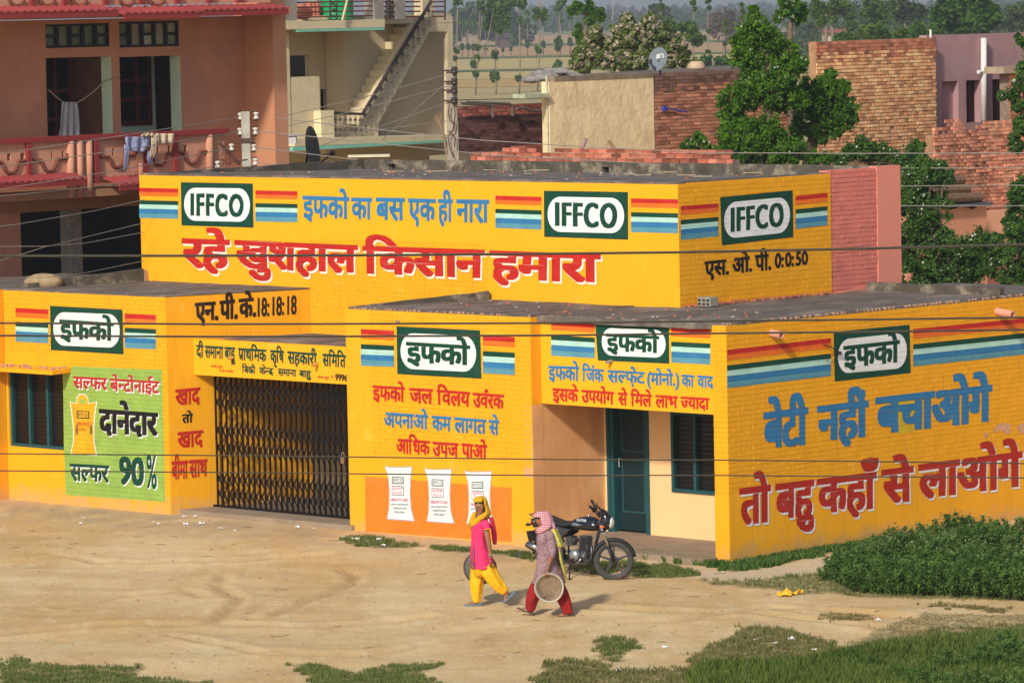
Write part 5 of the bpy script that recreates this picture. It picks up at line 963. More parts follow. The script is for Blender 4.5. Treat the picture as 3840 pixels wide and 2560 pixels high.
# ---- beige house with the outside stair
bh = thing('stair_house', 'beige two-storey house with an ornate outside stair and turquoise slab edges', 'house', Frame('B', (-34, 26, 0)))
be = mat('beige_paint', (.50, .41, .26), .9, .06, 1.2, .001, 20, dirt=(.36, .27, .17), dirtamt=.3, dscale=1.2); bel = mat('beige_cream', (.62, .52, .33), .9, .07, 2, dirt=(.34, .27, .18), dirtamt=.35, dscale=3); tq = mat('turquoise_edge', (.20, .50, .38), .8, .15, 6)
B0, B1, B2, B3 = Pl('X', -34.0), Pl('X', -35.3), Pl('X', -33.4), Pl('X', -34.6)
def ubox(mb, pl, z, x0, x1, y0, y1, thick, off=0.0):
    r_ = rect_hole(pl, z, x0, y0, x1, y1); a = pl.v+off; mb.box(a-thick, a, r_[0], r_[1], r_[2], r_[3]); return mb
r_ = rect_hole(B1, z2, 380, 180, 1955, 1350); d1 = rect_hole(B1, z2, 462, 510, 648, 712); d2 = rect_hole(B1, z2, 745, 820, 823, 1290)
mb = MB(); fwall(mb, B1, r_[0]-1.5, r_[1], r_[2]-.3, r_[3]+.1, [d1, d2], .2); part('wall', mb, be, bh); mb = MB(); mb.box(-36.5, -36.4, r_[0]-1.5, r_[1], r_[2]-1, r_[3]); part('inner_room', mb, dark, bh)
mb = MB(); q_ = rect_hole(B3, z2, 968, 290, 1400, 1290); mb.box(-35.28, -34.6, q_[0], q_[0]+.25, q_[2], q_[3]+.2); mb.box(-34.75, -34.6, q_[0]+.25, uvz(B3, z2, 1900, 600)[0], q_[2]-.05, q_[3]+.2); part('wall', mb, be, bh)
mb = MB(); qbox(mb, B0, z2, [(1110, 1060), (1595, 180), (1660, 160), (1955, 155), (1958, 1310), (1908, 1305), (1905, 292), (1742, 292), (1275, 1128), (1266, 1305), (1110, 1305)], .12); part('stair_side', mb, bel, bh)
n_ = 14
for k in range(n_):   # steps, seen edge-on through the balusters
    t_ = k/(n_-1); x_, y_ = 1120+t_*(1590-1120), 1050+t_*(185-1050); a = uvz(B0, z2, x_, y_); mb = MB(); mb.box(-34.58, -34.13, a[0], a[0]+.36, a[1]-.25, a[1]); mb.box(-34.13, -33.98, a[0]-.02, a[0]+.32, a[1]-.16, a[1]-.01); part('step', mb, bel, bh)
mb = MB(); ubox(mb, B0, z2, 432, 736, 706, 1285, .12); part('balcony_wall', mb, bel, bh); mb = MB(); ubox(mb, B0, z2, 680, 800, 1017, 1290, .5, .25); part('balcony_wall', mb, mat('beige_cream2', (.72, .62, .38), .9), bh)
mb = MB(); ubox(mb, B0, z2, 405, 455, 305, 1290, .3, .02); part('column', mb, bel, bh)
mb = MB(); ubox(mb, B2, z2, 400, 1330, 188, 262, 2.0); part('floor_slab', mb, bel, bh); mb = MB(); ubox(mb, B2, z2, 525, 1325, 263, 286, .1, .01); part('slab_edge', mb, tq, bh)
mb = MB(); ubox(mb, B0, z2, 1320, 1950, 158, 215, 1.2, .01); part('floor_slab', mb, bel, bh)
mb = MB(); qbox(mb, B2, z2, [(505, 1275), (1930, 1240), (1930, 1290), (505, 1345)], 1.7); part('floor_slab', mb, bel, bh); mb = MB(); qbox(mb, B2, z2, [(480, 1352), (1915, 1285), (1915, 1308), (480, 1388)], .1, off=.02); part('slab_edge', mb, tq, bh)
mb = MB(); ubox(mb, B3, z2, 895, 1845, 1330, 1560, .2, -.4); part('wall', mb, be, bh); mb = MB(); ubox(mb, B3, z2, 440, 893, 1370, 1560, .2, -.8); part('shutter_opening', mb, dark, bh)
iron = mat('dark_iron', (.05, .035, .035), .6, .2, metal=.2); rust = mat('rust_red_iron', (.16, .05, .04), .7, .2)
P1, P2, P3_ = [B0.at(*uvz(B0, z2, *q), .12) for q in ((820, 1040), (1095, 1048), (1728, 10))]
mb = MB(); mb.tube([P1, P2, P3_], .045, 6); part('handrail', mb, iron, bh)
def baluster_mb():
    b = MB(); b.tube([(0, 0, -.95), (0, 0, 0)], .014, 5)
    for s_ in (-1, 1):
        b.tube([(0, 0, -.12), (0, s_*.08, -.28), (0, s_*.05, -.42), (0, s_*.11, -.58), (0, s_*.13, -.68), (0, s_*.04, -.78)], .012, 4); b.tube([(0, s_*.05, -.74), (0, s_*.14, -.86), (0, s_*.07, -.92), (0, s_*.04, -.86)], .010, 4)
        b.tube([(0, s_*.03, -.20), (0, s_*.085, -.24), (0, s_*.07, -.31)], .012, 4)
    b.box(-.01, .01, -.05, .05, -.30, -.20); b.box(-.01, .012, -.07, .07, -.70, -.62); return b
bmh = baluster_mb(); bmh.v = [(x*.6, y*.62, z*.6) for x, y, z in bmh.v]; bme_ = bpy.data.meshes.new('baluster'); bme_.from_pydata(bmh.v, [], bmh.f); bme_.materials.append(mat('pale_iron', (.13, .11, .10), .6, .2))
for (pa, pb, n_) in ((P1, P2, 6), (P2, P3_, 13)):
    for k in range(n_):
        t_ = (k+.5)/n_; o = mesh_obj('baluster', bme_, bh); o.location = tuple(np.array(pa)*(1-t_)+np.array(pb)*t_-FR[bh.name].base)
for (a, b_, y0_, y1_) in ((415, 535, -150, 190), (1245, 1332, -150, 188), (1442, 1530, -150, 176)):
    mb = MB(); ubox(mb, B2, z2, a, b_, y0_, y1_, .35, -.05); part('roof_column', mb, conc, bh)
mb = MB(); ubox(mb, B0, z2, 1682, 1786, -150, 250, .3, -.02); part('roof_column', mb, bel, bh)
for yy in (18, 62, 107, 152, -30):
    for (a, b_) in ((355, 415), (535, 1245), (1332, 1442), (1530, 1682), (1786, 1898)):
        pa, pb = uvz(B2, z2, a, yy), uvz(B2, z2, b_, yy); mb = MB(); mb.tube([(-33.5, pa[0], (pa[1]+pb[1])/2), (-33.5, pb[0], (pa[1]+pb[1])/2)], .02, 5); part('rail_bar', mb, rust, bh)
for xx in (843, 903, 1378, 1898):
    pa, pb = uvz(B2, z2, xx, -60), uvz(B2, z2, xx, 186); mb = MB(); mb.tube([(-33.46, pa[0], pa[1]), (-33.46, pb[0], pb[1])], .025, 5); part('rail_post', mb, iron, bh)
mb = MB()
for (xx, yy, s_) in ((872, 20, 1), (872, 75, -1), (872, 125, 1), (1400, 60, 1), (1405, 115, -1)):
    c_ = uvz(B2, z2, xx, yy); mb.tube([(-33.45, c_[0]+s_*.13*math.cos(a)*(1-a/9), c_[1]+.13*math.sin(a)*(1-a/9)) for a in np.linspace(0, 6, 14)], .014, 4)
part('scroll_ornament', mb, iron, bh, kind='stuff')
mb = MB(); qq = rect_hole(B2, z2, 1075, -60, 1240, 185); mb.box(-35.2, -34.8, qq[0], qq[1], qq[2], qq[3]); part('roof_wall', mb, conc, bh)
# water tank on the roof
c_ = PX(*z2(895, 178), -34.6); rt = (uvz(Pl('X', -34.6), z2, 1045, 100)[0]-uvz(Pl('X', -34.6), z2, 742, 100)[0])/2*.72
pr = [(rt*.97, 0)]; zz = 0
for k in range(9): pr += [(rt, zz+.03), (rt, zz+.13), (rt*.985, zz+.15), (rt*.985, zz+.17)]; zz += .18
pr += [(rt*.9, zz+.1), (rt*.3, zz+.25), (.001, zz+.25)]
mb = MB(); mb.lathe(pr, (c_[0], c_[1], c_[2]), n=28); solo('water_tank', mb, mat('green_plastic', (.01, .30, .10), .45, .08, 3), Frame('B', tuple(c_)), 'bright green plastic water tank behind the roof railing', 'water tank', smooth=True)
p0, p1_ = PX(*z2(940, 190), -33.3), PX(*z2(985, 0), -33.3); mb = MB(); mb.tube([tuple(p0), tuple(p1_)], .03, 6); solo('bamboo_pole', mb, mat('pale_cane', (.6, .5, .32), .8), Frame('B', tuple(p0)), 'pale pole leaning against the green tank railing', 'pole')
c_ = PX(*z2(570, 182), -34.2); mb = MB(); mb.lathe([(.12, 0), (.24, .08), (.27, .2), (.2, .31), (.1, .34), (.12, .38)], tuple(c_), n=18); solo('clay_pot', mb, mat('clay', (.50, .16, .09), .8), Frame('B', tuple(c_)), 'round reddish clay pot on the roof terrace beside the grey column', 'pot', smooth=True)
for k in range(3):
    c_ = PX(*z2(628+k*34, 130), -34.7); mb = MB(); mb.lathe([(.09, -.3), (.11, 0), (.09, .28), (.05, .3)], tuple(c_), n=12); solo('clay_jar', mb, mat('clay', (.50, .16, .09)), Frame('B', tuple(c_)), ['reddish clay jar nearest the round pot on the roof terrace', 'middle reddish clay jar of the three on the roof terrace', 'reddish clay jar nearest the green tank'][k], 'jar', 'clay jars on the roof terrace', smooth=True)
mb = MB(); c_ = uvz(Pl('X', -34.7), z2, 660, 165); mb.box(-34.85, -34.55, c_[0]-.45, c_[0]+.45, uvz(Pl('X', -34.7), z2, 660, 186)[1], c_[1]+.05); solo('jar_shelf', mb, bel, Frame('B', (-34.7, c_[0], c_[1])), 'low ledge under the clay jars on the roof terrace', 'shelf')
# ---- dark brick wall, plastered house, brown brick wall
bk_soot = mat('sooty_brick', (.13, .055, .05), .95, .3, 6, .004, 30, rnd=.35, dirt=(.06, .05, .05), dirtamt=.6, dscale=1.2); bk_red = mat('red_brick', (.34, .10, .07), .95, .22, 6, .004, 30, rnd=.3, dirt=(.50, .36, .28), dirtamt=.35, dscale=2.5)
bk_brown = mat('brown_brick', (.47, .20, .115), .95, .22, 5, .004, 30, rnd=.22, dirt=(.22, .10, .06), dirtamt=.35, dscale=1.5); bk_tan = mat('tan_brick', (.80, .45, .22), .95, .25, 7, .004, 30, rnd=.25, dirt=(.50, .17, .09), dirtamt=.7, dscale=1.7)
mort = mat('mortar_grey', (.22, .16, .12), .98, .3, 8); mort_t = mat('mortar_tan', (.36, .20, .11), .98, .3, 8)
dw = thing('soot_brick_wall', 'soot-darkened brick wall beside the second utility pole', 'wall', Frame('B', (-31, 25, 0)))
E0 = Pl('X', -31.0); a = uvz(E0, z3, 112, 785); b_ = uvz(E0, z3, 800, 785); c_ = uvz(E0, z3, 450, 850)[1]
mb = MB(); mb.box(-31.25, -31.02, a[0]-.05, b_[0]+.3, 0, a[1]); part('wall_core', mb, mort, dw)
bricks(dw, Pl('X', -31.02), a[0]-.03, b_[0]+.3, c_, a[1]-.01, bk_red, budget=30, bh=.085, bw=.24, proud=.014, jit=.006); bricks(dw, Pl('X', -31.02), a[0]-.03, b_[0]+.3, uvz(E0, z3, 450, 1100)[1], c_, bk_soot, budget=240, bh=.085, bw=.24, proud=.014, jit=.006)
mb = MB(); e_ = uvz(E0, z3, 520, 1065); mb.box(-31.05, -30.5, e_[0], b_[0]+.3, e_[1]-.22, e_[1]-.03); solo('sheet_awning', mb, mat('rust_sheet', (.30, .09, .06), .7, .25), Frame('B', (-31, e_[0], e_[1])), 'rusty red ledge sheet low on the sooty brick wall', 'awning')
for k in range(3):
    y0_ = [760, 752, 800][k]; x0_, x1_ = [(110, 320), (150, 465), (520, 800)][k]; pa, pb = E0.pt(*z3(x0_, y0_)), E0.pt(*z3(x1_, y0_+(12 if k < 2 else 22))); mb = MB(); pts_ = [(-30.8, pa[1], pa[2]), (-30.8, pb[1], pb[2])]
    if k < 2: pts_ += [(-30.8, pb[1]+.1, pb[2]-.06), (-30.8, pb[1]+.12, pb[2]-.3)]
    else: pts_ = [(-30.8, pa[1]+(pb[1]-pa[1])*t_/5, pa[2]+(pb[2]-pa[2])*t_/5+.04*math.sin(t_*2)) for t_ in range(6)]
    mb.tube(pts_, .04, 6); solo('old_pipe', mb, mat('grey_pipe', (.13, .10, .09), .8), Frame('B', pts_[0]), ['short bent dark pipe over the sooty wall by the pole', 'longer bent dark pipe over the sooty wall', 'loose sagging pipes lying on the sooty wall top'][k], 'pipe')
hb_ = thing('plastered_house', 'flat plastered tan house joined to a brown brick wall, dish on its roof', 'house', Frame('B', (-29, 30, 0)))
H0 = Pl('X', -29.0); a = uvz(H0, z3, 800, 565); b_ = uvz(H0, z3, 1568, 535); e_ = uvz(H0, z3, 2200, 502); zlow = uvz(H0, z3, 1500, 1110)[1]-2.5
plm = mat('rough_tan_plaster', (.88, .69, .41), .95, .16, 2.2, .02, 7, dirt=(.66, .47, .25), dirtamt=.85, dscale=2.4, stretch=(1, 1, .45), dthr=.46)
mb = MB(); mb.prism([(-29, a[0], zlow), (-29, b_[0], zlow), (-29, b_[0], b_[1]-.12), (-29, a[0], a[1]-.12)], (-.25, 0, 0)); part('plaster_wall', mb, plm, hb_)
mb = MB(); mb.prism([(-28.99, a[0]+.2, a[1]-.12), (-28.99, b_[0], b_[1]-.12), (-28.99, b_[0], b_[1]), (-28.99, a[0]+.2, a[1])], (-.27, 0, 0)); part('wall_top', mb, mat('stained_top', (.25, .19, .12), .95, .35, 4, .01, 10, dirt=(.14, .12, .10), dirtamt=.8, dscale=3), hb_)
mb = MB(); mb.prism([(-29.02, a[0]-.05, zlow), (-29.02, a[0], zlow), (-29.02, a[0], a[1]), (-29.02, a[0]-.05, a[1]+.02)], (-.05, 0, 0)); part('corner_edge', mb, mat('white_edge', (.55, .50, .38), .9, .3, 10), hb_)
mb = MB(); mb.box(-29.3, -28.9, a[0]-.95, a[0]-.1, uvz(H0, z3, 700, 720)[1], uvz(H0, z3, 700, 690)[1]); part('ledge', mb, mat('mossy_ledge', (.45, .48, .32), .9, .3, 8), hb_)
mb = MB(); mb.prism([(-29.03, b_[0]+.01, zlow), (-29.03, e_[0]+2.2, zlow), (-29.03, e_[0]+2.2, e_[1]+.05), (-29.03, b_[0]+.01, b_[1]-.01)], (-.2, 0, 0)); part('wall_core', mb, mort, hb_)
sl_ = (e_[1]-b_[1])/(e_[0]-b_[0]); tf = lambda u: b_[1]+(u-b_[0])*sl_
bricks(hb_, Pl('X', -29.03), b_[0]+.01, e_[0]+2.2, zlow+1.6, e_[1]+.1, bk_brown, budget=290, bh=.088, bw=.25, proud=.014, jit=.010, top=lambda u: tf(u)-.30, j=.016)
bricks(hb_, Pl('X', -29.03), b_[0]+.01, e_[0]+2.2, b_[1]-.5, e_[1]+.1, mat('grey_brown_brick', (.23, .12, .08), .95, .3, 6, rnd=.3, dirt=(.13, .10, .08), dirtamt=.7, dscale=2), budget=0, bh=.088, bw=.25, proud=.014, jit=.006, top=lambda u: tf(u), j=.012)
mb = MB(); mb.prism([(-29.2, a[0], a[1]-.14), (-29.2, e_[0]+2.2, e_[1]-.05), (-36, e_[0]+9.0, e_[1]-.05), (-36, a[0]+7.6, a[1]-.14)], (0, 0, -.15)); part('roof', mb, roofm, hb_)
mb = MB(); V = []
for k in range(12): V.append((-29.3-random.random()*.8, a[0]+.4+k*.13, a[1]-.1+.18*math.sin(k/11*3.14)+random.uniform(-.03, .03)))
for (x_, y_, zz_) in V: mb.ball((x_, y_, zz_), (.3, .16, .10), 7, 5)
solo('rubbish_sack', mb, mat('grey_rubble', (.24, .22, .21), .95, .3, 8), Frame('B', V[0]), 'grey heap of sacking on the left end of the plastered roof', 'heap')
c_ = H0.pt(*z3(1940, 495)); mb = MB(); mb.lathe([(.001, 0), (.22, 0), (.25, .05), (.18, .16), (.14, .20), (.001, .20)], (-29.25, c_[1], c_[2]-.05), n=14); solo('clay_basin', mb, mat('pale_clay', (.50, .36, .24), .9), Frame('B', (-29.25, c_[1], c_[2])), 'pale basin upturned on the brown brick wall top', 'basin', smooth=True)
mb = MB(); pa, pb = H0.pt(*z3(1640, 795)), H0.pt(*z3(1810, 825)); mb.tube([(-28.95, pa[1], pa[2]), (-28.95, pb[1], pb[2])], .02, 5); mb.box(-29, -28.93, pa[1]-.04, pa[1]+.05, pa[2]-.08, pa[2]+.05); solo('blue_bracket', mb, mat('blue_paint', (.03, .05, .35), .6), Frame('B', (-29, pa[1], pa[2])), 'thin blue bar fixed on the brown brick wall', 'bar')
for k, (x0_, y0_, x1_, y1_, m_, lab) in enumerate([(1030, 1118, 1075, 1020, mat('striped_pole', (.40, .24, .22), .8, .4, 14), 'reddish striped stick leaning on the plaster wall'), (1295, 1120, 1243, 1040, mat('brown_stick', (.26, .15, .09), .8), 'short brown stick leaning the other way on the plaster wall')]):
    P_ = Pl('X', -28.2); pa, pb = P_.pt(*z3(x0_, y0_)), P_.pt(*z3(x1_, y1_)); mb = MB(); mb.tube([(-28.2, pa[1], pa[2]-1.0), (-28.2, pa[1], pa[2]), tuple(pb)], [.055, .055, .045], 7); solo('stick', mb, m_, Frame('B', tuple(pa)), lab, 'stick', smooth=True)
# satellite dishes
def dish(name, label, P, r, az, el, mtl, logo_=True, arm=True, world_n=None):
    fr = Frame('W', tuple(P)); d_ = thing(name, label, 'satellite dish', fr); n = np.array(world_n)/np.linalg.norm(world_n); a = np.cross(n, (0, 0, 1)); a /= np.linalg.norm(a); b = np.cross(a, n); mb = MB(); V = []; F_ = []; K_ = 28
    for sgn in (0, 1):
        for j, t in enumerate((.02, .3, .55, .8, 1)):
            for k in range(K_): an = 2*math.pi*k/K_; V.append(P+a*r*t*math.cos(an)+b*r*t*math.sin(an)*1.06+n*(r*.22*(t*t-1)-sgn*.015))
    for s_ in (0, 1):
        for j in range(4):
            for k in range(K_): q0 = s_*5*K_; F_.append((q0+j*K_+k, q0+j*K_+(k+1) % K_, q0+(j+1)*K_+(k+1) % K_, q0+(j+1)*K_+k))
    for k in range(K_): F_.append((4*K_+k, 4*K_+(k+1) % K_, 9*K_+(k+1) % K_, 9*K_+k))
    mb.add(V, F_); part('reflector', mb, mtl, d_, smooth=True)
    if arm:
        mb = MB(); tip = P+n*r*1.0-b*r*.45; mb.tube([tuple(P-b*r*1.0), tuple(tip)], .018, 5); mb.tube([tuple(P+a*r*.75-b*r*.5), tuple(tip)], .012, 5); mb.ball(tuple(tip), .06); mb.tube([tuple(P-n*r*.2), tuple(P-n*r*.35-np.array([0, 0, r*.6])), tuple(P-n*r*.35-np.array([0, 0, r*1.5]))], .03, 6); part('feed_arm', mb, mat('dark_metal', (.05, .05, .055), .5), d_)
    if logo_:
        mb = MB(); c_ = P+b*r*.32-a*r*.12+n*(-.16*r); mb.prism([tuple(c_+a*u+b*v) for u, v in ((-.13, -.03), (.10, -.07), (.10, .04), (-.13, .08))], tuple(n*.01)); part('label_plate', mb, mat('white_label', (.55, .55, .55), .8), d_)
        for k in range(3): mb = MB(); c2 = c_+n*.014+a*(-.07+.025*k); mb.prism([tuple(c2+a*u+b*v) for u, v in ((-.008, -.03+.015*(k % 2)), (.008, -.03), (.008, .03), (-.008, .03))], tuple(n*.004)); part('label_mark', mb, mat('grey_ink', (.15, .15, .17), .7), d_)
    return d_
Pd = PD(*z3(1598, 437), 104); dish('satellite_dish', 'grey satellite dish with a white label on the brick wall top', Pd, .27, 0, 0, mat('dish_grey', (.17, .20, .23), .8, .05, 2, spec=.1), world_n=(-.62, -.78, .30))
Pd = PD(*z2(670, 1350), 90); dish('satellite_dish', 'small dark dish seen nearly edge-on behind the yellow roof', Pd, .40, 0, 0, mat('dish_dark', (.05, .045, .03), .6, .3, 8), False, world_n=(.96, -.28, .12))
# low red brick wall behind the yellow building
Q0 = Pl('Y', 13.5); lw = thing('low_brick_wall', 'ragged low red brick wall just behind the yellow roof', 'wall', Frame('B', (-14, 13.5, 0)))
a = uvz(Q0, z3, 180, 1165); b_ = uvz(Q0, z3, 2150, 1130); zt_ = uvz(Q0, z3, 1200, 1122)[1]; zb_ = uvz(Q0, z3, 1000, 1215)[1]
mb = MB(); mb.box(a[0]+.8, b_[0], 13.52, 13.7, 0, zt_-.12); part('wall_core', mb, mort, lw)
tops = lambda u: zt_+.09+.04*mnoise.noise((u*1.3, 2, 5))-max(0, (a[0]+1.2-u))*.12
bkr = mat('bright_red_brick', (.42, .14, .09), .95, .22, 6, rnd=.35, dirt=(.62, .48, .40), dirtamt=.6, dscale=2.2, dthr=.55)
bricks(lw, Pl('Y', 13.52), a[0]+.2, b_[0], zb_-.2, zt_+.12, bkr, budget=280, bh=.09, bw=.24, proud=.03, jit=.02, top=tops, j=.012, rot=.03)
# ---- tan brick wall and mauve house
th = thing('tan_brick_house', 'tall unplastered tan brick wall with a mauve facade beside it', 'house', Frame('B', (-24, 32, 0)))
J0 = Pl('X', -22.0); a = uvz(J0, z4, 832, 300); b_ = uvz(J0, z4, 1702, 268); zl = uvz(J0, z4, 1200, 1180)[1]
sl4 = (b_[1]-a[1])/(b_[0]-a[0]); tf4 = lambda u: a[1]+(u-a[0])*sl4
mb = MB(); mb.prism([(-22.03, a[0]+.02, 0), (-22.03, b_[0]-.06, 0), (-22.03, b_[0]-.06, b_[1]-.03), (-22.03, a[0]+.02, a[1]-.03)], (-.25, 0, 0)); part('wall_core', mb, mort_t, th)
bricks(th, Pl('X', -22.03), a[0], b_[0], zl, b_[1]+.05, bk_tan, budget=240, bh=.082, bw=.185, proud=.022, jit=.012, top=lambda u: tf4(u)-.26, j=.018, missing=.008)
bricks(th, Pl('X', -22.03), a[0], b_[0], a[1]-.5, b_[1]+.05, mat('red_top_brick', (.42, .16, .09), .95, .3, 5, rnd=.25, dirt=(.2, .12, .08), dirtamt=.7, dscale=2.2), budget=0, bh=.082, bw=.185, proud=.016, jit=.008, top=lambda u: tf4(u), j=.011)
mauve = mat('mauve_paint', (.40, .235, .24), .92, .08, 1.6, .001, 25, dirt=(.23, .12, .12), dirtamt=.4, dscale=1.2); J1 = Pl('X', -22.25)
m0 = uvz(J1, z4, 1712, 262); m1 = uvz(J1, z4, 2420, 235); hs = [rect_hole(J1, z4, 1752, 598, 1870, 1000), rect_hole(J1, z4, 1928, 590, 2035, 900), rect_hole(J1, z4, 2120, 582, 2245, 900)]
mb = MB(); fwall(mb, J1, m0[0]-.4, m1[0]+1.5, hs[1][2]-.6, (m0[1]+m1[1])/2, hs, .22); part('mauve_wall', mb, mauve, th)
for i, h_ in enumerate(hs):
    mb = MB(); x_ = -22.42 if i == 0 else -22.45; mb.box(x_-.05, x_, h_[0], h_[1], h_[2], h_[3]); part('door' if i else 'wall_niche', mb, mauve if i == 0 else mat('dark_brown_door', (.028, .010, .008), .7, .2, 8), th)
    if i:
        for k in range(2): mb = MB(); w_ = (h_[1]-h_[0])/2; mb.box(x_, x_+.02, h_[0]+w_*k+.05, h_[0]+w_*k+.1, h_[2], h_[3]); part('door_batten', mb, drw, th)
for k in range(18):   # toothed brick ends against the mauve wall
    zz = m0[1]-.35-k*.165; mb = MB(); mb.box(-22.24, -22.03, b_[0]-.06, b_[0]+.05, zz, zz+.07); part('brick', mb, bk_tan, th)
p0, p1_ = J0.pt(*z4(2092, 280)), J0.pt(*z4(2092, 890)); mb = MB(); mb.tube([(-22.15, p0[1], p0[2]), (-22.15, p1_[1], p1_[2])], .075, 10); part('down_pipe', mb, mat('white_pipe', (.68, .66, .62), .6, .1, 3, dirt=(.4, .2, .15), dirtamt=.3), th, smooth=True)
mb = MB(); mb.tube([(-22.12, p0[1]-.2, p0[2]-.82), (-22.12, p0[1]+.05, p0[2]-.82)], .03, 6); mb.lathe([(.001, -.06), (.05, -.05), (.05, .05), (.001, .06)], (-22.12, p0[1]-.22, p0[2]-.82), 'y', 8); part('pipe_branch', mb, mat('white_pipe', (.68, .66, .62)), th)
p0 = J0.pt(*z4(1702, 250)); mb = MB(); mb.tube([(-22.15, p0[1], p0[2]-.1), (-22.15, p0[1], p0[2]+.1)], .03, 6); part('pipe_end', mb, mat('white_pipe', (.68, .66, .62)), th)
# ---- rubble wall in front and the brick corner at the right edge
rw = thing('rubble_brick_wall', 'patched red brick wall with a broken top below the mauve house', 'wall', Frame('B', (-19, 30, 0)))
L0_ = Pl('X', -19.5); a = uvz(L0_, z4, 1690, 930); b_ = uvz(L0_, z4, 2420, 890); zl = uvz(L0_, zT, 2200, 420)[1]
def rtop(u):
    t_ = (u-a[0])/(b_[0]-a[0]); base_ = a[1]+(b_[1]-a[1])*t_; return base_+.06*mnoise.noise((u*2.0, 3, 1))+(.14 if .12 < t_ < .32 else 0)-(.10 if .30 < t_ < .42 else 0)+(.10 if .5 < t_ < .9 else 0)
mb = MB(); mb.box(-19.75, -19.53, a[0], b_[0]+2, 0, a[1]-.2); part('wall_core', mb, mort_t, rw)
bk_mix = mat('mixed_red_brick', (.50, .20, .125), .95, .25, 6, rnd=.38, dirt=(.60, .36, .22), dirtamt=.8, dscale=1.3)
bricks(rw, Pl('X', -19.53), a[0], b_[0]+2, zl-.4, a[1]+.6, bk_mix, budget=295, bh=.085, bw=.19, proud=.03, jit=.026, top=rtop, j=.014, missing=.02)
bc = thing('brick_corner_house', 'red brick building corner with a cement top at the right edge', 'house', Frame('B', (-20.2, 34, 0)))
M0 = Pl('X', -20.2); a = uvz(M0, z4, 2245, 540); mb = MB(); mb.box(-20.5, -20.22, a[0], a[0]+4, 0, a[1]); part('wall_core', mb, mort, bc); bricks(bc, Pl('X', -20.22), a[0], a[0]+1.2, uvz(M0, z4, 2245, 920)[1], a[1], bk_brown, budget=110, bh=.085, bw=.2, proud=.014, jit=.006)
mb = MB(); q_ = uvz(M0, z4, 2180, 500); mb.box(-20.7, -20.1, q_[0], a[0]+4, a[1]+.003, a[1]+.16); part('cement_top', mb, mat('cement_top_mat', (.36, .28, .20), .95, .25, 6), bc)
# ---- peach hut with logs on its roof
hut = thing('peach_hut', 'small peach plastered hut behind the trees, logs on its roof', 'hut', Frame('B', (-13, 20, 0)))
N0 = Pl('X', -14.0); a = uvz(N0, zT, 1600, 400); b_ = uvz(N0, zT, 2105, 400); c_ = uvz(N0, zT, 2500, 395); pch = mat('peach_wall', (.62, .28, .17), .9, .07, 1.5, dirt=(.5, .2, .13), dirtamt=.3)
mb = MB(); mb.box(-14.25, -14.0, a[0], b_[0], 0, a[1]); mb.box(-16, -14.25, b_[0]-.25, b_[0], 0, a[1]); part('wall', mb, pch, hut)
mb = MB(); mb.box(-14.9, -14.7, b_[0], c_[0]+1, 0, c_[1]); mb.box(-14.65, -14.5, b_[0]+.01, c_[0]+1, c_[1]-.85, c_[1]-.65); part('wall', mb, mat('peach_wall_light', (.72, .36, .22), .9, .06), hut)
mb = MB(); d_ = uvz(N0, zT, 2105, 600); mb.box(-14.68, -14.5, b_[0]+.03, c_[0], d_[1]-1.2, d_[1]-.15); part('red_rail_panel', mb, mat('pale_red', (.62, .22, .16), .9), hut)
zr_ = a[1]; mb = MB(); mb.box(-15.2, -13.85, a[0], b_[0]+.05, zr_+.003, zr_+.05); part('roof', mb, mat('slate_slab', (.10, .10, .12), .9), hut)
logm = mat('log_bark', (.17, .10, .06), .95, .35, 8, .01, 20); loge = mat('log_cut', (.30, .11, .05), .9, .3, 10)
rows_ = [(0, 5), (1, 4), (2, 2)]; kk = 0; rk = ['bottom row', 'middle row', 'top']; pk_ = ['frontmost', 'second from the front', 'third from the front', 'fourth from the front', 'hindmost']
for r__, n_ in rows_:
    for i in range(n_):
        x_ = -14.0-.21*i-.1*r__; zz = zr_+.16+.19*r__; rr = random.uniform(.085, .115); y1_ = b_[0]-.12-random.uniform(0, .35)-.1*r__; y0_ = y1_-random.uniform(1.6, 2.3); mb = MB(); mb.tube([(x_, y0_, zz), (x_+random.uniform(-.03, .03), (y0_+y1_)/2, zz+random.uniform(-.02, .03)), (x_, y1_, zz)], [rr*.85, rr, rr], 9, caps=False)
        mb.lathe([(.001, 0), (rr*.99, 0)], (x_, y1_, zz), 'y', 9, mi=1); solo('log', mb, [logm, loge], Frame('B', (x_, y1_, zz)), 'log in the %s of the pile on the hut roof, %s' % (rk[r__], pk_[i]), 'log', 'logs piled on the hut roof', smooth=False)
mb = MB(); pts_ = []
for i in range(9):
    for j in range(5): pts_.append((-13.9-.25*j, b_[0]-1.6+.2*i, zr_+.075+.03*math.sin(i*2+j)-(.10+.05*math.sin(i*1.7) if j == 0 else 0)))
mb.add(pts_, [(i*5+j, i*5+j+1, (i+1)*5+j+1, (i+1)*5+j) for i in range(8) for j in range(4)]); solo('tarpaulin', mb, mat('blue_black_sheet', (.04, .05, .08), .5, .3, 5), Frame('B', pts_[0]), 'dark blue sheet under the log pile on the hut roof', 'sheet', smooth=True)
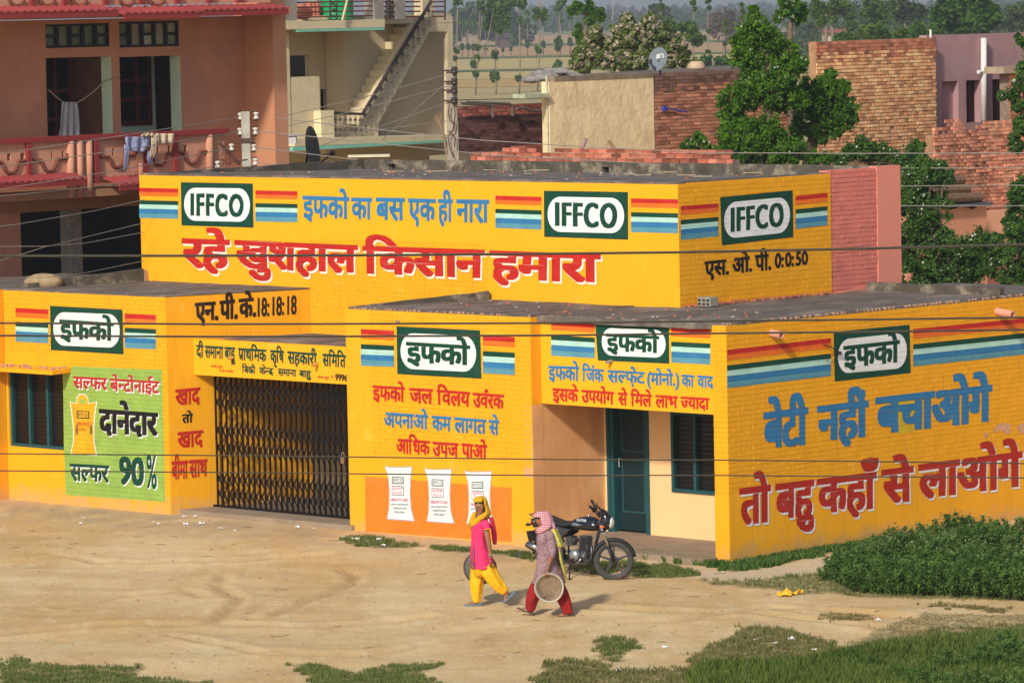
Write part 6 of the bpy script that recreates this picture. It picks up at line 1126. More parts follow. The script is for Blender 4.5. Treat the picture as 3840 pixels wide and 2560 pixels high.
# ================================================================ poles, wires, washing
def wire(name, label, pts, r, m, group, depth, z=None, sag=0.0):
    P = []
    for i, q in enumerate(pts):
        x, y = (z(*q[:2]) if z else q[:2]); d = q[2] if len(q) > 2 else depth; P.append(PD(x, y, d))
    Q = [P[0]]
    for a, b_ in zip(P[:-1], P[1:]):
        n_ = max(2, int(np.linalg.norm(b_-a)/2.5))
        for k in range(1, n_+1): t_ = k/n_; Q.append(a*(1-t_)+b_*t_-np.array([0, 0, sag*4*t_*(1-t_)]))
    mb = MB(); mb.tube([tuple(q) for q in Q], r, 5); return solo(name, mb, m, Frame('W', tuple(Q[0])), label, 'wire', group)
cab = mat('dark_cable', (.055, .048, .035), .6, .2, 20); alu = mat('pale_wire', (.30, .27, .23), .5, .15, 10, metal=.2); thin = mat('thin_wire', (.17, .15, .13), .6)
wire('overhead_cable', 'thick twisted cable crossing the red slogan of the upper wall', [(-250, 961), (0, 960), (700, 959), (1400, 957), (2000, 952), (2550, 946), (3200, 933), (3840, 917), (4100, 910)], .0092, cab, 'cables crossing in front', 30)
wire('overhead_cable', 'upper cable of the pair crossing the green logo panels', [(-250, 1210), (0, 1211), (800, 1215), (1280, 1214), (2080, 1211), (2640, 1204), (3250, 1198), (3840, 1190), (4100, 1186)], .0074, cab, 'cables crossing in front', 30)
wire('overhead_cable', 'lower cable of the pair crossing the green logo panels', [(-250, 1257), (0, 1258), (800, 1262), (1280, 1261), (2080, 1257), (2640, 1250), (3250, 1244), (3840, 1236), (4100, 1232)], .0074, cab, 'cables crossing in front', 30)
wire('overhead_cable', 'upper thin cable crossing the gate and the lower slogans', [(-250, 1698), (0, 1700), (800, 1707), (1280, 1712), (2080, 1722), (2640, 1724), (3250, 1729), (3840, 1737), (4100, 1740)], .0046, cab, 'cables crossing in front', 30)
wire('overhead_cable', 'lowest thin cable crossing the painted sacks', [(-250, 1760), (0, 1764), (800, 1770), (1280, 1775), (2080, 1782), (2640, 1781), (3250, 1786), (3840, 1791), (4100, 1794)], .0046, cab, 'cables crossing in front', 30)
DP = 85.6
pole = thing('utility_pole', 'square concrete electric pole with white insulators before the pink house', 'utility pole', Frame('W', tuple(PD(925, 900, DP)*np.array([1, 1, 0]))))
c_ = PD(925, 600, DP); zt_ = PD(925, 418, DP)[2]; mb = MB(); w_ = .09; mb.hexa([(c_[0]-w_*1.2, DP-.1, 0), (c_[0]+w_*1.2, DP-.1, 0), (c_[0]+w_*1.2, DP+.1, 0), (c_[0]-w_*1.2, DP+.1, 0), (c_[0]-w_*.9, DP-.08, zt_), (c_[0]+w_*.9, DP-.08, zt_), (c_[0]+w_*.9, DP+.08, zt_), (c_[0]-w_*.9, DP+.08, zt_)]); part('post', mb, mat('pole_concrete', (.42, .40, .34), .95, .15, 5, .003, 30, dirt=(.2, .19, .16), dirtamt=.4, dscale=4), pole)
ins = mat('white_porcelain', (.62, .60, .54), .35, .1, 5); brm = mat('rust_iron', (.09, .045, .035), .7, .2)
def insul(x, y, s_, par=pole, dd=DP-.02, sc=1.0):
    p = PD(x, y, dd); mb = MB(); mb.lathe([(.012, -.07), (.05, -.06), (.055, -.03), (.03, -.015), (.03, .015), (.055, .03), (.05, .06), (.012, .07)], tuple(p), 'z', 12); o = part('insulator', mb, ins, par, smooth=True)
    mb = MB(); q = p+np.array([-s_*.16, .0, 0]); mb.tube([tuple(q+(0, 0, .075)), tuple(p+(0, 0, .085)), tuple(p+(s_*.03, 0, .085))], .012, 5); mb.tube([tuple(q-(0, 0, .075)), tuple(p-(0, 0, .085)), tuple(p+(s_*.03, 0, -.085))], .012, 5); mb.tube([tuple(p+(0, 0, .09)), tuple(p-(0, 0, .09))], .01, 5); part('insulator_bracket', mb, brm, par)
for x, y, s_ in ((1910, 925, -1), (2035, 920, 1), (1908, 1045, -1), (2030, 1042, 1), (1840, 1170, -1), (2018, 1172, 1), (1730, 1307, -1), (2030, 1285, 1)): insul(*z1(x, y), s_)
p = PD(*z1(1962, 1118), DP); mb = MB(); mb.box(p[0]-.13, p[0]+.13, DP-.12, DP+.12, p[2]-.03, p[2]+.05); part('clamp_band', mb, brm, pole)
mb = MB(); mb.tube([tuple(PD(*z1(1905, 1305), DP)), tuple(PD(*z1(1745, 1135), DP-.1))], .03, 5); mb.tube([tuple(PD(*z1(1965, 1265), DP-.1)), tuple(PD(*z1(1840, 1290), DP-.1)), tuple(PD(*z1(1730, 1307), DP-.1))], .008, 4); part('stay_arm', mb, brm, pole)
mb = MB()
for (x, y, r_) in ((1765, 1290, 20), (1822, 1285, 18), (1760, 1200, 22)):
    mb.tube([tuple(PD(*z1(x+r_*.6*math.cos(a), y+r_*1.6*math.sin(a)), DP-.05)) for a in np.linspace(-2.2, 2.2, 9)], .008, 4)
part('loose_wire', mb, brm, pole)
for lab, L_, in (('top light wire running left from the pole across the pink house', [(0, 1222, 80), (1000, 1075, 82), (1820, 945, 85), (1900, 930, DP)]), ('second light wire left of the pole, crossing the washing', [(0, 1325, 80), (1000, 1188, 82), (1800, 1065, 85), (1900, 1045, DP)]), ('third light wire left of the pole over the balcony wall', [(0, 1505, 80), (900, 1360, 82), (1720, 1198, 85), (1830, 1172, DP)]), ('lowest light wire left of the pole along the red eave', [(0, 1560, 80), (800, 1480, 82), (1660, 1330, 85), (1725, 1310, DP)])):
    wire('light_wire', lab, L_, .0085, alu, 'light wires on the left', 82, z=z1)
for lab, L_, in (('top light wire running right from the pole over the roofs', [(1030, 420, DP), (1036, 443, DP), (1450, 490, 85.6), (1800, 526, 85.5), (2200, 551, 85), (2640, 573, 84.5), (3200, 576, 84), (3840, 574, 83), (4000, 573, 83)]), ('second light wire on the right, dipping behind the yellow roof', [(968, 492, DP), (1450, 542, 85.6), (1850, 582, 85.5), (2300, 607, 85), (2800, 628, 84.5), (3382, 631, 84), (3840, 630, 83), (4000, 630, 83)]), ('third light wire on the right, level with the pink wall top', [(965, 553, DP), (1296, 595, 85.6), (2000, 660, 85), (2800, 695, 84), (3382, 698, 82), (3840, 695, 80), (4000, 695, 80)]), ('lowest light wire on the right, passing the logs', [(970, 610, DP), (2000, 730, 85), (3382, 772, 82), (3840, 772, 80), (4000, 772, 80)])):
    wire('light_wire', lab, L_, .0095, alu, 'light wires on the right', 85)
for lab, L_ in (('faint wire climbing right across the dark bay', [(0, 712, 79), (250, 680, 79), (1200, 515, 79.5), (1850, 370, 80)]), ('faint wire crossing the dark bay below the first', [(0, 970, 79), (620, 965, 79), (1040, 862, 79.5), (1850, 665, 80)]), ('faint drooping wire low in the dark bay', [(0, 1370, 79), (600, 1365, 79), (1100, 1305, 79.5), (1850, 1150, 80)]), ('faint wire splitting from the others in the dark bay', [(0, 1150, 79), (300, 1060, 79), (600, 965, 79), (1100, 925, 79.5), (1850, 785, 80)])):
    wire('thin_wire', lab, L_, .006, thin, 'faint wires in the dark bay', 79, z=zQ)
for lab, L_ in (('thin wire rising right across the beige stair wall', [(430, 1060), (1180, 885), (1920, 680)]), ('thin wire crossing under the beige stairs', [(430, 1160), (1100, 1010), (1920, 790)]), ('dark wire slanting up to the second pole', [(1300, 1290), (1560, 1060), (1920, 740)]), ('dark wire from the beige ledge to the second pole', [(760, 1330), (1300, 1160), (1940, 930)]), ('thin low wire over the turquoise ledge', [(430, 1250), (1100, 1215), (1930, 1110)])):
    wire('thin_wire', lab, L_, .009, thin, 'wires in front of the beige house', 104, z=z2)
pole2 = thing('utility_pole', 'slim concrete pole with dark insulators and tangled wire beside the beige house', 'utility pole', Frame('W', tuple(PD(1694, 900, 103)*np.array([1, 1, 0]))))
c_ = PD(*z3(86, 800), 103); ct = PD(*z3(84, 497), 103); mb = MB(); w_ = .145; mb.hexa([(c_[0]-w_, 102.9, 0), (c_[0]+w_, 102.9, 0), (c_[0]+w_, 103.1, 0), (c_[0]-w_, 103.1, 0), (ct[0]-w_*.85, 102.92, ct[2]), (ct[0]+w_*.85, 102.92, ct[2]), (ct[0]+w_*.85, 103.08, ct[2]), (ct[0]-w_*.85, 103.08, ct[2])]); part('post', mb, mat('pole_concrete2', (.34, .30, .24), .95, .2, 5), pole2)
for y in (518, 600, 663, 740):
    p = PD(*z3(106, y), 102.85); mb = MB(); mb.lathe([(.02, -.09), (.075, -.07), (.08, -.02), (.04, 0), (.08, .03), (.07, .07), (.02, .09)], tuple(p), n=10); part('insulator', mb, mat('dark_porcelain', (.05, .035, .035), .4), pole2, smooth=True)
    mb = MB(); mb.tube([tuple(p-(.3, 0, 0)), tuple(p)], .02, 5); part('insulator_bracket', mb, brm, pole2)
mb = MB(); mb.tube([tuple(PD(*z3(x, y), 102.8)) for x, y in ((70, 760), (62, 830), (75, 890), (110, 900), (100, 960), (60, 970), (85, 985), (112, 1010), (108, 1080))], .013, 4); mb.tube([tuple(PD(*z3(x, y), 102.8)) for x, y in ((104, 745), (112, 850), (95, 960), (60, 1000), (70, 1080), (100, 1160))], .012, 4); part('tangled_wire', mb, brm, pole2)
mb = MB(); mb.tube([tuple(PD(*z2(x, y), 101)) for x, y in ((1900, 1420), (1880, 1300), (1860, 1200), (1835, 1130))], .035, 5); mb.tube([tuple(PD(*z2(x, y), 101)) for x, y in ((1835, 1130), (1800, 1050))], .025, 5); mb.tube([tuple(PD(*z2(x, y), 101)) for x, y in ((1838, 1140), (1842, 1040))], .02, 5); mb.tube([tuple(PD(*z2(x, y), 101)) for x, y in ((1830, 1140), (1785, 1075))], .018, 5); solo('forked_branch', mb, mat('dry_wood', (.28, .18, .11), .9), Frame('W', tuple(PD(*z2(1900, 1420), 101))), 'dry forked branch standing by the turquoise ledge', 'branch')
# washing
def cloth(label, dist_pl, z, rows, m, fold=.05, n=14, cat='garment', group=None, name='garment', freq=2.6, ph=0.0):
    V = []; F_ = []; nr = len(rows)
    for j, (y, xl, xr) in enumerate(rows):
        for i in range(n+1):
            t_ = i/n; x = xl+(xr-xl)*t_; p = dist_pl.pt(*z(x, y)); d = fold*math.sin(t_*math.pi*freq*2+ph+j*.5)*(min(1, .25+j/nr)); V.append((p[0]+d, p[1], p[2]))
    for j in range(nr-1):
        for i in range(n): a = j*(n+1)+i; F_.append((a, a+1, a+n+2, a+n+1))
    mb = MB(); mb.add(V, F_); o = solo(name, mb, m, Frame('B', V[0]), label, cat, group, smooth=True); s_ = o.modifiers.new('thick', 'SOLIDIFY'); s_.thickness = .012; return o
WL = Pl('X', -18.78); WR = Pl('X', -19.7)
lav = mat('lavender_cloth', (.30, .32, .50), .9, .1, 6); crmc = mat('cream_cloth', (.68, .54, .36), .9, .08, 6); grc = mat('grey_cloth', (.36, .34, .34), .9, .1, 6)
cloth('pale blue shirt thrown over the balcony rail', WL, z1, [(1088, 1000, 1190), (1100, 990, 1200), (1150, 995, 1200), (1195, 1010, 1165), (1205, 1050, 1150)], lav, group='washing on the pink balcony')
cloth('long hanging sleeve of a pale blue shirt, leftmost on the rail', WL, z1, [(1150, 985, 1030), (1230, 985, 1022), (1320, 980, 1008), (1362, 985, 1000)], lav, .02, 6, group='washing on the pink balcony')
cloth('small blue cloth end hanging below the cream sleeve', WL, z1, [(1200, 1172, 1205), (1260, 1165, 1215), (1308, 1178, 1205)], lav, .02, 6, group='washing on the pink balcony')
cloth('cream shirt body draped on the rail, rightmost', WL, z1, [(1062, 1235, 1385), (1075, 1238, 1388), (1105, 1240, 1386), (1142, 1245, 1384)], crmc, group='washing on the pink balcony')
cloth('cream sleeve with a buttoned cuff hanging from the rail', Pl('X', -18.74), z1, [(1070, 1200, 1245), (1150, 1200, 1245), (1220, 1190, 1235), (1255, 1185, 1215)], crmc, .02, 6, group='washing on the pink balcony')
cloth('folded cream collar lying on the rail between the shirts', Pl('X', -18.74), z1, [(1058, 1150, 1220), (1072, 1120, 1222), (1086, 1110, 1225)], crmc, .03, 8, group='washing on the pink balcony')
cloth('grey towel hanging from a slack line in the left doorway', WR, z1, [(812, 492, 605), (850, 484, 612), (920, 476, 618), (1000, 468, 625), (1060, 462, 628), (1100, 462, 632), (1130, 462, 632)], grc, .06, 22, group=None, name='towel', cat='towel', freq=3.2)
mb = MB(); mb.tube([tuple(WR.pt(*z1(x, y))) for x, y in ((385, 715), (440, 765), (495, 808), (550, 824), (605, 822), (660, 790), (720, 748), (770, 705), (825, 648), (890, 625), (955, 602))], .014, 5); solo('clothes_line', mb, mat('old_rope', (.30, .26, .16), .9), Frame('B', tuple(WR.pt(*z1(385, 715)))), 'slack rope clothes line across the left doorway', 'rope')
# white box and board near the beige house
p = PD(*z2(480, 1320), 95); k = 95/CF*.4082; mb = MB(); mb.box(p[0]-34*k, p[0]+36*k, 95, 95.5, p[2], p[2]+70*k); mb.box(p[0]-38*k, p[0]+62*k, 94.95, 95.55, p[2]+72*k, p[2]+82*k); solo('cooler_box', mb, mat('dirty_white', (.55, .54, .55), .7, .1, 5), Frame('W', tuple(p)), 'dirty white box beside the pink house corner', 'box')
p0, p1_ = PD(*z2(990, 1438), 88), PD(*z2(1375, 1438), 88); k = 88/CF*.4082; mb = MB(); mb.box(p0[0], p1_[0], 88, 88.5, p0[2]-10*k, p0[2]+8*k); solo('white_board', mb, mat('cream_board', (.70, .64, .46), .8, .1, 4), Frame('W', tuple(p0)), 'long cream board lying behind the yellow roof parapet', 'board')

# ================================================================ people
skinm = mat('brown_skin', (.30, .125, .06), .55, .10, 12, spec=.35); hairm = mat('black_hair', (.012, .009, .008), .5, .2, 30)
def skin_mesh(name, J, E_, root, m, sub=2, parent=None):
    names = list(J); me = bpy.data.meshes.new(name); me.from_pydata([tuple(J[n][:3]) for n in names], [(names.index(a), names.index(b_)) for a, b_ in E_], [])
    o = bpy.data.objects.new(name, me); COL.objects.link(o); sk = o.modifiers.new('skin', 'SKIN'); sk.use_smooth_shade = True
    for i, n in enumerate(names):
        r_ = J[n][3]; r_ = r_ if isinstance(r_, tuple) else (r_, r_); me.skin_vertices[0].data[i].radius = r_; me.skin_vertices[0].data[i].use_root = (n == root)
    sb_ = o.modifiers.new('sub', 'SUBSURF'); sb_.levels = sub
    bpy.context.view_layer.update(); dg = bpy.context.evaluated_depsgraph_get(); nm = bpy.data.meshes.new_from_object(o.evaluated_get(dg)); bpy.data.objects.remove(o); nm.materials.clear(); nm.materials.append(m)
    for p_ in nm.polygons: p_.use_smooth = True
    o2 = bpy.data.objects.new(name, nm); COL.objects.link(o2); o2.parent = parent; return o2
class Fig:
    def __init__(s, label, fx, fy, x0, y0, group=None):
        s.g = gnd(fx, fy); s.g[2] = gh(s.g[0], s.g[1]); s.k = .338*s.g[1]/CF; s.x0 = x0; s.y0 = y0; s.root = thing('person', label, 'person', Frame('W', tuple(s.g)), group)
    def p(s, x, y, d=0.0): return np.array([(x-s.x0)*s.k, d, (s.y0-y)*s.k])     # relative to the feet
    def w(s, x, y, d=0.0): return s.p(x, y, d)+s.g
    def tube(s, name, pts, m, n=18, fold=.06, fk=6, ph=0.0, par=None, flat=1.0):   # pts (x,y,depth,r px)
        P = [s.w(*q[:3]) for q in pts]; V = []; F_ = []; up = np.array([0, 1.0, 0])
        for i, p_ in enumerate(P):
            t_ = P[min(i+1, len(P)-1)]-P[max(i-1, 0)]; t_ /= np.linalg.norm(t_); a = np.cross(t_, up); a /= np.linalg.norm(a); b_ = np.cross(a, t_); r_ = pts[i][3]*s.k
            for k in range(n):
                an = 2*math.pi*k/n; w_ = 1+fold*math.sin(fk*an+ph+i*.6)+fold*.5*math.sin((fk+3)*an-i*.9); V.append(p_+a*math.cos(an)*r_*w_+b_*math.sin(an)*r_*w_*flat)
        for i in range(len(P)-1):
            for k in range(n): F_.append((i*n+k, i*n+(k+1) % n, (i+1)*n+(k+1) % n, (i+1)*n+k))
        F_ += [tuple(range(n-1, -1, -1)), tuple((len(P)-1)*n+k for k in range(n))]
        mb = MB(); mb.add(V, F_); o = part(name, mb, m, par or s.root, smooth=True); o.modifiers.new('s', 'SUBSURF').levels = 1; return o
    def shell(s, name, rings, m, a0=0, a1=360, n=36, fold=.03, fk=9, grow=0.0, par=None, thick=.01, ph=0.0):   # rings (cx,y,depth,rx px,ry m)
        V = []; F_ = []; full = a1-a0 >= 360; nn = n if full else n+1
        for j, q in enumerate(rings):
            for k in range(nn):
                an = R(a0+(a1-a0)*k/n); w_ = 1+grow+fold*math.sin(fk*an+ph+j*.35)+fold*.5*math.sin((fk*2-3)*an-j*.8)
                V.append(s.w(q[0], q[1], q[2])+np.array([math.cos(an)*q[3]*s.k*w_, math.sin(an)*q[4]*w_, (q[5]*s.k*math.cos(an) if len(q) > 5 else 0)]))
        for j in range(len(rings)-1):
            for k in range(n): F_.append((j*nn+k, j*nn+(k+1) % nn, (j+1)*nn+(k+1) % nn, (j+1)*nn+k))
        mb = MB(); mb.add(V, F_); o = part(name, mb, m, par or s.root, smooth=True)
        if thick: sd_ = o.modifiers.new('t', 'SOLIDIFY'); sd_.thickness = thick; sd_.offset = 1
        o.modifiers.new('s', 'SUBSURF').levels = 1; return o
    def body(s, J):
        JJ = {n: (*s.p(*v[:3]), v[3]*s.k if not isinstance(v[3], tuple) else tuple(q*s.k for q in v[3])) for n, v in J.items()}; E_ = [('pelvis', 'spine'), ('spine', 'chest'), ('chest', 'neck0'), ('neck0', 'neck'), ('neck', 'head'), ('head', 'crown')]
        for sd_ in ('n', 'f'):
            E_ += [('chest', sd_+'sh'), (sd_+'sh', sd_+'el'), (sd_+'el', sd_+'wr'), (sd_+'wr', sd_+'palm'), ('pelvis', sd_+'hip'), (sd_+'hip', sd_+'kn'), (sd_+'kn', sd_+'an'), (sd_+'an', sd_+'ball'), (sd_+'ball', sd_+'toe'), (sd_+'an', sd_+'heel')]
        o = skin_mesh('body', JJ, E_, 'pelvis', skinm, 2, s.root); return o
    def hand(s, palm, ddir, curl, across):   # five short skinned fingers rooted in the palm
        c_ = s.p(*palm); d = np.array(ddir, float); d /= np.linalg.norm(d); a = np.array(across, float); a /= np.linalg.norm(a); cu = np.array(curl, float); cu /= np.linalg.norm(cu)
        for i, (o_, L_) in enumerate(((-.028, .060), (-.010, .070), (.009, .066), (.027, .052))):
            b0 = c_+a*o_; J = {'a': (*b0, .010), 'b': (*(b0+d*L_*.5), .0095), 'c': (*(b0+d*L_*.85+cu*L_*.30), .009), 'd': (*(b0+d*L_*1.0+cu*L_*.62), .007)}; skin_mesh('finger', J, [('a', 'b'), ('b', 'c'), ('c', 'd')], 'a', skinm, 1, s.root)
        b0 = c_-a*.03-d*.02; J = {'a': (*b0, .012), 'b': (*(b0-a*.022+d*.025), .011), 'c': (*(b0-a*.018+d*.055+cu*.012), .009)}; skin_mesh('thumb', J, [('a', 'b'), ('b', 'c')], 'a', skinm, 1, s.root)
    def face(s, c, n, r, brow=True):   # c head centre (x,y,d), n facing dir, r head radius m
        C_ = s.w(*c); n = np.array(n, float); n /= np.linalg.norm(n); a = np.cross(n, (0, 0, 1)); a /= np.linalg.norm(a); up = np.cross(a, n)
        mb = MB(); mb.hexa([tuple(C_+n*r*f+a*x*r+up*z_*r) for f, x, z_ in ((.86, -.17, -.28), (.86, .17, -.28), (.98, .12, -.26), (.98, -.12, -.26), (.88, -.07, .20), (.88, .07, .20), (.95, .05, .16), (.95, -.05, .16))]); mb.hexa([tuple(C_+n*r*f+a*x*r+up*z_*r) for f, x, z_ in ((.9, -.15, -.30), (.9, .15, -.30), (1.16, .09, -.26), (1.16, -.09, -.26), (.9, -.09, -.08), (.9, .09, -.08), (1.04, .05, -.08), (1.04, -.05, -.08))]); o = part('nose', mb, skinm, s.root, smooth=True); o.modifiers.new('s', 'SUBSURF').levels = 1
        for sx in (-1, 1):
            mb = MB(); q = C_+n*r*.90+a*sx*.34*r+up*.06*r; mb.ball(tuple(q), (r*.15, r*.10, r*.08), 10, 6); e_ = part('eye', mb, mat('eye_white', (.55, .50, .45), .3), s.root, smooth=True)
            mb = MB(); mb.ball(tuple(q+n*r*.07), (r*.075, r*.07, r*.075), 8, 6); part('iris', mb, mat('dark_iris', (.01, .006, .005), .2), e_, smooth=True)
            mb = MB(); mb.tube([tuple(C_+n*r*.90+a*sx*.14*r+up*.24*r), tuple(C_+n*r*.92+a*sx*.36*r+up*.30*r), tuple(C_+n*r*.78+a*sx*.56*r+up*.22*r)], r*.05, 5); part('eyebrow', mb, hairm, s.root)
        mb = MB(); mb.ball(tuple(C_+n*r*.91-up*.50*r), (r*.26, r*.16, r*.075), 10, 6); part('mouth', mb, mat('lips', (.22, .05, .04), .5), s.root, smooth=True)
def sandal(fg, heel, toe, d, m, tilt=0):   # px points of the sole
    a = fg.w(*heel, d); b_ = fg.w(*toe, d); L_ = b_-a; ln = np.linalg.norm(L_); t_ = L_/ln; s_ = np.array([0, 1.0, 0]); n_ = np.cross(s_, t_); n_ = n_ if n_[2] > 0 else -n_; V = []; out = ((0, .028), (.1, .036), (.35, .030), (.6, .040), (.85, .044), (1, .022))
    for zz in (0, .018):
        for f_, w_ in out: V.append(a+L_*f_+s_*w_+n_*zz)
        for f_, w_ in reversed(out): V.append(a+L_*f_-s_*w_+n_*zz)
    k = 12; mb = MB(); mb.add(V, [tuple(range(k-1, -1, -1)), tuple(range(k, 2*k))]+[(i, (i+1) % k, k+(i+1) % k, k+i) for i in range(k)])
    o = part('sandal', mb, m, fg.root); mb = MB(); c_ = a+L_*.78+n_*.02
    for sx in (-1, 1): mb.tube([tuple(c_), tuple(a+L_*.62+s_*sx*.03+n_*.055), tuple(a+L_*.42+s_*sx*.042+n_*.02)], .007, 5)
    part('strap', mb, mat('strap_grey', (.25, .22, .18), .7), o); return o
# --- woman in pink
f1 = Fig('woman in a bright pink tunic and yellow trousers, mustard scarf over her head', 1785, 2274, 255, 1352)
PNK = mat('pink_cotton', (.78, .035, .15), .85, .10, 8, .030, 11, dirt=(.85, .35, .16), dirtamt=.8, dscale=16, dthr=.60); YCL = mat('yellow_cotton', (.86, .44, .008), .85, .08, 6, .030, 11); MUS = mat('mustard_chiffon', (.66, .36, .010), .85, .10, 7, .030, 11); EMB = mat('embroidery', (.30, .035, .12), .9, .5, 28, dirt=(.65, .35, .04), dirtamt=1, dscale=16, dthr=.5)
f1.body(dict(pelvis=(335, 815, 0, (95, 60)), spine=(325, 640, 0, (78, 58)), chest=(318, 455, 0, (88, 62)), neck0=(322, 350, 0, 46), neck=(318, 312, 0, 36), head=(320, 236, -.015, (58, 62)), crown=(328, 165, .0, (52, 50)),
    nsh=(372, 402, -.13, 42), nel=(412, 600, -.19, 31), nwr=(428, 745, -.20, 21), npalm=(432, 795, -.20, (24, 16)), fsh=(270, 405, .14, 42), fel=(262, 600, .22, 31), fwr=(290, 745, .24, 21), fpalm=(298, 785, .25, (24, 16)),
    fhip=(300, 870, .09, 62), fkn=(265, 1090, .09, 44), fan=(262, 1302, .09, 26), fheel=(285, 1325, .09, 24), fball=(195, 1328, .09, 24), ftoe=(150, 1333, .09, 17),
    nhip=(372, 870, -.09, 62), nkn=(455, 1060, -.09, 44), nan=(600, 1195, -.09, 26), nheel=(632, 1205, -.09, 22), nball=(588, 1268, -.09, 22), ntoe=(572, 1300, -.09, 16)))
f1.hand((436, 815, -.20), (0.1, -.05, -1), (-.9, .1, -.3), (.15, 1, 0)); f1.hand((300, 795, .25), (0, -.2, -1), (.2, -1, .2), (1, 0, .1))
f1.shell('tunic', [(326, 338, 0, 48, .075), (322, 362, 0, 82, .125), (318, 400, 0, 100, .165), (312, 460, 0, 98, .165), (305, 560, 0, 88, .145), (303, 640, 0, 90, .15), (312, 720, 0, 108, .17), (325, 800, 0, 124, .19), (340, 880, 0, 135, .20), (342, 912, 0, 138, .205)], PNK, fold=.035, fk=5, n=40)
f1.shell('embroidered_panel', [(312, 650, 0, 92, .152), (316, 720, 0, 110, .172), (326, 800, 0, 127, .192), (338, 885, 0, 137, .203)], EMB, a0=160, a1=235, fold=.035, fk=5, n=12, grow=.035, thick=.004)
f1.shell('embroidered_hem', [(334, 865, 0, 134, .20), (340, 905, 0, 140, .207)], mat('hem_border', (.16, .10, .07), .9, .5, 30, dirt=(.5, .16, .06), dirtamt=1, dscale=20), a0=165, a1=232, n=12, grow=.045, fold=.035, fk=5, thick=.004)
f1.tube('sleeve', [(362, 378, -.12, 46), (385, 415, -.16, 48), (395, 455, -.175, 46), (398, 468, -.176, 45)], PNK, fold=.03); f1.tube('cuff', [(397, 452, -.176, 47), (400, 472, -.178, 47)], YCL, fold=.01); f1.tube('sleeve', [(275, 385, .13, 44), (262, 430, .18, 44), (258, 465, .19, 43)], PNK, fold=.03)
f1.tube('trouser_leg', [(310, 860, .07, 92), (285, 960, .09, 88), (268, 1060, .09, 82), (262, 1150, .09, 74), (262, 1230, .09, 62), (266, 1290, .09, 47), (268, 1316, .09, 42)], YCL, fold=.13, fk=5); f1.tube('trouser_leg', [(370, 860, -.07, 92), (415, 970, -.09, 88), (468, 1050, -.09, 80), (525, 1115, -.09, 68), (570, 1165, -.09, 54), (592, 1195, -.09, 44)], YCL, fold=.13, fk=5, ph=1)
f1.shell('trouser_seat', [(340, 830, 0, 112, .17), (335, 900, 0, 120, .18), (325, 965, 0, 100, .15), (320, 1010, 0, 60, .10)], YCL, fold=.05)
f1.shell('scarf', [(332, 108, .02, 8, .01), (332, 112, .02, 44, .05), (332, 130, .015, 62, .072), (334, 165, .01, 74, .086), (340, 215, .01, 80, .092), (352, 270, .01, 82, .095), (362, 325, .01, 84, .11)], MUS, a0=-62, a1=172, n=30, fold=.02, fk=7, thick=.008)
f1.shell('scarf', [(332, 108, .02, 8, .01), (332, 112, .02, 44, .05), (331, 128, .015, 66, .076), (326, 150, .01, 76, .088), (322, 168, .005, 80, .090)], MUS, a0=140, a1=290, n=20, fold=.01, thick=.008)
f1.tube('scarf_fold', [(402, 280, -.06, 22), (380, 312, -.12, 28), (325, 340, -.145, 28), (268, 380, -.15, 33), (226, 425, -.10, 38), (206, 450, -.03, 30), (200, 462, .03, 16)], MUS, fold=.16, fk=5, flat=.5); f1.tube('scarf_fold', [(268, 285, .02, 24), (245, 350, -.02, 32), (225, 400, -.06, 36), (222, 430, -.08, 30)], MUS, fold=.10)
f1.tube('scarf_fold', [(400, 250, .0, 24), (412, 320, .04, 32), (395, 360, .08, 36), (330, 370, .13, 36), (262, 350, .10, 30), (255, 310, .04, 20)], MUS, fold=.1)
f1.shell('scarf_tail', [(425, 350, .03, 40, .06), (445, 450, .05, 45, .07), (462, 550, .06, 46, .08), (465, 660, .06, 35, .06)], mat('pink_chiffon', (.62, .03, .09), .85, .1, 8), a0=-100, a1=110, n=16, fold=.12, thick=.004)
f1.face((318, 236, -.015), (-.55, -.83, -.04), 58*f1.k*1.02)
f1.shell('hair', [(328, 150, 0, 58, .074), (332, 163, 0, 60, .076), (345, 188, 0, 60, .074)], hairm, a0=-60, a1=290, n=24, thick=.004, fold=.0)
for yy in (738, 748): f1.tube('bangle', [(427, yy, -.20, 25), (428, yy+5, -.20, 25)], mat('bangle_white', (.62, .56, .52), .4), fold=0, n=14)
sandal(f1, (330, 1338), (118, 1350), .09, mat('blue_rubber', (.12, .20, .30), .7)); sandal(f1, (702, 1182), (560, 1308), -.09, mat('blue_rubber', (.12, .20, .30), .7))
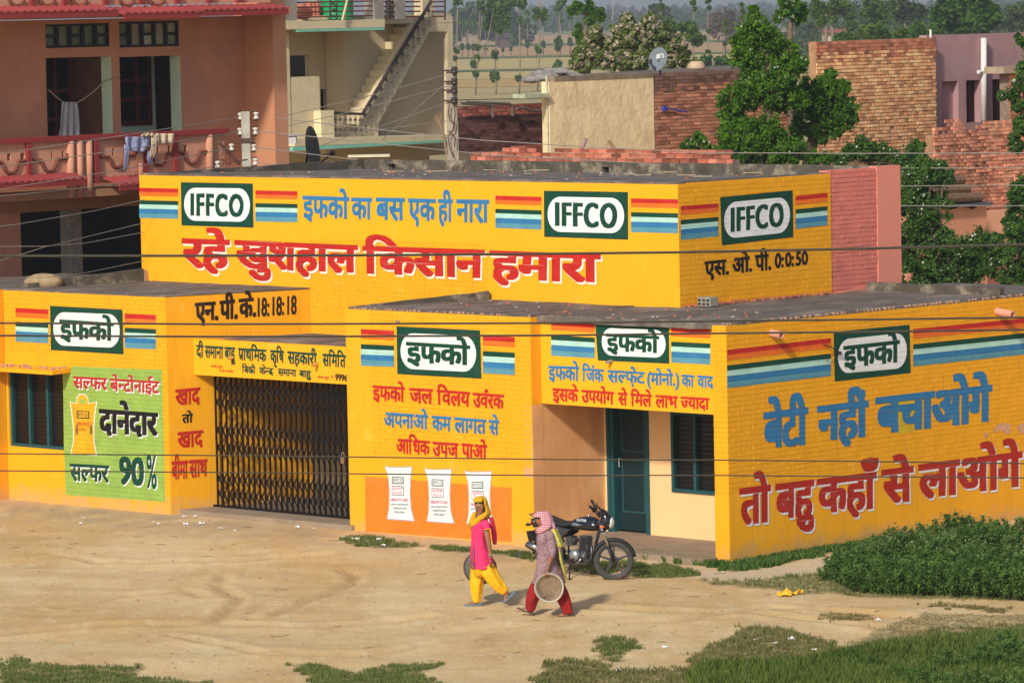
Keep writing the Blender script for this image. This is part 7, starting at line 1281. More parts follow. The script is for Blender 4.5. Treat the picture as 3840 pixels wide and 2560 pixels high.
# --- woman in grey print
f2 = Fig('woman in a grey printed tunic and red trousers, red checked scarf, seen side-on', 2060, 2312, 1065, 1468)
PRT = mat('grey_print', (.30, .185, .20), .9, .35, 12, .030, 11, dirt=(.035, .028, .04), dirtamt=1, dscale=30, dthr=.50); RED_ = mat('red_cotton', (.27, .010, .010), .85, .12, 5, .030, 11); LIME = mat('lime_scarf', (.52, .48, .09), .85, .15, 6, .030, 11, dirt=(.70, .66, .30), dirtamt=.5, dscale=9)
chk = bpy.data.materials.new('red_white_check'); chk.use_nodes = True; N = chk.node_tree.nodes; L = chk.node_tree.links; b = N['Principled BSDF']; b.inputs['Roughness'].default_value = .9; tcx = N.new('ShaderNodeTexCoord'); sx_ = N.new('ShaderNodeSeparateXYZ'); L.new(tcx.outputs['Object'], sx_.inputs[0]); outs = []
for ax_, sc_ in ((0, 1), (2, 1)):
    w1 = N.new('ShaderNodeMath'); w1.operation = 'MULTIPLY'; w1.inputs[1].default_value = 2*math.pi/.030; L.new(sx_.outputs[ax_], w1.inputs[0]); w2 = N.new('ShaderNodeMath'); w2.operation = 'SINE'; L.new(w1.outputs[0], w2.inputs[0]); w3 = N.new('ShaderNodeMath'); w3.operation = 'GREATER_THAN'; w3.inputs[1].default_value = .35; L.new(w2.outputs[0], w3.inputs[0]); outs.append(w3.outputs[0])
w4 = N.new('ShaderNodeMath'); w4.operation = 'MAXIMUM'; L.new(outs[0], w4.inputs[0]); L.new(outs[1], w4.inputs[1]); mx_ = N.new('ShaderNodeMix'); mx_.data_type = 'RGBA'; mx_.inputs[6].default_value = (.46, .035, .09, 1); mx_.inputs[7].default_value = (.60, .40, .43, 1); L.new(w4.outputs[0], mx_.inputs[0]); L.new(mx_.outputs[2], b.inputs['Base Color'])
f2.body(dict(pelvis=(1065, 940, 0, (95, 62)), spine=(1062, 770, 0, (85, 60)), chest=(1058, 590, 0, (92, 64)), neck0=(1045, 495, 0, 46), neck=(1015, 450, 0, 38), head=(968, 388, 0, (64, 62)), crown=(990, 335, 0, (54, 50)),
    nsh=(1085, 545, -.15, 44), nel=(1112, 740, -.22, 31), nwr=(1062, 885, -.25, 21), npalm=(1048, 930, -.26, (24, 16)), fsh=(1045, 545, .15, 44), fel=(1080, 740, .20, 30), fwr=(1040, 880, .22, 20), fpalm=(1030, 920, .22, (24, 15)),
    fhip=(1010, 990, .09, 62), fkn=(890, 1190, .09, 44), fan=(862, 1402, .09, 26), fheel=(880, 1438, .09, 23), fball=(790, 1412, .09, 23), ftoe=(740, 1392, .09, 16),
    nhip=(1110, 990, -.09, 62), nkn=(1230, 1200, -.09, 44), nan=(1300, 1412, -.09, 26), nheel=(1325, 1440, -.09, 23), nball=(1215, 1452, -.09, 23), ntoe=(1170, 1458, -.09, 16)))
f2.hand((1046, 948, -.26), (0, -.3, -1), (0, .9, -.2), (1, 0, .1)); f2.hand((1030, 930, .22), (-.2, 0, -1), (-.5, -.5, -.2), (.1, 1, 0))
f2.shell('tunic', [(1048, 478, 0, 55, .08), (1055, 505, 0, 98, .150), (1055, 550, 0, 112, .19), (1044, 640, 0, 112, .175), (1046, 740, 0, 112, .165), (1055, 840, 0, 122, .175), (1064, 930, 0, 140, .19), (1068, 1020, 0, 172, .20), (1068, 1095, 0, 196, .21)], PRT, fold=.045, fk=5, n=40)
f2.tube('sleeve', [(1070, 512, -.10, 62), (1088, 560, -.16, 62), (1100, 620, -.19, 56), (1112, 690, -.22, 50), (1108, 760, -.23, 46), (1098, 800, -.235, 42)], PRT, fold=.05); f2.tube('sleeve', [(1050, 530, .14, 50), (1065, 620, .18, 50), (1080, 740, .20, 45), (1070, 800, .20, 42)], PRT, fold=.05)
f2.tube('trouser_leg', [(1010, 1030, .08, 76), (962, 1100, .09, 78), (918, 1180, .09, 76), (885, 1255, .09, 73), (862, 1340, .09, 62), (856, 1395, .09, 54), (866, 1432, .09, 42)], RED_, fold=.12, fk=4); f2.tube('trouser_leg', [(1110, 1030, -.08, 78), (1150, 1100, -.09, 80), (1195, 1190, -.09, 80), (1235, 1290, -.09, 78), (1262, 1370, -.09, 68), (1275, 1422, -.09, 60), (1278, 1440, -.09, 52)], RED_, fold=.12, fk=4, ph=2)
f2.shell('trouser_seat', [(1068, 970, 0, 110, .16), (1065, 1040, 0, 120, .17), (1062, 1100, 0, 90, .13)], RED_, fold=.05)
f2.shell('checked_scarf', [(1020, 286, 0, 8, .01), (1018, 290, 0, 50, .055), (1014, 308, 0, 84, .082), (1016, 335, 0, 98, .095), (1028, 375, 0, 100, .10), (1042, 420, 0, 96, .105), (1050, 470, 0, 92, .12), (1052, 500, 0, 88, .13)], chk, a0=-116, a1=116, n=34, fold=.02, fk=7, thick=.008)
f2.shell('checked_scarf', [(1020, 286, 0, 8, .01), (1018, 290, 0, 50, .055), (1010, 306, 0, 84, .083), (1004, 332, 0, 92, .095), (1000, 350, 0, 88, .095)], chk, a0=105, a1=255, n=16, fold=.01, thick=.008)
f2.tube('checked_scarf_wrap', [(1100, 430, -.08, 34), (1062, 460, -.13, 42), (1005, 478, -.14, 46), (962, 508, -.08, 46), (948, 530, .0, 40), (985, 520, .10, 40), (1060, 480, .13, 40), (1110, 440, .06, 34)], chk, fold=.09, fk=5)
f2.tube('checked_scarf_wrap', [(1120, 400, 0, 26), (1130, 500, -.08, 28), (1150, 580, -.13, 16), (1172, 660, -.14, 12), (1200, 740, -.14, 9)], chk, fold=.1)
f2.shell('lime_scarf', [(1112, 475, -.04, 44, .13), (1138, 540, -.04, 56, .15), (1166, 610, -.05, 62, .15), (1190, 685, -.06, 60, .13)], LIME, a0=-110, a1=100, n=18, fold=.10, fk=5, thick=.004); f2.shell('lime_scarf', [(1180, 670, -.06, 22, .07), (1192, 780, -.08, 24, .07), (1212, 880, -.08, 28, .07), (1238, 960, -.08, 24, .06), (1252, 1030, -.08, 14, .04), (1252, 1085, -.08, 6, .02)], LIME, a0=-120, a1=120, n=16, fold=.14, fk=4, thick=.004)
f2.face((962, 392, 0), (-1, -.25, -.18), 56*f2.k)
f2.shell('hair', [(1000, 318, 0, 78, .080), (994, 350, 0, 78, .084), (996, 372, 0, 74, .084)], hairm, a0=0, a1=360, n=24, thick=.004, fold=0)
f2.tube('bangle', [(1068, 868, -.248, 26), (1064, 885, -.25, 26)], mat('green_bangle', (.05, .14, .10), .4), fold=0, n=14)
mb = MB(); q = f2.w(1016, 425, -.085); mb.ball(tuple(q), .011); part('earring', mb, mat('gold', (.7, .45, .1), .3, metal=.9), f2.root)
sandal(f2, (890, 1460), (702, 1386), .09, mat('brown_rubber', (.09, .07, .06), .7)); sandal(f2, (1352, 1468), (1150, 1478), -.09, mat('brown_rubber', (.09, .07, .06), .7))
# --- the pans they carry
def basin(fg, x, y, d, r_px, nrm, label, m_in, m_rim):
    c_ = fg.w(x, y, d); r_ = r_px*fg.k; n = np.array(nrm, float); n /= np.linalg.norm(n); a = np.cross(n, (0, 0, 1)); a /= np.linalg.norm(a); u = np.cross(a, n); V = []; F_ = []; K_ = 36; prof = [(.02, -.34), (.45, -.33), (.72, -.25), (.88, -.12), (.95, -.02), (1.0, 0), (1.02, -.025), (.97, -.05), (.9, -.15), (.73, -.285), (.45, -.365), (.02, -.375)]
    for (q, h_) in prof:
        for k in range(K_): an = 2*math.pi*k/K_; w_ = 1+.012*math.sin(3*an+1); V.append(c_+a*q*r_*w_*math.cos(an)+u*q*r_*w_*math.sin(an)+n*h_*r_)
    for j in range(len(prof)-1):
        for k in range(K_): F_.append((j*K_+k, j*K_+(k+1) % K_, (j+1)*K_+(k+1) % K_, (j+1)*K_+k))
    mb = MB(); mb.add(V, F_, 0); mi = []
    for j in range(len(prof)-1): mi += [1 if 3 <= j <= 7 else 0]*K_
    mb.mi = mi; return solo('metal_basin', mb, [m_in, m_rim], Frame('W', tuple(c_)), label, 'basin', smooth=True)
basin(f2, 1068, 1120, -.30, 163, (-.06, -1, .12), 'round shallow basin caked with mud, held by the woman in grey', mat('muddy_basin', (.235, .165, .10), .85, .35, 7, .006, 30, dirt=(.085, .06, .045), dirtamt=1, dscale=5, dthr=.46), mat('basin_rim', (.42, .38, .30), .8, .25, 18, dirt=(.2, .2, .19), dirtamt=.6, dscale=14))
basin(f1, 307, 945, .30, 186, (.10, 1, .10), 'dark metal basin carried behind the legs of the woman in pink', mat('dark_basin', (.14, .14, .12), .6, .3, 6, .003, 25, dirt=(.07, .06, .05), dirtamt=.6, dscale=5, metal=.3), mat('dark_basin_rim', (.08, .08, .075), .6, .2, metal=.3))
# ================================================================ the motorcycle
c_ = G(2303, 2176); MX, MY = c_[0]-1.30, c_[1]; mo = thing('motorcycle', 'black motorcycle with chrome forks parked in front of the porch', 'motorcycle', Frame('B', (MX, MY, 0)))
tyre = mat('tyre_rubber', (.055, .052, .048), .85, .2, 10, dirt=(.20, .15, .10), dirtamt=.35, dscale=6); alloy = mat('dark_alloy', (.06, .065, .07), .5, .15, metal=.3); chrome = mat('chrome', (.62, .62, .64), .18, .05, metal=1.0); gloss = mat('black_gloss', (.010, .012, .017), .16, .1, 4, spec=.6); blkp = mat('black_plastic', (.018, .018, .02), .5, .15, 8); seatm = mat('seat_vinyl', (.02, .02, .021), .55, .1, 20, .001, 60); eng = mat('engine_grey', (.09, .09, .095), .45, .3, 14, metal=.6)
ST = R(41)
def fx(p, steer):   # steer about the front axle line
    if not steer: return (MX+p[0], MY+p[1], p[2])
    x, y = p[0]-1.30, p[1]; return (MX+1.30+x*math.cos(ST)-y*math.sin(ST), MY+x*math.sin(ST)+y*math.cos(ST), p[2])
def mp(name, mb, m, steer=False, par=None, smooth=True, bevel=0):
    mb.v = [fx(v, steer) for v in mb.v]; return part(name, mb, m, par or mo, smooth=smooth, bevel=bevel)
def wheel(x0, steer):
    t = MB(); prof = []
    for k in range(13): a = 2*math.pi*k/12; prof.append((.262+.042*math.cos(a), .045*math.sin(a)))
    t.lathe(prof, (x0, 0, .304), 'y', 40); w = mp('wheel', t, tyre, steer)
    t = MB(); t.lathe([(.232, -.03), (.215, -.03), (.21, 0), (.215, .03), (.232, .03)], (x0, 0, .304), 'y', 36); mp('rim', t, alloy, steer, w)
    for k in range(5):
        a = 2*math.pi*k/5+math.pi/2; ca, sa = math.cos(a), math.sin(a); t = MB(); c0 = np.array([x0, 0, .304]); d = np.array([ca, 0, sa]); n_ = np.array([-sa, 0, ca])
        t.hexa([tuple(c0+d*.04+n_*.022+(0, -.02, 0)), tuple(c0+d*.215+n_*.012+(0, -.015, 0)), tuple(c0+d*.215-n_*.012+(0, -.015, 0)), tuple(c0+d*.04-n_*.022+(0, -.02, 0)), tuple(c0+d*.04+n_*.022+(0, .02, 0)), tuple(c0+d*.215+n_*.012+(0, .015, 0)), tuple(c0+d*.215-n_*.012+(0, .015, 0)), tuple(c0+d*.04-n_*.022+(0, .02, 0))]); mp('spoke', t, alloy, steer, w, smooth=False)
    t = MB(); t.lathe([(.001, -.055), (.062, -.05), (.065, .05), (.001, .055)], (x0, 0, .304), 'y', 20); t.lathe([(.001, -.085), (.018, -.08), (.018, .08), (.001, .085)], (x0, 0, .304), 'y', 10); mp('hub', t, eng, steer, w); return w
wheel(0, False); wheel(1.30, True)
top = (1.07, 0, .84)
for s_ in (-1, 1):
    t = MB(); t.tube([(1.30, s_*.085, .30), (1.225, s_*.085, .52)], .026, 10); mp('fork_leg', t, blkp, True); t = MB(); t.tube([(1.225, s_*.085, .52), (1.10, s_*.085, .90)], .024, 10); mp('fork_tube', t, chrome, True)
t = MB(); t.box(1.06, 1.15, -.11, .11, .86, .89); t.box(1.10, 1.18, -.11, .11, .74, .77); mp('fork_yoke', t, blkp, True, smooth=False)
V = []; t = MB()
for k in range(15):
    a = R(10+k*11); rr = .335
    for w_, dz in ((-.06, -.03), (-.045, .0), (0, .012), (.045, .0), (.06, -.03)): V.append((1.30-math.cos(a)*-(rr+dz)*1.0 if False else 1.30+math.cos(a)*(rr+dz), w_, .304+math.sin(a)*(rr+dz)))
t.add(V, [(i*5+j, i*5+j+1, (i+1)*5+j+1, (i+1)*5+j) for i in range(14) for j in range(4)]); o = mp('front_mudguard', t, blkp, True); o.modifiers.new('t', 'SOLIDIFY').thickness = .006
V = []; t = MB()
for k in range(14):
    a = R(40+k*11); rr = .34
    for w_, dz in ((-.07, -.04), (-.05, .0), (.05, .0), (.07, -.04)): V.append((math.cos(a)*(rr+dz), w_, .304+math.sin(a)*(rr+dz)))
t.add(V, [(i*4+j, i*4+j+1, (i+1)*4+j+1, (i+1)*4+j) for i in range(13) for j in range(3)]); o = mp('rear_mudguard', t, blkp); o.modifiers.new('t', 'SOLIDIFY').thickness = .006
# handlebar, grips, levers, mirrors
t = MB(); t.tube([(.98, -.36, 1.15), (1.02, -.24, 1.10), (1.10, -.10, .97), (1.10, .10, .97), (1.02, .24, 1.10), (.98, .36, 1.15)], .012, 8); mp('handlebar', t, chrome, True)
for s_ in (-1, 1):
    t = MB(); t.tube([(1.02, s_*.25, 1.105), (.97, s_*.39, 1.165)], .021, 10); mp('grip', t, blkp, True); t = MB(); t.box(1.0, 1.06, s_*.21-.03, s_*.21+.03, 1.06, 1.12); t.tube([(1.06, s_*.22, 1.09), (1.05, s_*.36, 1.13)], .008, 5); mp('lever', t, blkp, True)
for s_ in (-1, 1): t = MB(); t.tube([(1.04, s_*.18, 1.04), (1.10, s_*.10, 1.02), (1.17, s_*.05, .9), (1.14, 0, .78)], .005, 5); mp('cable', t, blkp, True)
# headlamp cowl
t = MB(); t.loft([(1.12, 0, .74, .05, .06), (1.17, 0, .80, .09, .11), (1.20, 0, .88, .10, .13), (1.20, 0, .96, .085, .12), (1.17, 0, 1.04, .05, .08), (1.15, 0, 1.08, .02, .03)], 20); mp('headlamp_cowl', t, gloss, True)
t = MB(); t.ball((1.255, 0, .88), (.06, .105, .095), 18, 12); mp('headlamp', t, mat('lens_glass', (.75, .74, .70), .08, .05, spec=.9), True)
t = MB(); V = []
for i in range(5):
    for j in range(7): yy = -.09+.03*j; V.append((1.245-.045*i-abs(yy)*.35, yy, .98+.042*i))
t.add(V, [(i*7+j, i*7+j+1, (i+1)*7+j+1, (i+1)*7+j) for i in range(4) for j in range(6)]); o = mp('visor', t, mat('smoked_screen', (.015, .015, .017), .1, spec=.8), True); o.modifiers.new('t', 'SOLIDIFY').thickness = .004
for s_ in (-1, 1): t = MB(); t.tube([(1.14, s_*.08, .83), (1.14, s_*.14, .83)], .01, 6); t.ball((1.14, s_*.165, .83), (.035, .03, .024), 12, 8); mp('indicator', t, mat('orange_lens', (.85, .16, .02), .2, spec=.6), True)
t = MB(); t.lathe([(.001, 0), (.05, 0), (.052, .04), (.001, .045)], (1.12, -.045, 1.0), 'z', 14); t.lathe([(.001, 0), (.05, 0), (.052, .04), (.001, .045)], (1.12, .055, 1.0), 'z', 14); mp('speedometer', t, blkp, True)
# frame, tank, seat, panels
t = MB(); t.tube([(1.06, 0, .86), (.95, 0, .55), (.88, 0, .25), (.55, 0, .19), (.3, 0, .26)], .024, 8); t.tube([(1.06, 0, .86), (.62, 0, .74), (.3, 0, .7), (-.15, 0, .74)], .022, 8); t.tube([(.3, .06, .7), (.33, .06, .3)], .016, 6); t.tube([(.3, -.06, .7), (.33, -.06, .3)], .016, 6); mp('frame', t, blkp)
t = MB(); V_ = [(.45, .77, .05, .035), (.50, .80, .10, .075), (.62, .82, .125, .10), (.78, .83, .14, .115), (.92, .83, .135, .11), (1.00, .815, .10, .085), (1.04, .80, .05, .045)]; n = 20; VV = []; FF = []
for (x, zc_, ry, rz) in V_:
    for k in range(n): a = 2*math.pi*k/n; VV.append((x, ry*math.cos(a)*(1-.12*(math.sin(a) > .3)), zc_+rz*math.sin(a)))
for j in range(len(V_)-1):
    for k in range(n): FF.append((j*n+k, j*n+(k+1) % n, (j+1)*n+(k+1) % n, (j+1)*n+k))
FF += [tuple(range(n-1, -1, -1)), tuple((len(V_)-1)*n+k for k in range(n))]; t.add(VV, FF); tank = mp('fuel_tank', t, gloss); tank.modifiers.new('s', 'SUBSURF').levels = 2
t = MB(); t.lathe([(.03, 0), (.032, .012), (.001, .014)], (.80, 0, .94), 'z', 14); mp('filler_cap', t, chrome, par=tank)
# tank lettering
msk, y0_ = word_mask(list('PLATINA')); msk = dilate(msk, 2, 1); cols = np.where(msk.any(0))[0]; t = MB()
for y in range(msk.shape[0]):
    if not msk[y].any(): continue
    d = np.diff(np.concatenate([[0], msk[y].astype(np.int8), [0]]))
    for a, b_ in zip(np.where(d == 1)[0], np.where(d == -1)[0]):
        f_ = lambda cx, cy: (.66+.20*(cx-cols[0])/(cols[-1]-cols[0]), -.139+.0*cy, .865+(cy/RES-y0_)*.058); P4 = [f_(a, y), f_(b_, y), f_(b_, y+1), f_(a, y+1)]; t.quad(*[(p_[0], -.1325+(p_[2]-.83)*.45-.004, p_[2]) for p_ in P4])
mp('tank_lettering', t, mat('silver_decal', (.62, .64, .66), .4), par=tank, smooth=False)
t = MB()
for P_ in ([(.55, -.112, .80), (.62, -.127, .845), (.80, -.139, .82), (.70, -.135, .80)],): t.add([tuple(np.array(p_)+(0, -.006, 0)) for p_ in P_], [(0, 1, 2, 3)])
mp('tank_decal', t, mat('blue_grey_decal', (.16, .20, .26), .4), par=tank, smooth=False)
t = MB(); VV = []; FF = []; S_ = [(-.26, .885, .055, .025), (-.20, .89, .09, .04), (-.02, .865, .11, .05), (.12, .825, .125, .05), (.25, .79, .135, .05), (.38, .785, .12, .055), (.48, .80, .085, .055), (.53, .83, .05, .03)]
for (x, zc_, ry, rz) in S_:
    for k in range(n): a = 2*math.pi*k/n; VV.append((x, ry*math.cos(a), zc_+rz*math.sin(a)))
for j in range(len(S_)-1):
    for k in range(n): FF.append((j*n+k, j*n+(k+1) % n, (j+1)*n+(k+1) % n, (j+1)*n+k))
FF += [tuple(range(n-1, -1, -1)), tuple((len(S_)-1)*n+k for k in range(n))]; t.add(VV, FF); o = mp('seat', t, seatm); o.modifiers.new('s', 'SUBSURF').levels = 1
for s_ in (-1, 1):
    y_ = s_*.115; t = MB(); pts_ = [(-.20, .80), (-.02, .80), (.40, .745), (.53, .74), (.46, .66), (.30, .58), (.12, .56), (.02, .66)]; t.prism([(x, y_, z_) for x, z_ in pts_], (0, s_*.02, 0)); sp_ = mp('side_panel', t, mat('grey_black_panel', (.035, .037, .042), .35, .1, spec=.5), smooth=False, bevel=.008)
    t = MB(); t.prism([(x, y_+s_*.021, z_) for x, z_ in [(.06, .755), (.30, .72), (.24, .70), (.10, .725)]], (0, s_*.003, 0)); mp('panel_decal', t, mat('silver_decal', (.62, .64, .66)), par=sp_, smooth=False)
    t = MB(); t.tube([(-.02, s_*.13, .35), (.12, s_*.13, .62)], .018, 8); sh_ = mp('shock_absorber', t, chrome)
    t = MB(); t.tube([(0, s_*.07, .304), (.33, s_*.07, .30)], .018, 6); mp('swing_arm', t, blkp)
t = MB(); t.tube([(-.2, -.09, .84), (-.36, -.07, .90), (-.36, .07, .90), (-.2, .09, .84)], .012, 6); mp('grab_rail', t, chrome); t = MB(); t.hexa([(-.30, -.06, .70), (-.2, -.07, .72), (-.2, .07, .72), (-.30, .06, .70), (-.36, -.05, .83), (-.2, -.08, .86), (-.2, .08, .86), (-.36, .05, .83)]); mp('tail_cowl', t, gloss, smooth=False)
t = MB(); t.box(-.365, -.34, -.05, .05, .73, .79); mp('tail_lamp', t, mat('red_lens', (.35, .01, .01), .2, spec=.7), smooth=False); t = MB(); t.prism([(-.36, -.1, .48), (-.36, .1, .48), (-.41, .1, .64), (-.41, -.1, .64)], (.006, 0, .0)); mp('number_plate', t, mat('dark_plate', (.03, .03, .03), .5), smooth=False)
for s_ in (-1, 1): t = MB(); t.tube([(-.28, s_*.06, .76), (-.28, s_*.16, .76)], .008, 6); t.ball((-.28, s_*.19, .76), (.045, .035, .025), 12, 8); mp('indicator', t, blkp)
# engine
t = MB(); t.box(.48, .82, -.10, .10, .24, .42); mp('crankcase', t, eng, smooth=False, bevel=.03); t = MB(); t.lathe([(.001, -.155), (.075, -.15), (.085, -.10), (.085, .10), (.075, .15), (.001, .155)], (.60, 0, .345), 'y', 20); mp('clutch_cover', t, mat('bright_cast', (.42, .44, .45), .35, .15, 20, metal=.7)); t = MB(); t.lathe([(.001, -.125), (.06, -.12), (.065, .12), (.001, .125)], (.75, 0, .33), 'y', 16); mp('engine_cover', t, eng)
for k in range(8):
    t = MB(); z_ = .42+k*.026; x_ = .70+k*.007; t.box(x_-.07, x_+.07, -.075, .075, z_, z_+.011); mp('cooling_fin', t, blkp, smooth=False)
t = MB(); t.box(.66, .82, -.06, .06, .42, .64); mp('cylinder', t, eng, smooth=False, bevel=.01); t = MB(); t.lathe([(.001, -.05), (.035, -.05), (.035, .05), (.001, .05)], (.52, 0, .56), 'y', 14); t.box(.38, .5, -.06, .06, .48, .62); mp('carburettor', t, eng, smooth=False)
t = MB(); t.tube([(.82, -.05, .54), (.93, -.08, .50), (.94, -.10, .32), (.84, -.13, .23), (.55, -.14, .22), (.25, -.14, .26)], .022, 10); mp('exhaust_pipe', t, mat('dark_chrome', (.10, .09, .085), .35, .2, metal=.8)); t = MB(); t.tube([(.25, -.14, .26), (.18, -.145, .28), (-.20, -.155, .40), (-.34, -.155, .45)], [.024, .042, .052, .046], 14); mu = mp('silencer', t, gloss); t = MB(); t.tube([(-.10, -.16, .40), (-.30, -.165, .465)], .048, 14); mp('silencer_shield', t, chrome, par=mu)
t = MB(); t.tube([(.62, -.13, .30), (.62, -.24, .28)], .016, 8); t.tube([(.62, .13, .30), (.62, .24, .28)], .016, 8); mp('foot_peg', t, blkp); t = MB(); t.tube([(.50, -.15, .36), (.46, -.17, .5), (.44, -.21, .56)], .010, 6); mp('kick_start', t, chrome); t = MB(); t.tube([(.55, -.14, .24), (.70, -.15, .23), (.76, -.15, .30)], .009, 6); mp('brake_pedal', t, chrome)
t = MB(); t.tube([(.48, -.08, .22), (.66, -.30, .012)], .012, 8); t.box(.64, .70, -.33, -.28, .004, .014); mp('side_stand', t, blkp, smooth=False)
t = MB(); t.tube([(.33, .11, .36), (.0, .11, .36)], .02, 6); t.tube([(.33, .11, .26), (.0, .11, .25)], .02, 6); mp('chain_case', t, blkp)

# ================================================================ grass, weeds, litter
def pts_in(poly, n, warp=.22):
    P = np.array(poly); lo, hi = P.min(0)-.2, P.max(0)+.2; out = []; tot = 0
    while tot < n and len(out) < 60:
        q = rng.random((n, 2))*(hi-lo)+lo; w_ = np.stack([np.sin(q[:, 0]*7+q[:, 1]*3)*.5+np.sin(q[:, 0]*17-q[:, 1]*9)*.5, np.sin(q[:, 1]*8-q[:, 0]*4)*.5+np.cos(q[:, 0]*19+q[:, 1]*13)*.5], 1)*warp*.6
        m_ = poly_mask(q[:, 0]+w_[:, 0], q[:, 1]+w_[:, 1], poly); cl = np.sin(q[:, 0]*11+np.sin(q[:, 1]*9)*2)+np.sin(q[:, 1]*12+np.sin(q[:, 0]*7)*2)+np.sin(q[:, 0]*31+q[:, 1]*23)*.6; m_ &= (cl > -.5) | (rng.random(n) < .22); out.append(q[m_]); tot += m_.sum()
    return np.concatenate(out)[:n]
def blades(name, P, h, w, lm, label, lean=.35, z=None, kind='stuff'):
    n = len(P); hh = h*(.45+.85*rng.random(n)); a = rng.random(n)*2*math.pi; d = np.stack([np.cos(a), np.sin(a)], 1); l_ = lean*(.3+rng.random(n))*hh; b_ = rng.random(n)*2*math.pi; s = np.stack([np.cos(b_), np.sin(b_)], 1)*w*(.6+.8*rng.random(n))[:, None]
    z0 = np.zeros(n) if z is None else z; V = np.zeros((n, 4, 3)); V[:, 0, :2] = P-s; V[:, 1, :2] = P+s; V[:, 2, :2] = P+d*l_[:, None]*.45+s*.6; V[:, 3, :2] = P+d*l_[:, None]; V[:, 0, 2] = z0-.01; V[:, 1, 2] = z0-.01; V[:, 2, 2] = z0+hh*.65; V[:, 3, 2] = z0+hh
    o = np_mesh(name, V.reshape(-1, 3), np.arange(4*n).reshape(n, 4)[:, [0, 1, 2, 3]], lm, None, np.repeat(rng.random(n)*.9, 4)); tag(o, label, 'grass', kind=kind); return o
def ghv(P): return gh_np(P[:, 0][None, :], P[:, 1][None, :])[0]
def patch_grass(polys, n, h, w, lm, label, warp=.22, lean=.5):
    P = np.concatenate([pts_in(p_, k, warp) for p_, k in zip(polys, n)]); blades('grass', P, h, w, lm, label, lean, ghv(P))
patch_grass([GR[0], GR[1], GR[2]], [8500, 8000, 1900], .045, .006, LM['grass'], 'short green grass tufts along the bottom edge')
patch_grass([GR[3]], [26000], .05, .006, LM['dry'], 'short dry grass patch, lower right'); patch_grass([GR[3]], [15000], .06, .006, LM['grass'], 'green grass among the dry patch, lower right', .3)
patch_grass([GR[4], GR[5]], [5000, 9000], .09, .009, LM['weed'], 'low weeds growing along the foot of the yellow wall'); patch_grass([GR[6], GR[7], GR[8], GR[9], GR[10], GR[13]], [4500, 11000, 3800, 1900, 1100, 1800], .05, .007, LM['grass'], 'grass strips on the dirt in front of the building'); patch_grass([GR[11], GR[12], GR[14]], [900, 1600, 1200], .04, .006, LM['dry'], 'sparse dry grass on the path', .4)
TALL = gp([(900, 860), (1200, 850), (1500, 810), (1750, 770), (2000, 745), (2352, 700), (2500, 1000), (700, 1000), (740, 890)], z8); patch_grass([TALL], [44000], .17, .0055, leafmat('grass_tall', (.075, .125, .02), (.23, .30, .07), .4, .9), 'tall fresh green grass at the bottom right', .25, .28)
TALL2 = gp([(1500, 790), (1750, 760), (2000, 735), (2352, 690), (2352, 880), (1600, 900)], z8); patch_grass([TALL2], [9000], .15, .006, LM['grass'], 'coarse dark weeds behind the tall grass', .25, .4)
# weed bushes: three plants built, the rest are copies
def weed(label, px, h, wd_, n, seed, flower=0):
    p = gnd(*px); fr = Frame('W', (p[0], p[1], gh(p[0], p[1]))); root = thing('weed_bush', label, 'bush', fr, 'weed bushes beside the wall'); C_, R_ = [], []; mb = MB()
    for k in range(26):
        a = random.uniform(0, 6.28); rr = random.uniform(.05, 1)**.6*wd_; t_ = h*random.uniform(.5, 1.05)*(1-.35*(rr/wd_)**2); q = np.array([p[0]+rr*math.cos(a), p[1]+rr*math.sin(a), fr.base[2]+t_]); mb.tube([(p[0]+rr*.25*math.cos(a), p[1]+rr*.25*math.sin(a), fr.base[2]), (p[0]+rr*.6*math.cos(a), p[1]+rr*.6*math.sin(a), fr.base[2]+t_*.55), tuple(q)], [.012, .008, .003], 4)
        for f_ in (1, .82, .62, .42): C_.append(np.array([p[0]+rr*f_**.5*math.cos(a), p[1]+rr*f_**.5*math.sin(a), fr.base[2]+t_*f_])); R_.append(.10*(1.25-.35*f_))
    V, F_, t = leaves(C_, R_, n, .055, elong=2.6, droop=.1, squash=.8); np_mesh('foliage', V-fr.base, F_, LM['weed'], root, t); part('stem', mb, mat('weed_stem', (.12, .18, .05), .8), root)
    if flower: V, F_, t = leaves([c+np.array([0, 0, .08]) for c in C_[::4]], [.09]*len(C_[::4]), flower, .016, elong=1); tag(np_mesh('flower', V-fr.base, F_, leafmat('weed_flower', (.30, .38, .14), (.45, .52, .26), .3), root, t), kind='stuff')
    return root
W1 = weed('dense leafy weed bush at the front left end of the bushes', (3200, 2195), .50, .52, 7000, 1); W2 = weed('tall weed bush with tiny pale flowers against the yellow wall', (3430, 2140), .66, .60, 9000, 2, 400); W3 = weed('dark broad-leaved weed bush in the front row', (3470, 2225), .58, .6, 8500, 3)
spots = [(3290, 2215, 0, .95), (3370, 2225, 2, .8), (3570, 2232, 2, 1.0), (3680, 2240, 2, .95), (3790, 2248, 2, 1.0), (3890, 2255, 2, 1.1), (3250, 2130, 0, .9), (3330, 2150, 1, .85), (3540, 2165, 1, .95), (3650, 2175, 1, .85), (3760, 2185, 1, .9), (3870, 2190, 1, 1.0), (3480, 2085, 1, .7), (3600, 2090, 1, .7), (3720, 2095, 0, 1.1), (3840, 2100, 1, .8), (3660, 2020, 1, .6), (3790, 2030, 1, .6), (3900, 2020, 1, .7), (3380, 2095, 0, .9), (3160, 2150, 0, .6), (3120, 2180, 0, .5), (3560, 2040, 0, .9)]
wl = ['in the front row of the bushes', 'against the yellow wall', 'in the middle of the bushes']
far_lab = ['small leafy weed %s, %s', 'flowering weed bush %s, %s', 'broad dark weed bush %s, %s']
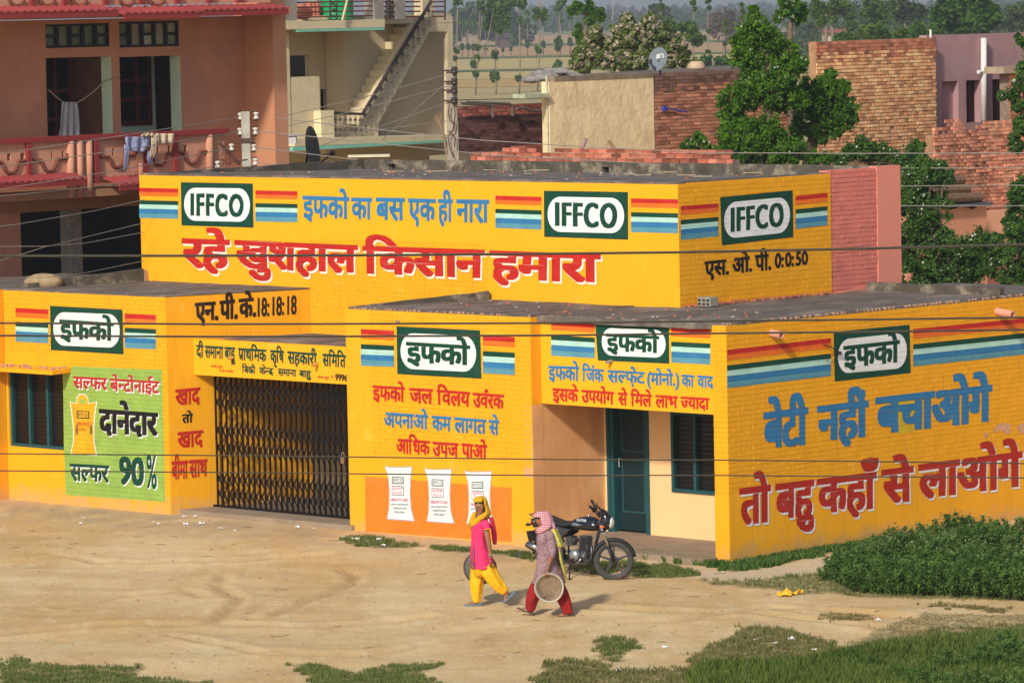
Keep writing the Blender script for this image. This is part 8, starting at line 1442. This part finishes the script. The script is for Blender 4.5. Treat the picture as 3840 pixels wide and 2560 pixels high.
for i, (x, y, k, s_) in enumerate(spots):
    src = (W1, W2, W3)[k]; r_ = src.copy(); COL.objects.link(r_); p = gnd(x, y); r_.matrix_world = Matrix.Translation(Vector((p[0], p[1], gh(p[0], p[1])))) @ Matrix.Rotation(random.uniform(0, 6.28), 4, 'Z') @ Matrix.Scale(s_*random.uniform(.92, 1.08), 4)
    row = 0 if y > 2190 else (2 if y > 2110 else 1); r_['label'] = far_lab[k] % (wl[row], '%s along from the left' % ['one', 'two', 'three', 'four', 'five', 'six', 'seven', 'eight', 'nine'][sum(1 for q in spots if (0 if q[1] > 2190 else (2 if q[1] > 2110 else 1)) == row and q[0] < x)])
    for ch in src.children: c_ = ch.copy(); COL.objects.link(c_); c_.parent = r_
for i, (x, y, k, s_) in enumerate([(3560, 2520, 1, .45), (3700, 2510, 1, .5), (3820, 2490, 1, .65), (3900, 2540, 1, .6), (3480, 2600, 0, .6), (3640, 2610, 1, .5), (3780, 2620, 1, .55), (3390, 2560, 0, .5), (3180, 2490, 0, .45), (3250, 2520, 0, .5)]):
    src = (W1, W2, W3)[k]; r_ = src.copy(); COL.objects.link(r_); p = gnd(x, y); r_['group'] = 'weeds in the bottom right corner'; r_.matrix_world = Matrix.Translation(Vector((p[0], p[1], gh(p[0], p[1])))) @ Matrix.Rotation(random.uniform(0, 6.28), 4, 'Z') @ Matrix.Scale(s_, 4)
    r_['label'] = ['tall feathery weed rising from the corner grass, furthest back', 'feathery weed in the corner grass left of the tallest', 'tallest feathery weed, at the right edge of the corner', 'feathery weed cut by the bottom right corner', 'low bushy weed in the tall grass at the bottom', 'feathery weed at the bottom edge of the tall grass', 'feathery weed near the corner at the bottom edge', 'small weed sprout in the tall grass', 'smallest weed sprout on the dry grass', 'weed sprout beside the smallest one on dry grass'][i]
    for ch in src.children: c_ = ch.copy(); COL.objects.link(c_); c_.parent = r_
# litter
papm = mat('paper_white', (.72, .72, .72), .8, .1, 20)
def scrap(x, y, s_, label, m=papm, grp='paper and plastic scraps on the dirt', name='paper_scrap'):
    p = gnd(x, y); z0 = gh(p[0], p[1]); V = []; n_ = 4
    for i in range(n_+1):
        for j in range(n_+1): V.append((p[0]+s_*(i/n_-.5)+random.uniform(-.1, .1)*s_, p[1]+s_*.8*(j/n_-.5)+random.uniform(-.1, .1)*s_, z0+.006+abs(random.gauss(0, .22))*s_))
    mb = MB(); mb.add(V, [(i*(n_+1)+j, i*(n_+1)+j+1, (i+1)*(n_+1)+j+1, (i+1)*(n_+1)+j) for i in range(n_) for j in range(n_)]); return solo(name, mb, m, Frame('W', (p[0], p[1], z0)), label, 'litter', grp)
for (x, y, s_, lab) in [(*z9(408, 120), .07, 'white scrap on the dirt below the green painted panel'), (*z9(396, 143), .05, 'smaller white scrap on the dirt below the green painted panel'), (*z9(542, 128), .04, 'tiny white scrap between the green panel and the step'), (*z9(900, 116), .08, 'folded white paper near the left end of the step'), (*z9(958, 112), .07, 'white paper right of the folded one by the step'), (*z9(910, 153), .08, 'crumpled bluish paper in front of the step'), (*z9(988, 150), .10, 'largest crumpled paper in front of the step'), (*z9(755, 142), .05, 'white paper bits left of the step corner'), (*z9(778, 148), .05, 'second white paper bit left of the step corner'), (*z9(1080, 173), .07, 'white cup-like scrap below the gate'), (*z9(1150, 184), .04, 'tiny white scrap below the gate'), (*z9(1458, 168), .08, 'flat white scrap on the dirt under the gate bars'), (*z9(1527, 176), .07, 'flat white scrap near the sack wall corner'), (*z9(1685, 220), .08, 'white slab-like scrap below the painted sacks corner'), (*z9(1743, 230), .12, 'large torn white plastic on the grass under the sacks'), (*z9(1797, 237), .07, 'white paper on the grass right of the torn plastic'), (*z9(1859, 229), .09, 'white plastic on the grass under the first sack'), (*z9(1878, 260), .09, 'white scrap on the dirt edge below the grass'), (*z9(2199, 270), .07, 'white scrap on the grass left of the woman in pink'), (*z9(36, 844), .07, 'white scrap in the grass at the left bottom'), (*z8(480, 393), .08, 'white scrap beside the motorcycle front wheel'), (*z8(878, 387), .04, 'tiny white scrap on the pale path'), (*z8(1212, 718), .09, 'square white scrap on the dry grass'), (*z8(1133, 738), .06, 'small white scrap on the dry grass'), (*z8(1320, 772), .08, 'white scrap at the right of the dry grass'), (*z8(1638, 624), .07, 'white scrap on the dirt road at the right'), (*z8(592, 757), .07, 'pinkish scrap on the dirt between grass patches'), (*z8(367, 870), .07, 'white scrap at the bottom by the green tuft'), (*z8(1035, 722), .05, 'pale crumb on the dry grass left of the square scrap'), (*z8(1568, 815), .08, 'grey white scrap in the tall grass'), (*zW(720, 790), .13, 'dark plastic bag lying in the weeds behind the women')]:
    scrap(x, y, s_, lab, m=mat('dark_plastic', (.05, .055, .07), .5) if 'dark plastic' in lab else papm)
for k in range(3): scrap(*z8(1175+k*34, 510-k*5), .20-.03*k, ['crumpled yellow cloth lying on the dirt, left lump', 'crumpled yellow cloth lying on the dirt, middle lump', 'crumpled yellow cloth lying on the dirt, right lump'][k], mat('yellow_rag', (.72, .42, .03), .85, .1, 8), None, 'yellow_cloth')
# loose twigs, leaves and small stones that nobody could count
mb = MB()
for k in range(650):
    x = random.uniform(-30, 3840); y = random.uniform(1900, 2540); p = gnd(x, y); l = loc(p)
    if l[1] > -.5 and l[0] < .3: continue
    z0 = gh(p[0], p[1]); s_ = random.choice((.008, .012, .018)); mb.box(p[0], p[0]+s_*1.6, p[1], p[1]+s_*1.3, z0-.004, z0+s_*.5)
o = solo('small_stones', mb, mat('stone_brown', (.24, .14, .08), .95, .4, 10), Frame('W', (0, 60, 0)), None, None, kind='stuff'); o['label'] = 'small stones and crumbs scattered over the dirt'
mb = MB()
for k in range(90):
    x, y = (random.uniform(900, 3800), random.uniform(2150, 2540)) if k % 2 else (random.uniform(0, 3300), random.uniform(1960, 2100)); p = gnd(x, y); l = loc(p)
    if l[1] > -.5 and l[0] < .3: continue
    z0 = gh(p[0], p[1])+.008; a = random.uniform(-.6, .6); L_ = random.uniform(.05, .22); mb.tube([(p[0], p[1], z0), (p[0]+L_*.5*math.cos(a), p[1]+L_*.5*math.sin(a), z0+.008), (p[0]+L_*math.cos(a+.3), p[1]+L_*math.sin(a+.3), z0)], .004, 4)
o = solo('twigs', mb, mat('dry_twig', (.20, .12, .06), .95, .3, 10), Frame('W', (0, 60, 0)), None, None, kind='stuff'); o['label'] = 'dry twigs and straw on the dirt'
# things on the roofs
c_ = G(*z7(305, 1038), 3.70); blk_ = thing('concrete_block', 'grey concrete block on the lower roof against the upper yellow wall', 'block', Frame('B', (c_[0], c_[1], 3.70))); mb = MB(); mb.box(c_[0]-.25, c_[0]+.03, c_[1]-.10, c_[1]+.10, 3.71, 3.86); part('block_body', mb, mat('block_grey', (.28, .26, .22), .95, .25, 12, .006, 40), blk_, bevel=.01)
for i in range(3):
    for j in range(2): mb = MB(); mb.box(c_[0]-.23+.09*i, c_[0]-.17+.09*i, c_[1]-.103, c_[1]-.10, 3.735+.06*j, 3.77+.06*j); part('hole_shade', mb, dark, blk_)  # thin dark plates on the face, painted shade in place of holes
mb = MB(); mb2 = MB()
for k in range(170):
    up_ = k % 3 != 0; x = random.uniform(-15.5, -3.5) if up_ else random.uniform(-7, -.3); y = random.uniform(2.6, 7.7)**1 if up_ else random.uniform(.3, 2.2); y = 7.8-abs(random.gauss(0, 1.2)) if up_ and k % 2 else y; z0 = 5.70 if up_ else 3.71; z0 = 5.715-.027*(y-2.36) if up_ else z0; s_ = random.uniform(.01, .035)
    (mb if random.random() < .55 else mb2).box(x, x+s_*1.7, y, y+s_, z0, z0+s_*.8)
for k in range(120): y = random.uniform(2.35, 6.1); s_ = random.uniform(.01, .035); mb.box(-3.02, -3.02+s_*3, y, y+s_*2, 3.70, 3.705+s_)
part('roof_rubble', mb, mat('rubble_red', (.40, .14, .09), .95, .3, 8), bld, kind='stuff'); part('roof_rubble', mb2, mat('rubble_grey', (.35, .32, .28), .95, .4, 8), bld, kind='stuff')
mb = MB()
for k in range(14): x = random.uniform(-14, -4); y = random.uniform(6, 7.6); L_ = random.uniform(.2, .6); a = random.uniform(-.4, .4); mb.tube([(x, y, 5.62), (x+L_*math.cos(a), y+L_*math.sin(a), 5.63)], .008, 4)
part('roof_straw', mb, mat('straw', (.5, .4, .25), .9), bld, kind='stuff')
p = PL_ = (-16.2, .9, 3.95); mb = MB(); q_ = PD(*zQ(555, 1430), 79.5); mb.ball(tuple(q_), (.36, .2, .17), 10, 7); solo('clay_mound', mb, mat('mound_tan', (.36, .26, .15), .95, .3, 6, .01, 10), Frame('W', tuple(q_)), 'rounded clay lump behind the left roof edge', 'lump', smooth=True)

# ================================================================ air
mb = MB(); mb.box(-3200, 3400, -120, 5800, -1.0, 34); hz_ = bpy.data.materials.new('haze_air'); hz_.use_nodes = True; N = hz_.node_tree.nodes; N.remove(N['Principled BSDF']); pv = N.new('ShaderNodeVolumePrincipled'); pv.inputs['Color'].default_value = (.80, .84, .90, 1); pv.inputs['Density'].default_value = HAZE; pv.inputs['Anisotropy'].default_value = .2; hz_.node_tree.links.new(pv.outputs[0], N['Material Output'].inputs['Volume'])
hz_o = solo('haze', mb, hz_, Frame('W', (0, 0, 0)), None, None, kind='stuff'); hz_o['label'] = 'thin pale haze over the fields'
